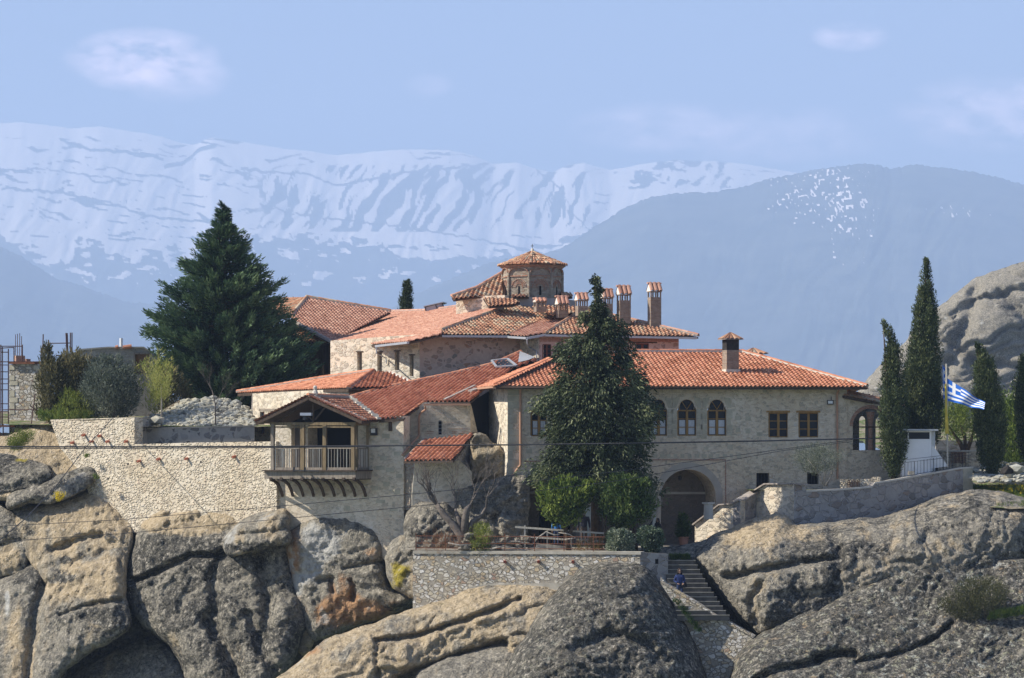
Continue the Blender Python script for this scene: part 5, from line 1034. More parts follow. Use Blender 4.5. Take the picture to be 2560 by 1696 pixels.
# ground sheets of the hilltop
def sheet(name, xa, xb, ya, yb, zf, step, mat, amp=.12, seed=0, yf=None):
    xs = np.arange(xa, xb + step, step); ys = np.arange(ya, yb + step, step); X, Y = np.meshgrid(xs, ys); Y = Y if yf is None else Y + yf(X); Z = zf(X, Y) + (fbm(X / 1.7, Y / 1.7, 4, seed) - .5) * amp * 2
    n0, n1 = X.shape; idx = np.arange(n0 * n1).reshape(n0, n1); q = np.stack([idx[:-1, :-1], idx[:-1, 1:], idx[1:, 1:], idx[1:, :-1]], -1).reshape(-1, 4)
    o = mesh(name, np.stack([X, Y, Z], -1).reshape(-1, 3), q, mat, smooth=True); tag(o, kind='structure'); return o
mg = Mt('garden ground'); MAT_G = mg.done(mg.mix(mg.step(mg.noise(1.1, 6, .65), .45, .6), mg.ramp(mg.noise(4, 5), [(.3, (.17, .14, .10)), (.7, (.32, .28, .2))]), mg.ramp(mg.noise(6, 5), [(.3, (.05, .09, .02)), (.7, (.14, .19, .05))])), mg.bump(mg.noise(5, 6), .1), 1)
sheet('garden_ground', -34, -13.5, 167.8, 215, lambda x, y: 1.2 + np.clip((y - 168) * .05, 0, 1.2), .5, MAT_G, .1, 2, lambda x: np.where(x < -20.4, (-20.4 - x) * .7265 - 1.6, .6))
sheet('hilltop_ground', -34, 40, 175, 260, lambda x, y: -.4 + 0 * x, 2.0, MAT_G, .5, 3)
sheet('courtyard_paving', -5.4, 10.4, 150.5, 166, lambda x, y: -5.25 + 0 * x, .5, M['paving'], .02, 4, lambda x: np.where(x > 6.4, .8, -(x - .4) * .28))
sheet('terrace_ground', 12.6, 25.2, 156.8, 166, lambda x, y: -2.25 + np.clip((x - 19) * .14, 0, 1.2), .4, MAT_G, .05, 5, lambda x: np.clip((x - 15) * .53 - 1.2, -.8, 9))
sheet('slope_ground', 24.4, 60, 150, 230, lambda x, y: -3.1 + (y - 150) * .065 + np.clip(x - 26, 0, 30) * .02, .5, MAT_G, .25, 6)
# terrace wall in front of the courtyard
tw = thing('terrace_wall', 'pale dry-stone terrace wall with concrete foot below the rusty railing', 'wall', P(1300, 1540, 150))
TP = wallpl(1300, 150.0, -16)
wall('wall', TP, [(1032, 1384), (1600, 1387), (1602, 1480), (1420, 1490), (1320, 1476), (1250, 1478), (1180, 1490), (1100, 1517), (1032, 1541)], M['dry'], tw, depth=.6)
mb = MB(); strip(mb, TP, [(1032, 1377), (1602, 1380), (1602, 1387), (1032, 1384.5)], .06, .75); mb.build('coping', M['concrete'], tw)
mb = MB(); strip(mb, TP, [(1032, 1520), (1090, 1508), (1138, 1493), (1176, 1467), (1233, 1459), (1320, 1459), (1410, 1458), (1415, 1490), (1380, 1486), (1320, 1477), (1250, 1479), (1180, 1491), (1100, 1518), (1032, 1542)], .05, .3); mb.build('concrete_foot', M['concrete'], tw)
for x in (1263, 1347, 1433): q = TP.at(x, 1404, -.1); mb = MB(); mb.tube([q, q + Vector((-.02, -.30, -.02))], .085, 10, cap=False); mb.tube([q, q + Vector((-.02, -.22, -.02))], .07, 10); mb.build('drain_pipe', M['clay_pipe'], tw)
TP2 = Pl(TP.at(1600, 1400), (math.sin(R(20)), -math.cos(R(20)), 0)); wall('corner_wall', TP2, [(1600, 1381), (1670, 1385), (1670, 1520), (1600, 1520)], M['dark'], tw, depth=.5)
mb = MB(); strip(mb, TP2, rect(1638, 1398, 1646, 1410), .004, .02); mb.build('weep_hole', M['void'], tw)
# rusty railing on the terrace
rl = thing('terrace_railing', 'thin rusty iron railing along the top of the dry-stone terrace wall', 'railing', TP.at(1040, 1377, -.1))
mb = MB(); r_ = lambda x, y_: TP.at(x, y_ + (x - 1040) * .006, -.12)
for y_ in (1340, 1358, 1370): mb.bar(r_(1040, y_), r_(1512, y_), .03)
mb.build('rail', M['rust'], rl)
for x in np.arange(1040, 1512, 74): mb = MB(); mb.bar(r_(x, 1333), r_(x, 1378), .045); mb.build('post', M['rust'], rl)
mb = MB(); [mb.bar(r_(x, 1340), r_(x, 1358), .016) for x in np.arange(1046, 1510, 7.3)]; mb.build('pickets', M['rust'], rl)
# silvery timber handrail of the ramp
hr = thing('wooden_handrail', 'silvery wooden handrail sloping down along the ramp behind the rusty railing', 'handrail', P(1290, 1365, 151.6))
hy = 151.5
mb = MB(); mb.bar(P(1288, 1318, hy), P(1515, 1334, hy - .4), .16, .09); mb.build('top_rail', M['pale_wood'], hr)
mb = MB(); mb.bar(P(1300, 1341, hy), P(1425, 1350, hy - .2), .1, .09); mb.build('lower_rail', M['pale_wood'], hr)
mb = MB(); mb.bar(P(1440, 1349, hy - .2), P(1515, 1355, hy - .4), .1, .09); mb.build('lower_rail', M['pale_wood'], hr)
for x, t_ in ((1312, 1314), (1368, 1324), (1416, 1349), (1428, 1348), (1489, 1332)): mb = MB(); mb.bar(P(x, t_, hy - .05), P(x, 1378, hy - .05), .085); mb.build('post', M['pale_wood'], hr)
mb = MB(); mb.bar(P(1340, 1364, hy + .3), P(1425, 1374, hy + .3), .2, .25); mb.build('kerb_beam', M['pale_wood'], hr)
# steps between the domes
stp = thing('stone_steps', 'flight of stone steps going down between the dark rock dome and the tan one', 'steps', P(1700, 1500, 148))
rt = [1727, 1732, 1738, 1744, 1751, 1757, 1765, 1772, 1780, 1787, 1795, 1803, 1812]
for k in range(13):
    y0 = 1402 + 11.4 * k; Yk = 149.6 - .30 * k; mb = MB(); a, b = P(1656 + 3 * k, y0, Yk), P(rt[k] + 12, y0, Yk); dn = Vector((0, 0, -.26)); bkk = Vector((0, .36, 0))
    mb.hexa([a + dn, b + dn, b + dn + bkk, a + dn + bkk, a, b, b + bkk, a + bkk]); o = mb.build('step', M['steprise'], stp)
    nz_ = MB(); nz_.bar(a + Vector((0, -.01, .012)), b + Vector((0, -.01, .012)), .06, .03); nz_.build('nosing', M['nosing'], o)
pw_ = thing('stair_parapet', 'sloping stone parapet wall beside the steps, sunlit at its lower end', 'wall', P(1800, 1650, 145))
PP = wallpl(1660, 146.9, -14)
wall('wall', PP, [(1650, 1440), (1668, 1462), (1740, 1508), (1800, 1545), (1884, 1592), (1870, 1620), (1838, 1660), (1795, 1760), (1770, 1700), (1745, 1630), (1722, 1575), (1686, 1512), (1652, 1460)], M['dry'], pw_, depth=.4)
mb = MB(); strip(mb, PP, [(1650, 1455), (1668, 1460), (1740, 1505), (1800, 1542), (1886, 1590), (1884, 1596), (1800, 1549), (1740, 1512), (1668, 1467)], .06, .5); mb.build('coping', M['dry'], pw_)
# the walls on the right
rr = thing('upper_terrace_wall', 'stepped rubble wall: sunlit side rising with the stair, long shaded side below the white hut', 'wall', P(1984, 1317, 154))
def seg(name, xa, Ya, xb, Yb, pts, mat): return wall(name, pl3(P(xa, HZ, Ya), P(xb, HZ, Yb), P(xa, HZ - 60, Ya)), pts, mat, rr, depth=.45)
seg('lit_wall', 1737, 157.0, 1851, 155.2, [(1737, 1313), (1775, 1284), (1802, 1263), (1831, 1261), (1851, 1252), (1851, 1340), (1737, 1380)], M['cream'])  # sunlit faces get cream masonry, shaded ones dark: light put into colour
seg('turned_wall', 1851, 155.2, 1891, 156.5, [(1851, 1252), (1891, 1228), (1891, 1320), (1851, 1340)], M['dark'])  # shade of the turned face painted as darker masonry
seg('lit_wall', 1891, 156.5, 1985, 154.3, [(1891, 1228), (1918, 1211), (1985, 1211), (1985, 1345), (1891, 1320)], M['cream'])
seg('shaded_wall', 1985, 154.3, 2432, 159.3, [(1985, 1213), (2012, 1214), (2016, 1226), (2090, 1223), (2180, 1217), (2188, 1207), (2240, 1199), (2340, 1181), (2400, 1170), (2432, 1168), (2432, 1260), (2300, 1320), (1985, 1345)], M['dark'])  # dark masonry carries the shade of this long side
mb = MB(); cpts = [(1737, 1312), (1775, 1283), (1802, 1262), (1831, 1260), (1851, 1251), (1891, 1227), (1918, 1210), (1985, 1210)]; cy_ = [157, 156.4, 156, 155.5, 155.2, 156.5, 155.9, 154.3]
for i in range(7): mb.bar(P(*cpts[i], cy_[i] + .1), P(*cpts[i + 1], cy_[i + 1] + .1), .5, .07)
mb.bar(P(1982, 1210, 154.4), P(2014, 1211, 154.7), .5, .08); mb.build('coping', M['greymortar'], rr)
SP = pl3(P(1985, HZ, 154.3), P(2432, HZ, 159.3), P(1985, HZ - 60, 154.3)); mb = MB()
cq = [(2016, 1226), (2090, 1223), (2180, 1216), (2188, 1206), (2240, 1198), (2340, 1180), (2400, 1169), (2434, 1167)]
for a, b in zip(cq[:-1], cq[1:]):
    p, q = SP.at(*a, .05), SP.at(*b, .05); d_ = Vector((0, .75, .0)); mb.hexa([p - Vector((0, 0, .09)), q - Vector((0, 0, .09)), q + d_ - Vector((0, 0, .09)), p + d_ - Vector((0, 0, .09)), p, q, q + d_, p + d_])
mb.build('pale_coping', M['coping'], rr)
mb = MB(); strip(mb, SP, [(2408, 1169), (2432, 1168), (2432, 1255), (2408, 1262)], .02, .1); mb.build('corner_pier', M['dressed'], rr)
ec = MB(); p = SP.at(2432, 1168); ec.add([p, SP.at(2432, 1260), SP.at(2432, 1260) + Vector((.3, 3, 0)), p + Vector((.3, 3, 0))], [(0, 1, 2, 3)]); ec.build('end_face', M['dark'], rr)
lw = thing('planter_wall', 'small bright cream stone wall with rusty gate bars behind the stepped wall', 'wall', P(2110, 1212, 156.5))
LWp = wallpl(2110, 157.3, -14); wall('wall', LWp, [(2100, 1199), (2175, 1198), (2182, 1193), (2200, 1193), (2200, 1224), (2100, 1224)], M['pale'], lw, depth=.5); mb = MB(); [mb.bar(LWp.at(x, 1201, .05), LWp.at(x, 1221, .05), .025) for x in np.arange(2120, 2152, 4)]; mb.build('gate_bars', M['rust'], lw)
rl2 = thing('roadside_wall', 'low cream stone wall with rusty grille behind the flagpole', 'wall', P(2400, 1165, 163)); RP2 = wallpl(2350, 163, -8)
wall('wall', RP2, [(2345, 1129), (2448, 1128), (2452, 1180), (2345, 1185)], M['pale'], rl2, depth=.4); mb = MB(); strip(mb, RP2, rect(2345, 1126, 2449, 1129.5), .03, .5); mb.build('coping', M['coping'], rl2)
mb = MB(); [mb.bar(RP2.at(x, 1131, .05), RP2.at(x, 1158, .05), .03) for x in np.arange(2378, 2416, 3.6)]; mb.bar(RP2.at(2376, 1132, .05), RP2.at(2416, 1132, .05), .03); mb.build('rusty_grille', M['rust'], rl2)
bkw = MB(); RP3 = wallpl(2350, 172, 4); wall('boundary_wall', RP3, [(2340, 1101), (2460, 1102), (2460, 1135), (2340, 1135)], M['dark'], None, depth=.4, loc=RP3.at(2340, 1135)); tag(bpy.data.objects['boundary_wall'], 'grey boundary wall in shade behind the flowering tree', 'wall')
# thin railing beside the hut
r3 = thing('terrace_guardrail', 'thin dark guardrail rising along the top of the shaded right-hand wall', 'railing', SP.at(2200, 1205)); mb = MB()
def rp(x, h): return SP.at(x, np.interp(x, [2188, 2240, 2340, 2432], [1206, 1198, 1180, 1167]) - h, -.15)
for h in (3, 30, 37): mb.bar(rp(2252, h + 8 * (h > 3)), rp(2340, h + 2 * (h > 3)), .02); mb.bar(rp(2340, h + 2 * (h > 3)), rp(2428, h), .02)
mb.build('rail', M['steel'], r3)
for x in np.arange(2254, 2430, 8): mb = MB(); mb.bar(rp(x, 3), rp(x, 36), .016 if int(x) % 3 else .03); mb.build('picket', M['steel'], r3)
# white sentry hut
ht = thing('guard_hut', 'white prefabricated hut with flat roof and window band behind the shaded wall', 'hut', P(2290, 1190, 158.3))
HT = wallpl(2252, 158.6, -6); e_ = -HT.n * 2.2
wall('wall', HT, [(2252, 1078), (2328, 1078), (2328, 1195), (2252, 1195)], M['white'], ht, [(rect(2257, 1081, 2269, 1097), .1), (rect(2272, 1081, 2324, 1098), .1)], depth=.1)
mb = MB(); mb.add([HT.at(2328, 1078), HT.at(2328, 1195), HT.at(2328, 1195) + e_ + Vector((.3, 0, 0)), HT.at(2328, 1078) + e_ + Vector((.3, 0, 0))], [(0, 1, 2, 3)]); mb.add([HT.at(2328, 1108, -.3), HT.at(2328, 1172, -.3), HT.at(2370, 1166, -.3), HT.at(2366, 1160, -.3)], [(0, 1, 2, 3)]); mb.build('side_wall', M['white'], ht)
mb = MB(); strip(mb, HT, rect(2254, 1079, 2327, 1100), -.09, .04); o = mb.build('window_band', M['glass'], ht)
mb = MB(); q0, q1 = HT.at(2236, 1077, .35), HT.at(2346, 1077.5, .35); mb.hexa([q0, q1, q1 + e_ * 1.3, q0 + e_ * 1.3] + [x + Vector((0, 0, .09)) for x in (q0, q1, q1 + e_ * 1.3, q0 + e_ * 1.3)]); mb.build('flat_roof', M['zinc'], ht)
mb = MB(); mb.bar(HT.at(2234, 1084, .3), HT.at(2256, 1081, .3), .12, .08); mb.box(HT.at(2248, 1087, .25), (.1, .1, .18)); mb.build('awning_arm', M['white'], ht)
mb = MB(); mb.bar(HT.at(2266, 1100, .02), HT.at(2318, 1176, .02), .03, .01) if False else mb.box(HT.at(2278, 1183, .6), (.34, .3, .2)); o = mb.build('cinder_block', M['concrete']); tag(o, 'grey cinder block lying on the wall top in front of the white hut', 'block')
# flags
fp_ = thing('flagpole', 'tall white and yellow flagpole standing on the terrace beside the hut', 'flagpole', P(2369, 1168, 158.6)); FY = 158.6
mb = MB(); mb.tube([P(2369, 1168, FY), P(2366, 910, FY)], .045, 8); mb.build('pole', M['pale_wood'], fp_)
yl = plain('yellow cloth', (.62, .47, .08), .1, 3)
mb = MB(); mb.tube([P(2367.5, 1085, FY), P(2366, 1030, FY), P(2364, 960, FY)], [.10, .07, .05], 7); mb.build('furled_cloth', yl, fp_)
def flagm(name, c0, c1, c2, c3, Y0, Y1, label, amp):
    nu, nv = 36, 27; V, Fc, mi = [], [], []
    for j in range(nv + 1):
        for i in range(nu + 1):
            u, v = i / nu, j / nv; top = np.array(c0) * (1 - u) + np.array(c1) * u; bot = np.array(c3) * (1 - u) + np.array(c2) * u; q = top * (1 - v) + bot * v
            wv = math.sin(u * 9 + v * 2.2) * amp * u + math.sin(u * 17 + v * 5) * amp * .3 * u; V.append(P(q[0], q[1] + math.sin(u * 11 + v) * 2.2 * u, Y0 + (Y1 - Y0) * u + wv))
    for j in range(nv):
        for i in range(nu):
            a = j * (nu + 1) + i; Fc.append((a, a + 1, a + nu + 2, a + nu + 1)); st = int(j / 3); u = (i + .5) / nu
            if u < .37 and st < 5: mi.append(1 if (st == 2 or .148 < u < .222) else 0)
            else: mi.append(st % 2)
    o = mesh(name, V, Fc, None, None, True, mats=[plain('flag blue', (.03, .16, .62), .05, 3), plain('flag white', (.82, .83, .86), .03, 3)], midx=mi, loc=V[0]); tag(o, label, 'flag'); return o
flagm('flag', (2368, 946), (2463, 1008), (2460, 1026), (2368, 1002), FY, FY - .8, 'blue and white striped Greek flag streaming to the right from its pole', .16)
flagm('flag', (2356, 912), (2362, 920), (2364, 996), (2358, 998), FY + .3, FY + .6, 'narrow hanging blue and white flag edge just left of the flagpole', .05)
# ruin, scaffold, back building on the far left
ru = thing('ruined_wall', 'half-built stone pier with dressed corner blocks at the far left edge', 'wall', P(60, 1085, 177)); UP = wallpl(60, 177, -14)
wall('wall', UP, [(23, 912), (60, 908), (104, 912), (106, 1040), (90, 1130), (23, 1130)], M['dry'], ru, depth=1.2)
mb = MB(); rs = random.Random(4)
for x0_ in (24, 80):
    y_ = 914
    while y_ < 1060: h_ = rs.uniform(10, 15); w_ = rs.choice((12, 20)); strip(mb, UP, rect(x0_ if x0_ < 50 else 104 - w_, y_, (x0_ + w_) if x0_ < 50 else 104, y_ + h_), .03, .1); y_ += h_ + rs.choice((2, 2, 14))
mb.build('corner_blocks', M['dressed'], ru)
mb = MB(); strip(mb, UP, rect(22, 905, 86, 910), .25, 1.4); mb.build('timber_slab', M['rust'], ru)
mb = MB(); q = UP.at(49, 900, -.3); mb.box(q, (.55, .5, .5), rz=.4); mb.box(q + Vector((.4, 0, -.1)), (.35, .4, .3), rz=.9); mb.build('broken_bricks', M['redbrick'], ru)
for x in (39, 44, 49, 54): mb = MB(); mb.tube([UP.at(x, 908, -.4), UP.at(x + rs.uniform(-.6, .6), 833 + rs.uniform(0, 8), -.4)], .022, 5); mb.build('rebar', M['rustdark'], ru)
sf = thing('scaffold', 'rusty tube scaffold against the half-built pier at the left edge', 'scaffold', P(10, 1085, 173.5)); UY = 173.5
for (a, b) in [((2, 862), (2, 1070)), ((6, 868), (6, 1065)), ((21, 873), (21, 1062)), ((35, 868), (35, 905)), ((56, 862), (56, 905)), ((103, 870), (103, 940)), ((108, 836), (106, 925)), ((88, 984), (76, 1078)), ((8, 1060), (8, 1125)), ((0, 1080), (2, 1125)), ((91, 1008), (91, 1040)), ((121, 850), (121, 900)), ((165, 833), (167, 885)), ((168, 833), (170, 885)), ((176, 832), (176, 882)), ((180, 832), (180, 882))]:
    mb = MB(); mb.tube([P(*a, UY), P(*b, UY)], .035, 6); mb.build('upright', M['rustdark'], sf)
for (a, b) in [((0, 866), (56, 866)), ((2, 881), (22, 881)), ((0, 871), (36, 869)), ((0, 905), (103, 905)), ((6, 1025), (88, 1025)), ((75, 1015), (98, 1030)), ((121, 859), (176, 858)), ((103, 872), (121, 872)), ((140, 889), (170, 890))]:
    mb = MB(); mb.tube([P(*a, UY), P(*b, UY)], .032, 6); mb.build('ledger', M['rustdark'], sf)
mb = MB(); [mb.bar(P(0, y_, UY), P(22, y_, UY), .05) for y_ in (913, 930, 948, 960, 975, 1010, 1030, 1043)]; mb.build('ladder_rungs', M['rustdark'], sf)
mb = MB(); mb.tube([P(98, 1030, UY), P(145, 1092, UY - 2)], .03, 6); mb.build('brace', M['rustdark'], sf)
mb = MB(); mb.bar(P(-20, 1065, UY - .2), P(38, 1066, UY - .2), .5, .1); mb.build('plank', M['rust'], sf)
bb_ = thing('ruined_building', 'roofless grey rubble building behind the bushes on the left', 'building', P(270, 1045, 183)); BPl = wallpl(270, 183, 3)
wall('wall', BPl, [(140, 905), (168, 888), (196, 877), (269, 871), (359, 871), (376, 881), (420, 905), (420, 1060), (140, 1060)], masonry('grey rubble with flush mortar', (.34, .32, .28), [(0, (.26, .25, .22)), (1, (.36, .34, .30))], 4, 1.6, contrast=.3), bb_, [(rect(338, 885, 372, 935), .5)], depth=.7)
mb = MB(); strip(mb, BPl, [(196, 873), (269, 867), (359, 867), (376, 877), (376, 881), (359, 871), (269, 871), (196, 877)], .1, .8); mb.build('mortar_cap', M['concrete'], bb_)
mb = MB(); strip(mb, BPl, rect(334, 882, 376, 886), .05, .3); strip(mb, BPl, rect(334, 886, 338, 935), .05, .3); mb.build('door_frame', M['grey_wood'], bb_)
mb = MB(); strip(mb, BPl, rect(338, 886, 374, 935), -.45, .05); mb.build('rubble_fill', M['redbrick'], bb_)
mb = MB(); mb.tube([BPl.at(303, 872), BPl.at(303, 846)], .1, 8); mb.build('vent_pipe', M['white'], bb_)
mb = MB(); mb.tube([BPl.at(308, 869, .1), BPl.at(329, 866, .1)], .13, 7); mb.tube([BPl.at(289, 869, .1), BPl.at(296, 867, .1)], .12, 7); mb.build('loose_tiles', M['terracotta'], bb_)
# dark timber shed under the big conifer
sh = thing('timber_shed', 'dark timber shed in deep shade between the big conifer and the upper building', 'shed', P(800, 960, 184)); SHp = wallpl(800, 184, 8)
wall('wall', SHp, [(690, 870), (845, 846), (845, 1000), (690, 1000)], M['dark_wood'], sh, depth=2.0); mb = MB(); [mb.bar(SHp.at(x, 865, .1), SHp.at(x, 990, .1), .12) for x in (808, 822, 832, 842)]; mb.build('post', M['dark_wood'], sh)
# rubble heap
def stones(n, fn, mat, name, group, label, smin, smax, seed=0, cat='stone', kind=None, sq=.7):
    rg = np.random.default_rng(seed); V, Fc = [], []; ico = [(0, 0, -1), (.894, 0, -.447), (.276, .851, -.447), (-.724, .526, -.447), (-.724, -.526, -.447), (.276, -.851, -.447), (.724, .526, .447), (-.276, .851, .447), (-.894, 0, .447), (-.276, -.851, .447), (.724, -.526, .447), (0, 0, 1)]
    fi = [(0, 1, 2), (0, 2, 3), (0, 3, 4), (0, 4, 5), (0, 5, 1), (1, 6, 2), (2, 7, 3), (3, 8, 4), (4, 9, 5), (5, 10, 1), (2, 6, 7), (3, 7, 8), (4, 8, 9), (5, 9, 10), (1, 10, 6), (6, 11, 7), (7, 11, 8), (8, 11, 9), (9, 11, 10), (10, 11, 6)]
    for i in range(n):
        c = fn(rg, i); s = rg.uniform(smin, smax); ax = np.array([1.25, 1, sq]) * s; rot = rg.uniform(0, 6.28); base = len(V)
        for q in ico:
            v_ = np.array(q) * ax * rg.uniform(.78, 1.15, 3); V.append((c[0] + v_[0] * math.cos(rot) - v_[1] * math.sin(rot), c[1] + v_[0] * math.sin(rot) + v_[1] * math.cos(rot), c[2] + v_[2]))
        Fc += [tuple(base + k for k in f) for f in fi]
    o = mesh(name, V, Fc, mat, None, False, loc=V[0]); tag(o, label, cat, group, kind); return o
ms = Mt('fieldstone'); MAT_ST = ms.done(ms.mix(ms.step(ms.noise(1.5, 4), .45, .55), ms.ramp(ms.noise(3, 5), [(.3, (.33, .31, .24)), (.7, (.50, .47, .38))]), ms.ramp(ms.noise(3, 5), [(.3, (.24, .25, .22)), (.7, (.42, .42, .38))])), ms.bump(ms.noise(10, 5), .04), .95)
def heap(rg, i):
    x = rg.uniform(-1, 1); t = rg.uniform(0, 1); top = np.interp(x, [-1, -.6, -.2, .25, .7, 1], [1060, 1035, 1005, 992, 1005, 1030]); py = 1072 - (1072 - top) * t; return P(485 + x * 150, py, 169.2 + 4.5 * t + rg.uniform(-.2, .2))
stones(900, heap, MAT_ST, 'rubble_heap', None, 'heap of loose fieldstones behind the shaded garden wall', .11, .27, 1, 'rubble', 'stuff')
mb = MB(); mb.add([P(330, 1080, 169.6), P(645, 1080, 169.0), P(640, 1032, 173.4), P(560, 996, 173.9), P(450, 1000, 173.9), P(380, 1040, 173)], [(0, 1, 2, 3, 4, 5)]); o = mb.build('rubble_bank', M['soil']); tag(o, kind='structure')
def heap2(rg, i): px_ = rg.uniform(2436, 2600); t = rg.uniform(0, 1); return P(px_, 1205 - 45 * t - (px_ - 2436) * .02, 156 + 10 * t)
stones(330, heap2, MAT_ST, 'scattered_stones', None, 'scattered pale stones and slabs right of the terrace wall end', .08, .3, 2, 'rubble', 'stuff', .5)
for (x, y_, s_, lb) in [(2542, 1172, .42, 'larger tan boulder at the right edge above the yellow flowers'), (2521, 1190, .34, 'small round tan boulder left of the larger one'), (2518, 1178, .4, 'dark grey boulder behind the round tan one'), (390, 1052, .45, 'squat pale boulder beside the slim trunk behind the garden wall')]:
    stones(1, lambda rg, i: P(x, y_, 157.0 if x > 1000 else 168.6), MAT_ST if 'dark' not in lb else M['soot'], 'boulder', None, lb, s_, s_ + .02, int(x), 'boulder')
def vine(rg, i): return P(rg.uniform(1150, 1330), rg.uniform(1340, 1374), rg.uniform(150.6, 152))
stones(34, vine, MAT_ROCK, 'garden_rubble', None, 'old stones piled on the terrace behind the rusty railing', .1, .3, 3, 'rubble', 'stuff')
# cables
def cable(pts, r, label):
    mb = MB(); P_ = []
    for (a, b) in zip(pts[:-1], pts[1:]):
        for k in range(8): t = k / 8; P_.append(P(a[0] + (b[0] - a[0]) * t, a[1] + (b[1] - a[1]) * t, a[2] + (b[2] - a[2]) * t))
    P_.append(P(*pts[-1])); mb.tube(P_, r, 5); o = mb.build('cable', M['steel'], loc=P_[0]); tag(o, label, 'cable')
cable([(-120, 1117, 138), (300, 1117.6, 138), (700, 1116.5, 138), (1000, 1114.5, 138), (1280, 1112.5, 138), (1560, 1109, 138), (1900, 1103, 142), (2204, 1096, 158)], .036, 'thick dark cable stretched level across the whole scene at balcony height')
cable([(-120, 1121, 137), (300, 1121.5, 137), (700, 1119.6, 137), (950, 1116.5, 137.8)], .022, 'thinner cable running just below the thick level one on the left')
cable([(-120, 1322, 134), (300, 1300, 134), (720, 1264, 134), (1080, 1231, 135), (1560, 1177, 140), (2130, 1100, 157)], .014, 'upper of two thin wires rising from the lower left to the arcade')
cable([(-120, 1362, 133), (300, 1335, 133), (720, 1296, 133), (1080, 1262, 134), (1560, 1200, 140), (1950, 1128, 152), (2130, 1104, 157)], .014, 'lower of two thin wires rising from the lower left to the arcade')
cable([(281, 1047, 165.8), (215, 1118, 156), (137, 1220, 150), (60, 1300, 142), (-60, 1400, 136)], .024, 'dark cable dropping steeply from the cream wall to the lower left corner')
cable([(282, 1047, 165.6), (305, 1160, 164.6), (322, 1240, 163), (342, 1320, 161.5)], .008, 'hair-thin wire hanging straight down over the cream wall')
# ================================================================== plants
def fast_quads(name, V, T, mat, parent, loc=None):
    """V: (n,4,3) corner coordinates of n leaves"""
    n = len(V); base = np.array(Vector(parent.location) if parent is not None else (loc if loc is not None else V[0, 0]))
    me = bpy.data.meshes.new(name); me.vertices.add(n * 4); me.vertices.foreach_set('co', (V.reshape(-1, 3) - base).astype(np.float32).ravel())
    me.loops.add(n * 4); me.loops.foreach_set('vertex_index', np.arange(n * 4, dtype=np.int32)); me.polygons.add(n); me.polygons.foreach_set('loop_start', np.arange(n, dtype=np.int32) * 4)
    a = me.attributes.new('tint', 'FLOAT', 'POINT'); a.data.foreach_set('value', np.repeat(T, 4).astype(np.float32)); me.materials.append(mat); me.update(calc_edges=True); me.validate()
    o = bpy.data.objects.new(name, me); COL.objects.link(o)
    if parent is not None: o.parent = parent
    else: o.location = tuple(base)
    return o
def leafmat(name, stops, trans=.25, rough=.6):
    m = Mt(name); c = m.ramp(m.attr('tint'), stops); m.b.inputs['Specular IOR Level'].default_value = .25
    t = m.N.new('ShaderNodeBsdfTranslucent'); m.L.new(c, t.inputs[0]); mx_ = m.N.new('ShaderNodeMixShader'); mx_.inputs[0].default_value = trans
    m.L.new(m.b.outputs[0], mx_.inputs[1]); m.L.new(t.outputs[0], mx_.inputs[2]); m.L.new(mx_.outputs[0], m.N['Material Output'].inputs[0]); m.set(m.b.inputs['Base Color'], c); m.b.inputs['Roughness'].default_value = rough
    return m.m
def norm(a): return a / (np.linalg.norm(a, axis=-1, keepdims=True) + 1e-9)
def sprays(rg, C, Dr, Rd, n, ln, wd, T, spread=.5, axis=1.6):
    """leaf quads in ellipsoidal clumps: C centres, Dr main direction, Rd radius of each clump"""
    k = len(C); c = np.repeat(C, n, 0); d = norm(np.repeat(Dr, n, 0)); r = np.repeat(Rd, n, 0)[:, None]; t = np.repeat(T, n)
    g = rg.normal(size=(k * n, 3)); g = g / np.maximum(1, np.linalg.norm(g, axis=1, keepdims=True) * .6)
    al = (g * d).sum(1, keepdims=True); g = g + d * al * (axis - 1); p = c + g * r * .55
    e = norm(d + rg.normal(size=g.shape) * spread + norm(g) * .45); s = norm(np.cross(e, rg.normal(size=g.shape)))
    L = ln * rg.uniform(.6, 1.3, (k * n, 1)); W = wd * rg.uniform(.6, 1.3, (k * n, 1))
    a = p - s * W * .5; b = p + s * W * .5; e2 = p + e * L + s * W * .22; e3 = p + e * L - s * W * .22
    return np.stack([a, b, e2, e3], 1), np.clip(t + rg.normal(size=k * n) * .13, 0, 1)
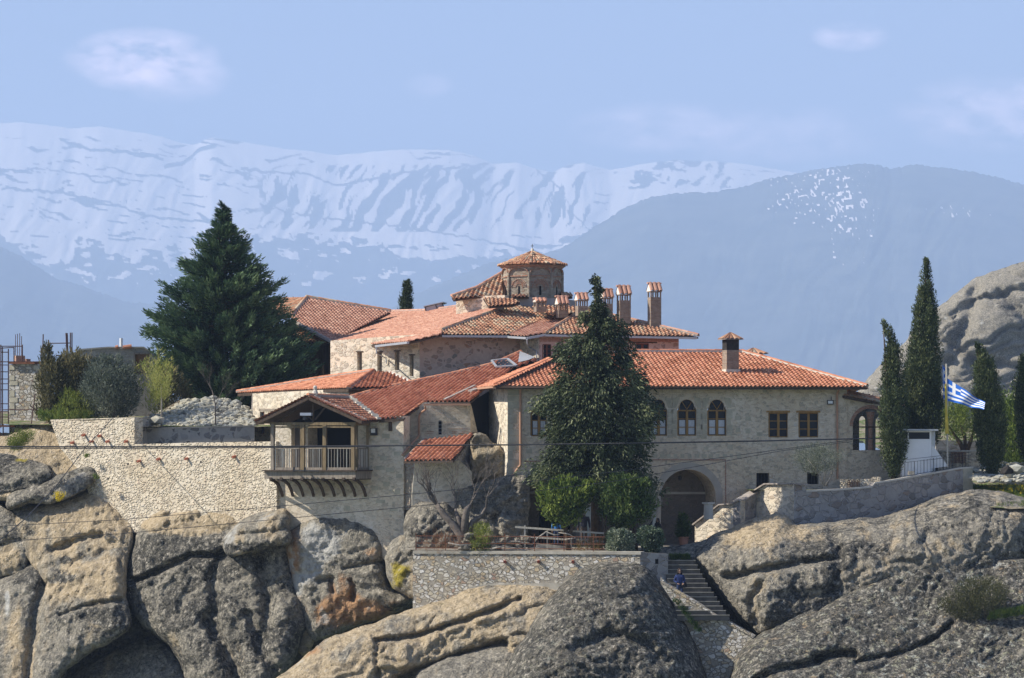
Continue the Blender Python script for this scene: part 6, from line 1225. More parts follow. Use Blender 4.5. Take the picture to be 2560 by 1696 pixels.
def crown(name, prof, Y, parent, mat, n, clump, leaf, nl, seed=0, dirf=(.5, .5), droop=0., dep=1., wob=.18, shell=.55, tmean=.5, tvar=.25, spread=.5, axis=1.6, lobes=3, jit=1.):
    """prof: rows of (py, left px, right px), top to bottom"""
    rg = np.random.default_rng(seed); pr = np.array(prof, float); ys = pr[:, 0]; ym = np.linspace(ys[0], ys[-1], 200); w = np.interp(ym, ys, pr[:, 2] - pr[:, 1]) + 3; cdf = np.cumsum(w ** 1.25); cdf /= cdf[-1]
    py = np.interp(rg.random(n), cdf, ym); l = np.interp(py, ys, pr[:, 1]); r_ = np.interp(py, ys, pr[:, 2]); cx = (l + r_) / 2; hw = (r_ - l) / 2
    ph_ = rg.uniform(0, 2 * np.pi, n); rad = shell + (1 - shell) * np.sqrt(rg.random(n)); rad = np.where(rg.random(n) < .25, rg.random(n) * shell, rad)
    wobv = 1 - wob + 2 * wob * fbm(ph_ * 1.3 + 7, py / 38., 3, seed + 3)
    rad = rad * wobv
    X = (cx - 1280 + hw * np.cos(ph_) * rad) * Y / F; Yd = Y - np.sin(ph_) * rad * hw * Y / F * dep * -1; Z = (HZ - py) * Y / F
    C = np.stack([X, Yd, Z], -1); out = np.stack([np.cos(ph_), np.sin(ph_) * dep, np.zeros(n)], -1)
    Dr = out * dirf[0] + np.array([0, 0, dirf[1]]); Dr[:, 2] -= droop; Rd = clump * rg.uniform(.6, 1.35, n) * np.clip(.35 + hw / (hw.max() + 1e-6), .35, 1.1)
    T = np.clip(tmean + (rg.random(n) - .5) * 2 * tvar, 0, 1)
    V, TT = sprays(rg, C, Dr, Rd, nl, leaf[0], leaf[1], T, spread, axis); return fast_quads(name, V, TT, mat, parent)
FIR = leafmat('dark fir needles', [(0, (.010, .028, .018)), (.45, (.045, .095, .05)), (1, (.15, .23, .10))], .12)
YEW = leafmat('dark olive yew foliage', [(0, (.014, .022, .011)), (.5, (.07, .095, .042)), (1, (.28, .30, .15))], .15)
CYP = leafmat('cypress foliage', [(0, (.015, .026, .012)), (.5, (.065, .095, .04)), (1, (.22, .24, .10))], .12)
BRI = leafmat('bright green leaves', [(0, (.02, .045, .01)), (.5, (.10, .155, .03)), (1, (.30, .36, .08))], .35)
LAU = leafmat('laurel leaves', [(0, (.025, .055, .015)), (.5, (.07, .12, .03)), (1, (.2, .25, .08))], .3)
IVY = leafmat('variegated ivy', [(0, (.03, .06, .03)), (.5, (.11, .16, .10)), (1, (.42, .45, .34))], .2)
OLI = leafmat('silvery olive leaves', [(0, (.06, .08, .06)), (.5, (.15, .18, .14)), (1, (.34, .36, .30))], .25)
BRN = leafmat('brown green shrub', [(0, (.05, .055, .025)), (.5, (.13, .12, .055)), (1, (.26, .22, .10))], .25)
YGR = leafmat('young yellow green leaves', [(0, (.12, .16, .03)), (.5, (.3, .34, .08)), (1, (.5, .46, .16))], .4)
GRS = leafmat('grass blades', [(0, (.03, .07, .012)), (.5, (.10, .17, .03)), (1, (.28, .30, .07))], .3)
YFL = leafmat('yellow flowers', [(0, (.5, .38, .02)), (1, (.8, .65, .03))], .2)
def trunk(parent, pts, rad, mat, name='trunk', n=8):
    mb = MB(); mb.tube(pts, rad, n); return mb.build(name, mat, parent, True)
# big fir on the left: whorled limbs carrying flat, pointed sprays
fir = thing('fir_tree', 'large dark green fir with pointed top, left of the buildings', 'tree', P(560, 1010, 179.5)); fy = 179.5
trunk(fir, [P(560, 1015, fy), P(558, 800, fy), P(557, 512, fy)], [.38, .26, .02], M['brownbark'])
fl_ = [(512, 0, 0), (545, 13, 11), (575, 26, 32), (590, 60, 62), (640, 72, 68), (660, 110, 118), (700, 98, 120), (725, 158, 165), (780, 168, 168), (800, 196, 176), (850, 196, 188), (862, 212, 225), (900, 176, 245), (940, 165, 240), (985, 120, 220), (1005, 80, 190)]
rg = np.random.default_rng(5); Cs, Ds, Rs, Ts = [], [], [], []; limbs = MB()
for i in range(640):
    py = 516 + (1000 - 516) * (rg.random() ** .72); a = rg.uniform(0, 2 * math.pi); L = float(np.interp(py, [f[0] for f in fl_], [f[1] if math.cos(a) < 0 else f[2] for f in fl_]))
    Lx = L * rg.uniform(.72, 1.04) * (1 if rg.random() < .85 else .5); base = np.array(P(557, py + L * .12, fy)); d = np.array([math.cos(a), math.sin(a) * .55, 0.]); Lm = Lx * fy / F
    tb = rg.normal() * .13; nseg = max(2, int(Lm / .40)); up = rg.uniform(.08, .34)
    if L > 40 and i % 3 == 0: limbs.tube([base, base + d * Lm * .5 + np.array([0, 0, Lm * up * .3]), base + d * Lm * .92 + np.array([0, 0, Lm * up * .8])], [.06, .04, .015], 4)
    for s in range(nseg):
        t = (s + .6) / nseg
        if t < .30 and Lm > 1.4: continue
        p = base + d * Lm * t + np.array([0, 0, Lm * (up * t * t)]); side = np.array([-d[1], d[0], 0]) * rg.normal() * .22 * Lm * (1 - t) * .7
        Cs.append(p + side); Ds.append(d + side * .8 + np.array([0, 0, .35 + .3 * t])); Rs.append((.33 - .15 * t) * (1 if Lm > 1 else .62)); Ts.append(.14 + .68 * t * t + tb)  # tint lightens towards the limb ends: lit tips painted into the colour
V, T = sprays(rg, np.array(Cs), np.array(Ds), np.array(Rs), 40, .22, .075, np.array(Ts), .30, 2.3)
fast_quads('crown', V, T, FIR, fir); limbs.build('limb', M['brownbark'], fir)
# dark drooping conifer before the guesthouse
yw = thing('conifer_tree', 'dark olive conifer with drooping clumps standing before the guesthouse facade', 'tree', P(1490, 1365, 152.9)); yy_ = 152.9
trunk(yw, [P(1492, 1370, yy_), P(1490, 1000, yy_), P(1489, 700, yy_)], [.32, .2, .04], M['brownbark'])
yp = [(686, 1484, 1493), (700, 1470, 1504), (716, 1474, 1506), (722, 1480, 1502), (752, 1482, 1510), (768, 1458, 1522), (790, 1452, 1528), (815, 1452, 1560), (828, 1440, 1576), (838, 1450, 1565), (856, 1396, 1572), (870, 1392, 1582), (905, 1400, 1600), (918, 1402, 1585), (950, 1392, 1606), (970, 1386, 1622), (985, 1365, 1600), (1005, 1328, 1640), (1030, 1352, 1648), (1070, 1358, 1640), (1098, 1356, 1645), (1130, 1352, 1622), (1160, 1346, 1615), (1184, 1330, 1644), (1200, 1342, 1630), (1225, 1350, 1660), (1240, 1380, 1640)]
yp = [(a, b + min(9, (c_ - b) * .1), c_ - min(9, (c_ - b) * .1)) for a, b, c_ in yp]
crown('crown', yp, yy_, yw, YEW, 640, .42, (.17, .075), 92, 11, (.6, -.1), .35, wob=.34, tmean=.42, tvar=.42, axis=1.5, shell=.62, dep=.55)
crown('crown', [(a, b + (c_ - b) * .3, c_ - (c_ - b) * .3) for a, b, c_ in yp], yy_, yw, YEW, 320, .42, (.16, .08), 50, 12, (.5, 0), .2, tmean=.2, tvar=.1, shell=.1, dep=.55)
# round garden trees
def tree(name, label, prof, Y, mat, tpts, n, clump, leaf, nl, seed, bark='brownbark', group=None, **kw):
    b = tpts[0]; o = thing(name, label, 'tree', P(b[0], b[1], Y), group); trunk(o, [P(p[0], p[1], Y) for p in tpts], [p[2] for p in tpts], M[bark]); crown('crown', prof, Y, o, mat, n, clump, leaf, nl, seed, **kw); return o
o = tree('garden_tree', 'small bright green tree with forked trunk, left of the pair before the arches', [(1202, 1402, 1424), (1212, 1386, 1446), (1228, 1358, 1462), (1246, 1348, 1474), (1264, 1347, 1470), (1284, 1360, 1456), (1300, 1376, 1446), (1308, 1385, 1432)], 150.8, BRI, [(1421, 1377, .14), (1418, 1345, .12), (1410, 1300, .09), (1400, 1260, .04)], 230, .24, (.20, .085), 30, 21, dirf=(.3, .9), wob=.3, tmean=.55, tvar=.45, dep=.6)
crown('crown', [(1214, 1470, 1490), (1224, 1462, 1494), (1236, 1456, 1480)], 151.2, o, BRI, 26, .2, (.18, .08), 26, 23, dirf=(.3, .9), wob=.3, tmean=.6, tvar=.3)
trunk(o, [P(1420, 1340, 150.8), P(1437, 1310, 150.8), P(1452, 1262, 150.9)], [.1, .07, .04], M['brownbark'], 'limb')
o = tree('garden_tree', 'rounder laurel-green tree with a twiggy right side, right of the pair before the arches', [(1196, 1545, 1592), (1208, 1524, 1618), (1230, 1508, 1634), (1256, 1500, 1640), (1280, 1499, 1632), (1300, 1510, 1612), (1312, 1526, 1586)], 150.8, LAU, [(1590, 1378, .12), (1588, 1335, .10), (1582, 1290, .06), (1570, 1240, .03)], 330, .24, (.15, .075), 34, 22, dirf=(.3, .7), wob=.16, tmean=.5, tvar=.45, dep=.6)
tw_ = MB(); rs = random.Random(3)
for i in range(60): a = P(1600 + rs.uniform(-12, 14), 1325, 151.3); b = P(1600 + rs.uniform(-5, 62), 1325 - rs.uniform(40, 125), 151.0 + rs.uniform(-.6, .6)); tw_.tube([a, a.lerp(b, .5) + Vector((rs.uniform(-.1, .1), 0, 0)), b], [.02, .014, .005], 4)
tw_.build('twigs', M['palebark'], o)
trunk(o, [P(1513, 1370, 150.8), P(1512, 1320, 150.8), P(1520, 1270, 150.8)], [.06, .05, .03], M['brownbark'], 'limb')
for (lb, prof, sd_) in [('pale mound of variegated ivy on the terrace wall, left of the post', [(1326, 1536, 1556), (1338, 1522, 1578), (1355, 1516, 1582), (1376, 1522, 1576), (1392, 1526, 1562), (1402, 1500, 1540)], 31), ('darker ivy bush at the corner of the terrace wall above the steps', [(1320, 1612, 1632), (1332, 1600, 1650), (1350, 1598, 1656), (1368, 1610, 1650), (1384, 1622, 1640)], 32)]:
    b = thing('ivy_bush', lb, 'bush', P((prof[0][1] + prof[0][2]) / 2, 1385, 149.7)); crown('foliage', prof, 149.8, b, IVY, 230, .17, (.09, .08), 34, sd_, dirf=(.8, .1), dep=.7, wob=.35, tmean=.7 if sd_ == 31 else .4, tvar=.3, axis=1)
# potted conifer
pt_ = thing('potted_conifer', 'small cone-shaped conifer in a terracotta pot at the top of the steps', 'potted plant', P(1709, 1366, 154)); mb = MB(); mb.lathe(P(1709, 1366, 154), [(.20, 0), (.26, .42), (.30, .44), (.30, .5), (.25, .5), (.24, .44)], 16); mb.build('pot', M['terracotta'], pt_)
crown('foliage', [(1282, 1702, 1712), (1300, 1697, 1718), (1325, 1691, 1725), (1338, 1692, 1724), (1344, 1700, 1718)], 154, pt_, BRI, 170, .11, (.06, .03), 34, 41, dirf=(.5, .5), wob=.08, tmean=.25, tvar=.2)
q = MB(); c = P(1771, 1298, 154.9); q.lathe(c, [(.26, 0), (.24, .75), (.27, .8)], 12); q.lathe(c + Vector((0, 0, .8)), [(.34, 0), (.34, .08)], 4); o = obj1('stone_pillar', q, M['coping'], 'short round stone pillar with a slab on top, behind the sloping wall', 'pillar')
# cypresses
def cyp(lb, prof, Y, seed, n, by):
    o = thing('cypress_tree', lb, 'tree', P((prof[-1][1] + prof[-1][2]) / 2, by, Y), 'cypresses'); m_ = (prof[-1][1] + prof[-1][2]) / 2; trunk(o, [P(m_, by, Y), P(prof[0][1], prof[0][0] + 8, Y)], [.14, .02], M['brownbark'])
    crown('crown', prof, Y, o, CYP, n, .25, (.11, .05), 62, seed, dirf=(.25, 1.0), wob=.12, tmean=.45, tvar=.3, axis=2.0, shell=.5); return o
cyp('slim cypress with a bent tip beside the arcade arch', [(808, 2208, 2216), (830, 2212, 2226), (845, 2218, 2232), (860, 2222, 2240), (880, 2218, 2250), (930, 2212, 2252), (960, 2206, 2256), (1010, 2208, 2262), (1050, 2200, 2262), (1080, 2206, 2266), (1130, 2208, 2258), (1170, 2216, 2250), (1190, 2228, 2240)], 158.6, 51, 430, 1200)
cyp('tallest cypress with dense base behind the white hut', [(653, 2314, 2319), (690, 2305, 2325), (740, 2300, 2334), (790, 2288, 2340), (850, 2284, 2340), (900, 2276, 2346), (940, 2262, 2348), (1000, 2258, 2350), (1060, 2262, 2350), (1100, 2270, 2346)], 163, 52, 820, 1150)
cyp('dark broad cypress right of the flag', [(865, 2442, 2448), (890, 2446, 2462), (905, 2444, 2480), (960, 2438, 2490), (1000, 2436, 2500), (1060, 2440, 2508), (1120, 2446, 2506), (1165, 2456, 2500), (1190, 2470, 2490)], 159.5, 53, 620, 1195)
cyp('cypress cut off by the right edge', [(888, 2560, 2568), (920, 2550, 2590), (1000, 2540, 2610), (1080, 2545, 2612), (1150, 2560, 2605)], 164, 54, 500, 1180)
fc = thing('cypress_tree', 'tiny distant cypress tip rising above the roofs left of the skylight', 'tree', P(1015, 790, 195), 'cypresses'); trunk(fc, [P(1015, 800, 195), P(1017, 710, 195)], [.1, .02], M['brownbark']); crown('crown', [(702, 1015, 1020), (725, 1009, 1027), (750, 1005, 1027), (778, 1002, 1026), (800, 1002, 1026)], 195, fc, CYP, 150, .2, (.12, .05), 40, 55, dirf=(.25, 1), tmean=.35, axis=2)
# olive tree
ol = thing('olive_tree', 'small silvery olive tree with pale twin trunks behind the stepped wall', 'tree', P(2062, 1215, 156.6)); oy = 156.6
for pp in ([(2062, 1215, .07), (2050, 1190, .05), (2034, 1165, .04), (2020, 1150, .02)], [(2064, 1215, .08), (2078, 1190, .06), (2084, 1165, .04), (2092, 1148, .02)], [(2062, 1215, .06), (2064, 1180, .05), (2062, 1150, .02)]): trunk(ol, [P(a, b, oy) for a, b, _ in pp], [c_ for _, _, c_ in pp], M['palebark'])
crown('crown', [(1116, 2030, 2070), (1125, 1995, 2092), (1145, 1978, 2108), (1162, 1990, 2100), (1178, 2010, 2060)], oy, ol, OLI, 230, .26, (.10, .022), 30, 61, dirf=(.5, .6), wob=.3, tmean=.5, tvar=.3, shell=.3)
# tree behind the flag
bt = thing('orchard_tree', 'low spreading tree with fresh green leaves and dark limbs behind the flagpole', 'tree', P(2412, 1128, 166)); by_ = 166.
for pp in ([(2412, 1130, .16), (2398, 1105, .12), (2378, 1075, .06), (2362, 1050, .02)], [(2416, 1130, .16), (2428, 1100, .1), (2436, 1070, .06), (2430, 1040, .02)], [(2414, 1130, .12), (2412, 1095, .09), (2400, 1060, .05)], [(2436, 1095, .05), (2456, 1080, .03)]): trunk(bt, [P(a, b, by_) for a, b, _ in pp], [c_ for _, _, c_ in pp], M['brownbark'])
crown('crown', [(1008, 2370, 2440), (1025, 2345, 2462), (1055, 2342, 2470), (1080, 2350, 2466), (1092, 2372, 2450)], by_, bt, BRI, 210, .3, (.11, .05), 26, 71, dirf=(.3, .7), wob=.3, tmean=.7, tvar=.3, shell=.3)
def bush(name, label, prof, Y, mat, n, clump, leaf, nl, seed, **kw):
    o = thing(name, label, 'bush', P((prof[-1][1] + prof[-1][2]) / 2, prof[-1][0], Y)); crown('foliage', prof, Y, o, mat, n, clump, leaf, nl, seed, **kw); return o
bush('hedge_bush', 'light green bushes behind the right-hand cypresses', [(1000, 2500, 2620), (1050, 2490, 2620), (1120, 2490, 2620), (1170, 2500, 2620)], 172, BRI, 330, .5, (.16, .08), 34, 72, dirf=(.3, .7), wob=.2, tmean=.5)
# left garden
bush('tall_shrub', 'tall brownish shrub right beside the ruined pier', [(868, 108, 124), (900, 104, 132), (930, 104, 170), (960, 100, 176), (1020, 100, 176), (1048, 105, 170)], 172.5, BRN, 230, .30, (.22, .07), 24, 81, dirf=(.2, 1), wob=.4, tmean=.45, tvar=.45)
bush('tall_shrub', 'brown olive shrub in the middle of the left garden', [(884, 160, 200), (910, 158, 225), (960, 160, 232), (1010, 158, 232), (1048, 165, 225)], 172.8, BRN, 230, .32, (.22, .07), 24, 82, dirf=(.2, 1), wob=.4, tmean=.55, tvar=.45)
ob = thing('olive_bush', 'bushy grey-green olive tree directly above the cream wall', 'tree', P(283, 1048, 171)); trunk(ob, [P(283, 1050, 171), P(285, 1000, 171)], [.12, .06], M['bark']); crown('crown', [(893, 255, 275), (905, 235, 300), (930, 222, 325), (970, 212, 345), (1010, 220, 345), (1035, 240, 325), (1046, 260, 310)], 171, ob, OLI, 330, .32, (.18, .05), 36, 83, dirf=(.4, .6), wob=.3, tmean=.28, tvar=.4)
bush('tall_shrub', 'thin bright yellow-green shoots left of the big fir', [(872, 375, 382), (900, 360, 440), (925, 340, 445), (960, 340, 432), (1000, 350, 425), (1030, 370, 400)], 171.5, YGR, 90, .24, (.22, .045), 16, 84, dirf=(.3, 1), wob=.6, tmean=.5, tvar=.45, shell=.1)
st_ = thing('staked_sapling', 'slim pale trunk with yellowish crown in front of the rubble heap', 'tree', P(404, 1062, 168.9)); trunk(st_, [P(404, 1064, 168.9), P(404, 1000, 168.9), P(403, 960, 168.9)], [.05, .045, .02], M['palebark']); crown('crown', [(935, 380, 425), (955, 372, 440), (985, 378, 428), (1003, 390, 415)], 168.9, st_, YGR, 90, .22, (.14, .02), 20, 85, dirf=(.3, 1), wob=.4, tmean=.6, shell=.2)
def bare(name, label, base, Y, limbs, seed, mat, depth=4, r0=.1, L0=.8, top=None):
    o = thing(name, label, 'tree', P(base[0], base[1], Y)); rs = random.Random(seed)
    for pts in limbs: trunk(o, [P(a, b, Y + dy) for a, b, _, dy in pts], [c_ for _, _, c_, _ in pts], mat, 'limb', 8)
    tw = MB()
    def grow(p, d, L, r, k):
        q = p + d * L * .5 + Vector((rs.uniform(-.12, .12), rs.uniform(-.12, .12), 0)) * L; e = p + d * L; tw.tube([p, q, e], [r, r * .8, r * .6], 5)
        if k <= 0: return
        for i in range(rs.choice((2, 2, 3))):
            nd = (d + Vector((rs.uniform(-.75, .75), rs.uniform(-.6, .6), rs.uniform(-.25, .65)))).normalized(); grow(e if i else q, nd, L * rs.uniform(.55, .85), r * .58, k - 1)
    for pts in limbs:
        a, b = pts[-1], pts[-2]; p = P(a[0], a[1], Y + a[3]); d = (p - P(b[0], b[1], Y + b[3])).normalized()
        for i in range(2): grow(p, (d + Vector((rs.uniform(-.35, .35), rs.uniform(-.4, .4), rs.uniform(0, .5)))).normalized(), L0 * rs.uniform(.8, 1.2), a[2] * .7, depth)
    tw.build('twigs', mat, o); return o
bare('bare_tree', 'leafless pollarded tree with thick grey limbs behind the terrace railing', (1160, 1378), 151.8, [[(1160, 1378, .30, 0), (1155, 1340, .25, 0), (1130, 1310, .19, .1), (1108, 1285, .15, .2), (1092, 1262, .12, .3)], [(1162, 1345, .24, 0), (1163, 1300, .2, -.1), (1168, 1272, .16, -.2), (1176, 1262, .06, -.2)], [(1168, 1340, .2, 0), (1182, 1305, .15, 0), (1205, 1290, .12, 0), (1215, 1270, .08, 0)], [(1155, 1340, .18, .1), (1147, 1300, .13, .3), (1138, 1272, .06, .4)], [(1108, 1285, .1, .2), (1094, 1258, .04, .2)]], 4, M['bark'], 5, L0=1.0)
bare('bare_tree', 'small leafless tree with pale twigs in front of the rubble heap', (539, 1062), 168.6, [[(539, 1062, .045, 0), (538, 1010, .035, 0), (530, 975, .02, 0)], [(538, 1015, .025, 0), (552, 985, .015, 0)], [(538, 1030, .025, 0), (562, 1005, .015, 0)], [(536, 990, .02, 0), (520, 958, .012, 0)], [(540, 1040, .02, 0), (588, 1012, .012, 0)]], 9, M['bark'], 5, L0=.5)
# vine branches and plants on the terrace
vb = thing('vine', 'gnarled leafless vine branches lying along the terrace railing', 'vine', P(1160, 1370, 150.8)); 
for k, pp in enumerate([[(1145, 1372), (1180, 1362), (1210, 1370), (1235, 1368)], [(1200, 1363), (1240, 1356), (1290, 1354), (1330, 1362), (1345, 1345), (1365, 1330), (1385, 1338), (1400, 1336)], [(1120, 1358), (1150, 1364), (1190, 1360)], [(1410, 1350), (1440, 1345), (1420, 1335), (1396, 1332)], [(1230, 1372), (1260, 1366), (1310, 1376), (1350, 1366)]]):
    trunk(vb, [P(a, b, 150.9 - .1 * k) for a, b in pp], [.05] + [.045] * (len(pp) - 2) + [.02], M['palebark'], 'branch', 6)
bush('dry_bush', 'reddish dry bush at the left end of the terrace railing', [(1325, 1090, 1130), (1340, 1060, 1150), (1362, 1045, 1155), (1376, 1050, 1150)], 151.2, leafmat('dry red brown twigs', [(0, (.16, .07, .04)), (1, (.42, .24, .12))], .3), 45, .2, (.14, .012), 22, 91, dirf=(.3, 1), wob=.3)
bush('yellow_green_plant', 'yellow-green plant right of the bare tree trunk', [(1318, 1195, 1215), (1335, 1180, 1222), (1356, 1178, 1225), (1374, 1180, 1220)], 151.0, YGR, 90, .2, (.12, .03), 24, 92, dirf=(.3, 1), wob=.3, tmean=.35)
bush('flower_bed', 'low dry flower bed with red stems under the right end of the handrail', [(1345, 1480, 1510), (1360, 1440, 1512), (1376, 1430, 1512)], 150.9, leafmat('bed of mixed stems', [(0, (.08, .1, .03)), (.5, (.25, .2, .07)), (1, (.32, .14, .08))], .3), 50, .14, (.10, .03), 26, 93, dirf=(.3, 1), wob=.3)
bush('scrub_bush', 'round dark scrub bush on the speckled slope at the right', [(1450, 2420, 2470), (1462, 2398, 2500), (1490, 2370, 2528), (1515, 2345, 2500), (1540, 2380, 2470), (1556, 2395, 2440)], 144.6, leafmat('dull scrub leaves', [(0, (.035, .04, .018)), (.5, (.085, .09, .04)), (1, (.17, .165, .07))], .2), 330, .24, (.07, .03), 46, 94, dirf=(.4, .7), wob=.2, dep=.6)
bush('scrub_bush', 'small bright green bush on the tan rock dome', [(1390, 2165, 2190), (1398, 2140, 2202), (1412, 2135, 2196), (1422, 2140, 2170)], 149.4, GRS, 120, .15, (.06, .03), 34, 95, dirf=(.4, .7), dep=.7, tmean=.45)
bush('scrub_bush', 'yellow-green scrub under the scaffold at the left edge', [(1082, 50, 80), (1095, 30, 78), (1110, 22, 60), (1120, 20, 50)], 167, YGR, 130, .2, (.08, .03), 30, 96, dirf=(.4, .7), tmean=.15, tvar=.15)
bush('yellow_flowers', 'bright yellow flowering tuft in the crack of the left cliff', [(1234, 138, 160), (1245, 134, 162), (1252, 138, 158)], 165.0, YFL, 26, .08, (.06, .05), 14, 97, dep=.6, tmean=.6)
bush('olive_sprig', 'small grey-green sprig on the slope below the concrete foot', [(1445, 1358, 1366), (1465, 1352, 1372), (1490, 1354, 1374)], 150.0, OLI, 50, .12, (.09, .02), 20, 98, dirf=(.1, 1), tmean=.2)
bush('wall_weed', 'lone weed rooted in the cream wall above the yellow flowers', [(1136, 214, 219), (1142, 212, 222)], 167.3, GRS, 12, .08, (.07, .03), 14, 99); bush('wall_weed', 'second weed at the foot of the cream wall left corner', [(1186, 236, 242), (1196, 236, 246)], 166.4, GRS, 14, .08, (.07, .03), 14, 100)
# grass: tufts scattered on surfaces
def grass(name, label, fn, n, h, seed, mat=GRS, tmean=.5):
    rg = np.random.default_rng(seed); C = np.array([fn(rg) for _ in range(n)]); D_ = np.tile(np.array([[0, -.1, 1.]]), (n, 1)); V, T = sprays(rg, C, D_, np.full(n, h * .5), 12, h, h * .12, np.clip(tmean + rg.normal(size=n) * .2, 0, 1), .35, 1.0); o = fast_quads(name, V, T, mat, None); tag(o, label, 'grass' if mat is GRS else 'flowers', kind='stuff')
grass('grass', 'rough green grass at the foot of the bushes above the cream wall', lambda g: P(g.uniform(95, 232), g.uniform(1030, 1052), g.uniform(170.2, 172)), 240, .2, 1, tmean=.6)
grass('grass', 'green strip of grass along the top of the shaded garden wall', lambda g: P(g.uniform(366, 632), g.uniform(1068, 1075), g.uniform(168.6, 169.2)), 200, .11, 2, tmean=.45)
grass('grass', 'green meadow grass at the right edge below the boulders', lambda g: (lambda x, y: Vector((x, y, -3.05 + (y - 150) * .065 + max(0, x - 26) * .02 + .05)))(g.uniform(24.8, 30.5), g.uniform(150.5, 163)), 2200, .15, 3, tmean=.55)
grass('yellow_flowers', 'yellow flowers dotting the meadow at the right edge', lambda g: (lambda x, y: Vector((x, y, -2.9 + (y - 150) * .065 + .12)))(g.uniform(25.8, 30.5), g.uniform(155, 162)), 110, .09, 4, YFL)
grass('grass', 'grass tufts along the crack below the concrete foot', lambda g: (lambda x: P(x, np.interp(x, [1045, 1100, 1330, 1400], [1540, 1520, 1500, 1480]) + g.uniform(-4, 14) * (x > 1320), 149.8))(g.uniform(1045, 1130) if g.random() < .3 else g.uniform(1315, 1405)), 300, .16, 5, tmean=.5)
grass('grass', 'bright green grass patch at the head of the steps', lambda g: P(g.uniform(1675, 1725), g.uniform(1388, 1399), 150.4), 160, .12, 6, tmean=.35)
grass('grass', 'green grass below the scrub bush at the right edge', lambda g: (lambda x: P(x, 1540 - (x - 2470) * .17 + g.uniform(-8, 12), 144.2 - g.uniform(0, .4)))(g.uniform(2470, 2620)), 420, .12, 7, tmean=.5)
grass('grass', 'dark mossy grass growing on the stair parapet and dome flank', lambda g: (lambda t: P(1690 + 60 * t + g.uniform(-8, 8), 1500 + 80 * t, 144.9))(g.random()), 120, .12, 8, tmean=.15)
bush('tall_shrub', 'dark twiggy shrub between the yellow-green shoots and the big fir', [(925, 395, 440), (950, 388, 460), (985, 385, 470), (1010, 390, 470), (1030, 400, 460)], 175.5, BRN, 150, .3, (.2, .06), 24, 86, dirf=(.3, 1), wob=.4, tmean=.3, tvar=.35)
bush('tall_shrub', 'low greenish shrub in front of the ruined building, above the grass', [(985, 160, 200), (1005, 140, 250), (1030, 135, 255), (1046, 140, 250)], 171.5, YGR, 110, .24, (.18, .04), 22, 87, dirf=(.3, 1), wob=.5, tmean=.2, tvar=.25)
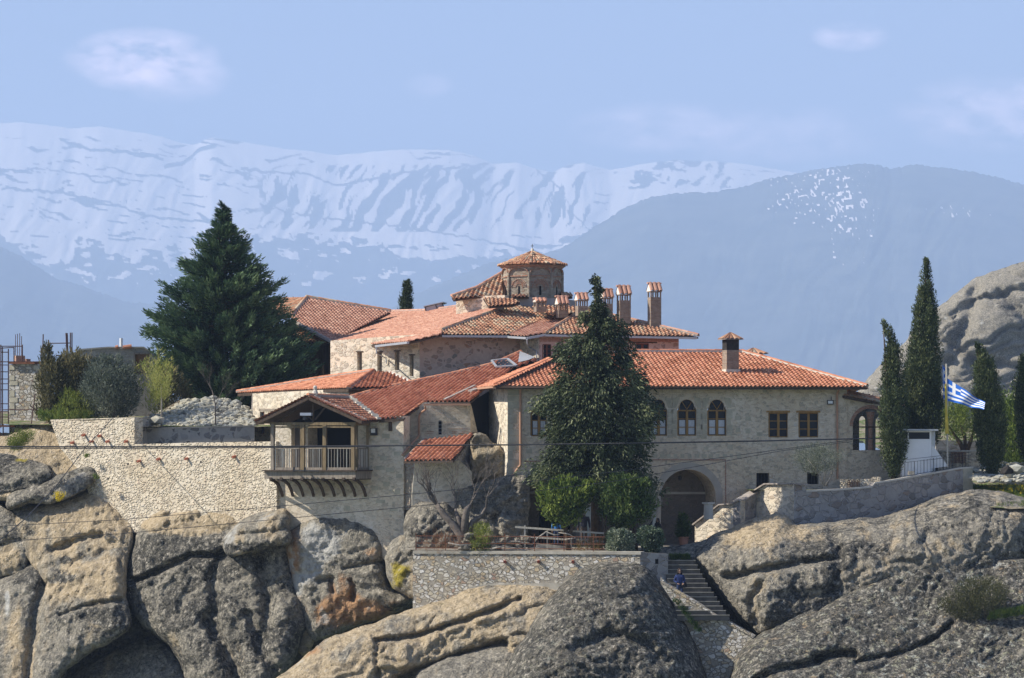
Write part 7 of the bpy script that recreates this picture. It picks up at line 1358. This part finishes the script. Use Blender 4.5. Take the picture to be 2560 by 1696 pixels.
# ================================================================== people
SKIN = plain('skin', (.36, .22, .16), .05, 4, .6); HAIRD = plain('dark hair', (.03, .022, .018), .3, 20, .8); HAIRG = plain('grey hair', (.30, .29, .27), .3, 20, .8)
def person(label, foot, Y, H, face, coat, legs, hair, female=False, arms='down', lean=0., bag=False, stride=.0):
    """foot: photo pixel of the feet; face: compass turn in degrees, 0 looks at the camera; one continuous skinned body"""
    o = thing('person', label, 'person', P(foot[0], foot[1], Y)); base = Vector(o.location); Rz = Matrix.Rotation(R(face), 3, 'Z'); s = H / 1.75
    def W(x, y, z): return base + Rz @ (Vector((x, y + lean * z, z)) * s)
    def skinned(name, pts, edges, rad, mat, sub=1, root=0):
        me = bpy.data.meshes.new(name); me.from_pydata([tuple(W(*p) - base) for p in pts], edges, []); me.materials.append(mat); ob = bpy.data.objects.new(name, me); COL.objects.link(ob); ob.parent = o
        b_ = bmesh.new(); b_.from_mesh(me); b_.verts.layers.skin.verify(); b_.to_mesh(me); b_.free()
        sk = ob.modifiers.new('skin', 'SKIN'); sk.use_smooth_shade = True
        for v_, r_ in zip(me.skin_vertices[0].data, rad): v_.radius = (r_[0] * s, r_[1] * s) if isinstance(r_, tuple) else (r_ * s, r_ * s)
        me.skin_vertices[0].data[root].use_root = True; sb = ob.modifiers.new('sub', 'SUBSURF'); sb.levels = sub; sb.render_levels = sub; return ob
    w = .17 if female else .20; ad = {'down': [(w, 0, 1.42), (w + .07, .02, 1.13), (w + .09, -.06, .88)], 'bag': [(w, 0, 1.42), (w + .10, .03, 1.15), (w - .02, -.20, 1.05)], 'fold': [(w, 0, 1.42), (w + .09, .0, 1.14), (w - .09, -.2, 1.12)]}[arms]
    pts = [(0, 0, .95), (0, 0, 1.15), (0, 0, 1.38), (0, .01, 1.48), (0, -.01, 1.56)]; ed = [(0, 1), (1, 2), (2, 3), (3, 4)]; rad = [(.15, .11), (.14, .10), (.16, .10), .06, .055]
    for sx in (-1, 1):
        i = len(pts); pts += [(sx * ad[0][0], ad[0][1], ad[0][2]), (sx * ad[1][0], ad[1][1], ad[1][2]), (sx * ad[2][0], ad[2][1], ad[2][2])]; ed += [(2, i), (i, i + 1), (i + 1, i + 2)]; rad += [.062, .048, .034]
        j = len(pts); pts += [(sx * .09, stride * sx * .0, .88), (sx * .10, -.03 - stride * sx, .50), (sx * .10, .02 - stride * sx * .4, .09), (sx * .12, -.13 - stride * sx * .4, .04)]; ed += [(0, j), (j, j + 1), (j + 1, j + 2), (j + 2, j + 3)]; rad += [.088, .06, .045, .035]
    body = skinned('body', pts, ed, rad, legs); 
    # coat over the trunk and sleeves
    cpts = [(0, 0, .86), (0, 0, 1.12), (0, 0, 1.36), (0, .01, 1.46)]; ce = [(0, 1), (1, 2), (2, 3)]; cr_ = [(.19, .145), (.165, .125), (.18, .125), (.085, .08)]
    for sx in (-1, 1):
        i = len(cpts); cpts += [(sx * ad[0][0], ad[0][1], ad[0][2]), (sx * ad[1][0], ad[1][1], ad[1][2]), (sx * (ad[2][0] * .97), ad[2][1] * .9, ad[2][2] + .04)]; ce += [(2, i), (i, i + 1), (i + 1, i + 2)]; cr_ += [.078, .062, .050]
    skinned('coat', cpts, ce, cr_, coat)
    hd = MB(); c = W(0, -.015, 1.655); hd.lathe(c, [(.001, -.125 * s), (.045 * s, -.115 * s), (.068 * s, -.07 * s), (.08 * s, 0), (.082 * s, .04 * s), (.062 * s, .09 * s), (.03 * s, .112 * s), (.001, .118 * s)], 14)
    h = hd.build('head', SKIN, o, True)
    nb = MB(); nb.hexa([W(-.012, -.09, 1.62), W(.012, -.09, 1.62), W(.012, -.08, 1.62), W(-.012, -.08, 1.62), W(-.006, -.098, 1.66), W(.006, -.098, 1.66), W(.006, -.085, 1.67), W(-.006, -.085, 1.67)]) ; nb.build('nose', SKIN, h)
    ey = MB(); [ey.box(W(sx * .03, -.094, 1.665), (.02 * s, .008, .009 * s), rz=R(face)) for sx in (-1, 1)]; ey.build('eyes', HAIRD, h); mo = MB(); mo.box(W(0, -.088, 1.59), (.04 * s, .008, .008 * s), rz=R(face)); mo.build('mouth', plain('lips', (.4, .16, .14)), h)
    er = MB(); [er.box(W(sx * .084, 0, 1.65), (.012, .03, .05)) for sx in (-1, 1)]; er.build('ears', SKIN, h)
    hr_ = MB(); V, Fc = [], []; n = 14
    for i in range(7):
        th = math.pi * .5 * i / 6.
        for k in range(n): a = 2 * math.pi * k / n; V.append(W((.125 if female else .092) * math.cos(a) * math.sin(th), .025 + (.115 if female else .098) * math.sin(a) * math.sin(th), 1.67 + (.15 if female else .128) * math.cos(th)))
    for k in range(n):
        a = 2 * math.pi * k / n; bk_ = max(0, math.sin(a) + (.8 if female else .35)); low = 1.665 - (.34 if female else .10) * min(1, bk_); V.append(W((.15 if female else .088) * math.cos(a), .03 + .12 * math.sin(a), low))
    for i in range(7):
        for k in range(n): Fc.append((i * n + k, i * n + (k + 1) % n, (i + 1) * n + (k + 1) % n, (i + 1) * n + k))
    hr_.add(V, Fc); hr_.build('hair', hair, h, True)
    # hands: palm with four unequal fingers and a thumb
    for sx in (-1, 1):
        a = Vector((sx * ad[2][0], ad[2][1], ad[2][2])); e = Vector((sx * ad[1][0], ad[1][1], ad[1][2])); d = (a - e).normalized(); sd_ = d.cross(Vector((0, 0, 1))) if abs(d.z) < .9 else Vector((0, 1, 0)); sd_.normalize(); nn_ = d.cross(sd_)
        hp = [tuple(a), tuple(a + d * .05), tuple(a + d * .09)]; he = [(0, 1), (1, 2)]; hr2 = [(.026, .018), (.034, .016), (.036, .014)]
        for q, (of, ln) in enumerate(((-.027, .062), (-.009, .072), (.009, .068), (.027, .052))):
            i = len(hp); b0 = a + d * .09 + sd_ * of; hp += [tuple(b0), tuple(b0 + d * ln * .5 + nn_ * .006 * sx), tuple(b0 + d * ln + nn_ * .02 * sx)]; he += [(2, i), (i, i + 1), (i + 1, i + 2)]; hr2 += [.009, .0085, .007]
        i = len(hp); b0 = a + d * .03 - sd_ * .03; hp += [tuple(b0), tuple(b0 + d * .03 - sd_ * .02), tuple(b0 + d * .06 - sd_ * .022)]; he += [(1, i), (i, i + 1), (i + 1, i + 2)]; hr2 += [.011, .010, .008]
        skinned('hand', hp, he, hr2, SKIN)
    return o, W, s
navy = plain('dark navy jacket', (.045, .045, .075), .15, 5); blue = plain('blue coat', (.02, .035, .12), .12, 5); bblue = plain('bright blue jacket', (.03, .17, .5), .1, 5); blk = plain('black clothing', (.02, .02, .024), .2, 5); jeans = plain('dark jeans', (.03, .045, .10), .15, 6); trs = plain('grey brown trousers', (.10, .08, .075), .15, 6)
person('grey-haired person in a dark navy jacket seen from behind, under the bright green tree', (1460, 1366), 153.6, 1.84, 180, navy, trs, HAIRG)
person('person in a bright blue jacket with back turned, half hidden behind the left green tree', (1391, 1366), 154.3, 1.62, 165, bblue, jeans, HAIRD, True)
o, Wp, s_ = person('person with long dark hair and blue coat walking down the stone steps', (1699, 1510), 147.0, 1.72, 8, blue, jeans, HAIRD, True, 'bag', stride=.06)
mb = MB(); c = Wp(.20, -.10, .98); mb.lathe(c - Vector((0, 0, .16)), [(.02, 0), (.15, .02), (.17, .14), (.13, .27), (.05, .30)], 10); mb.v = [tuple(Vector((v_[0], c.y + (v_[1] - c.y) * .5, v_[2]))) for v_ in mb.v]; b = mb.build('shoulder_bag', blk); tag(b, 'dark shoulder bag carried by the person on the steps', 'bag')
person('person in black facing left behind the twiggy tree', (1622, 1366), 153.4, 1.68, -70, blk, blk, HAIRD, False, 'fold', lean=.04)
person('shorter dark-haired person in black partly hidden by the corner ivy bush', (1644, 1366), 153.0, 1.42, -40, blk, blk, HAIRD, True)
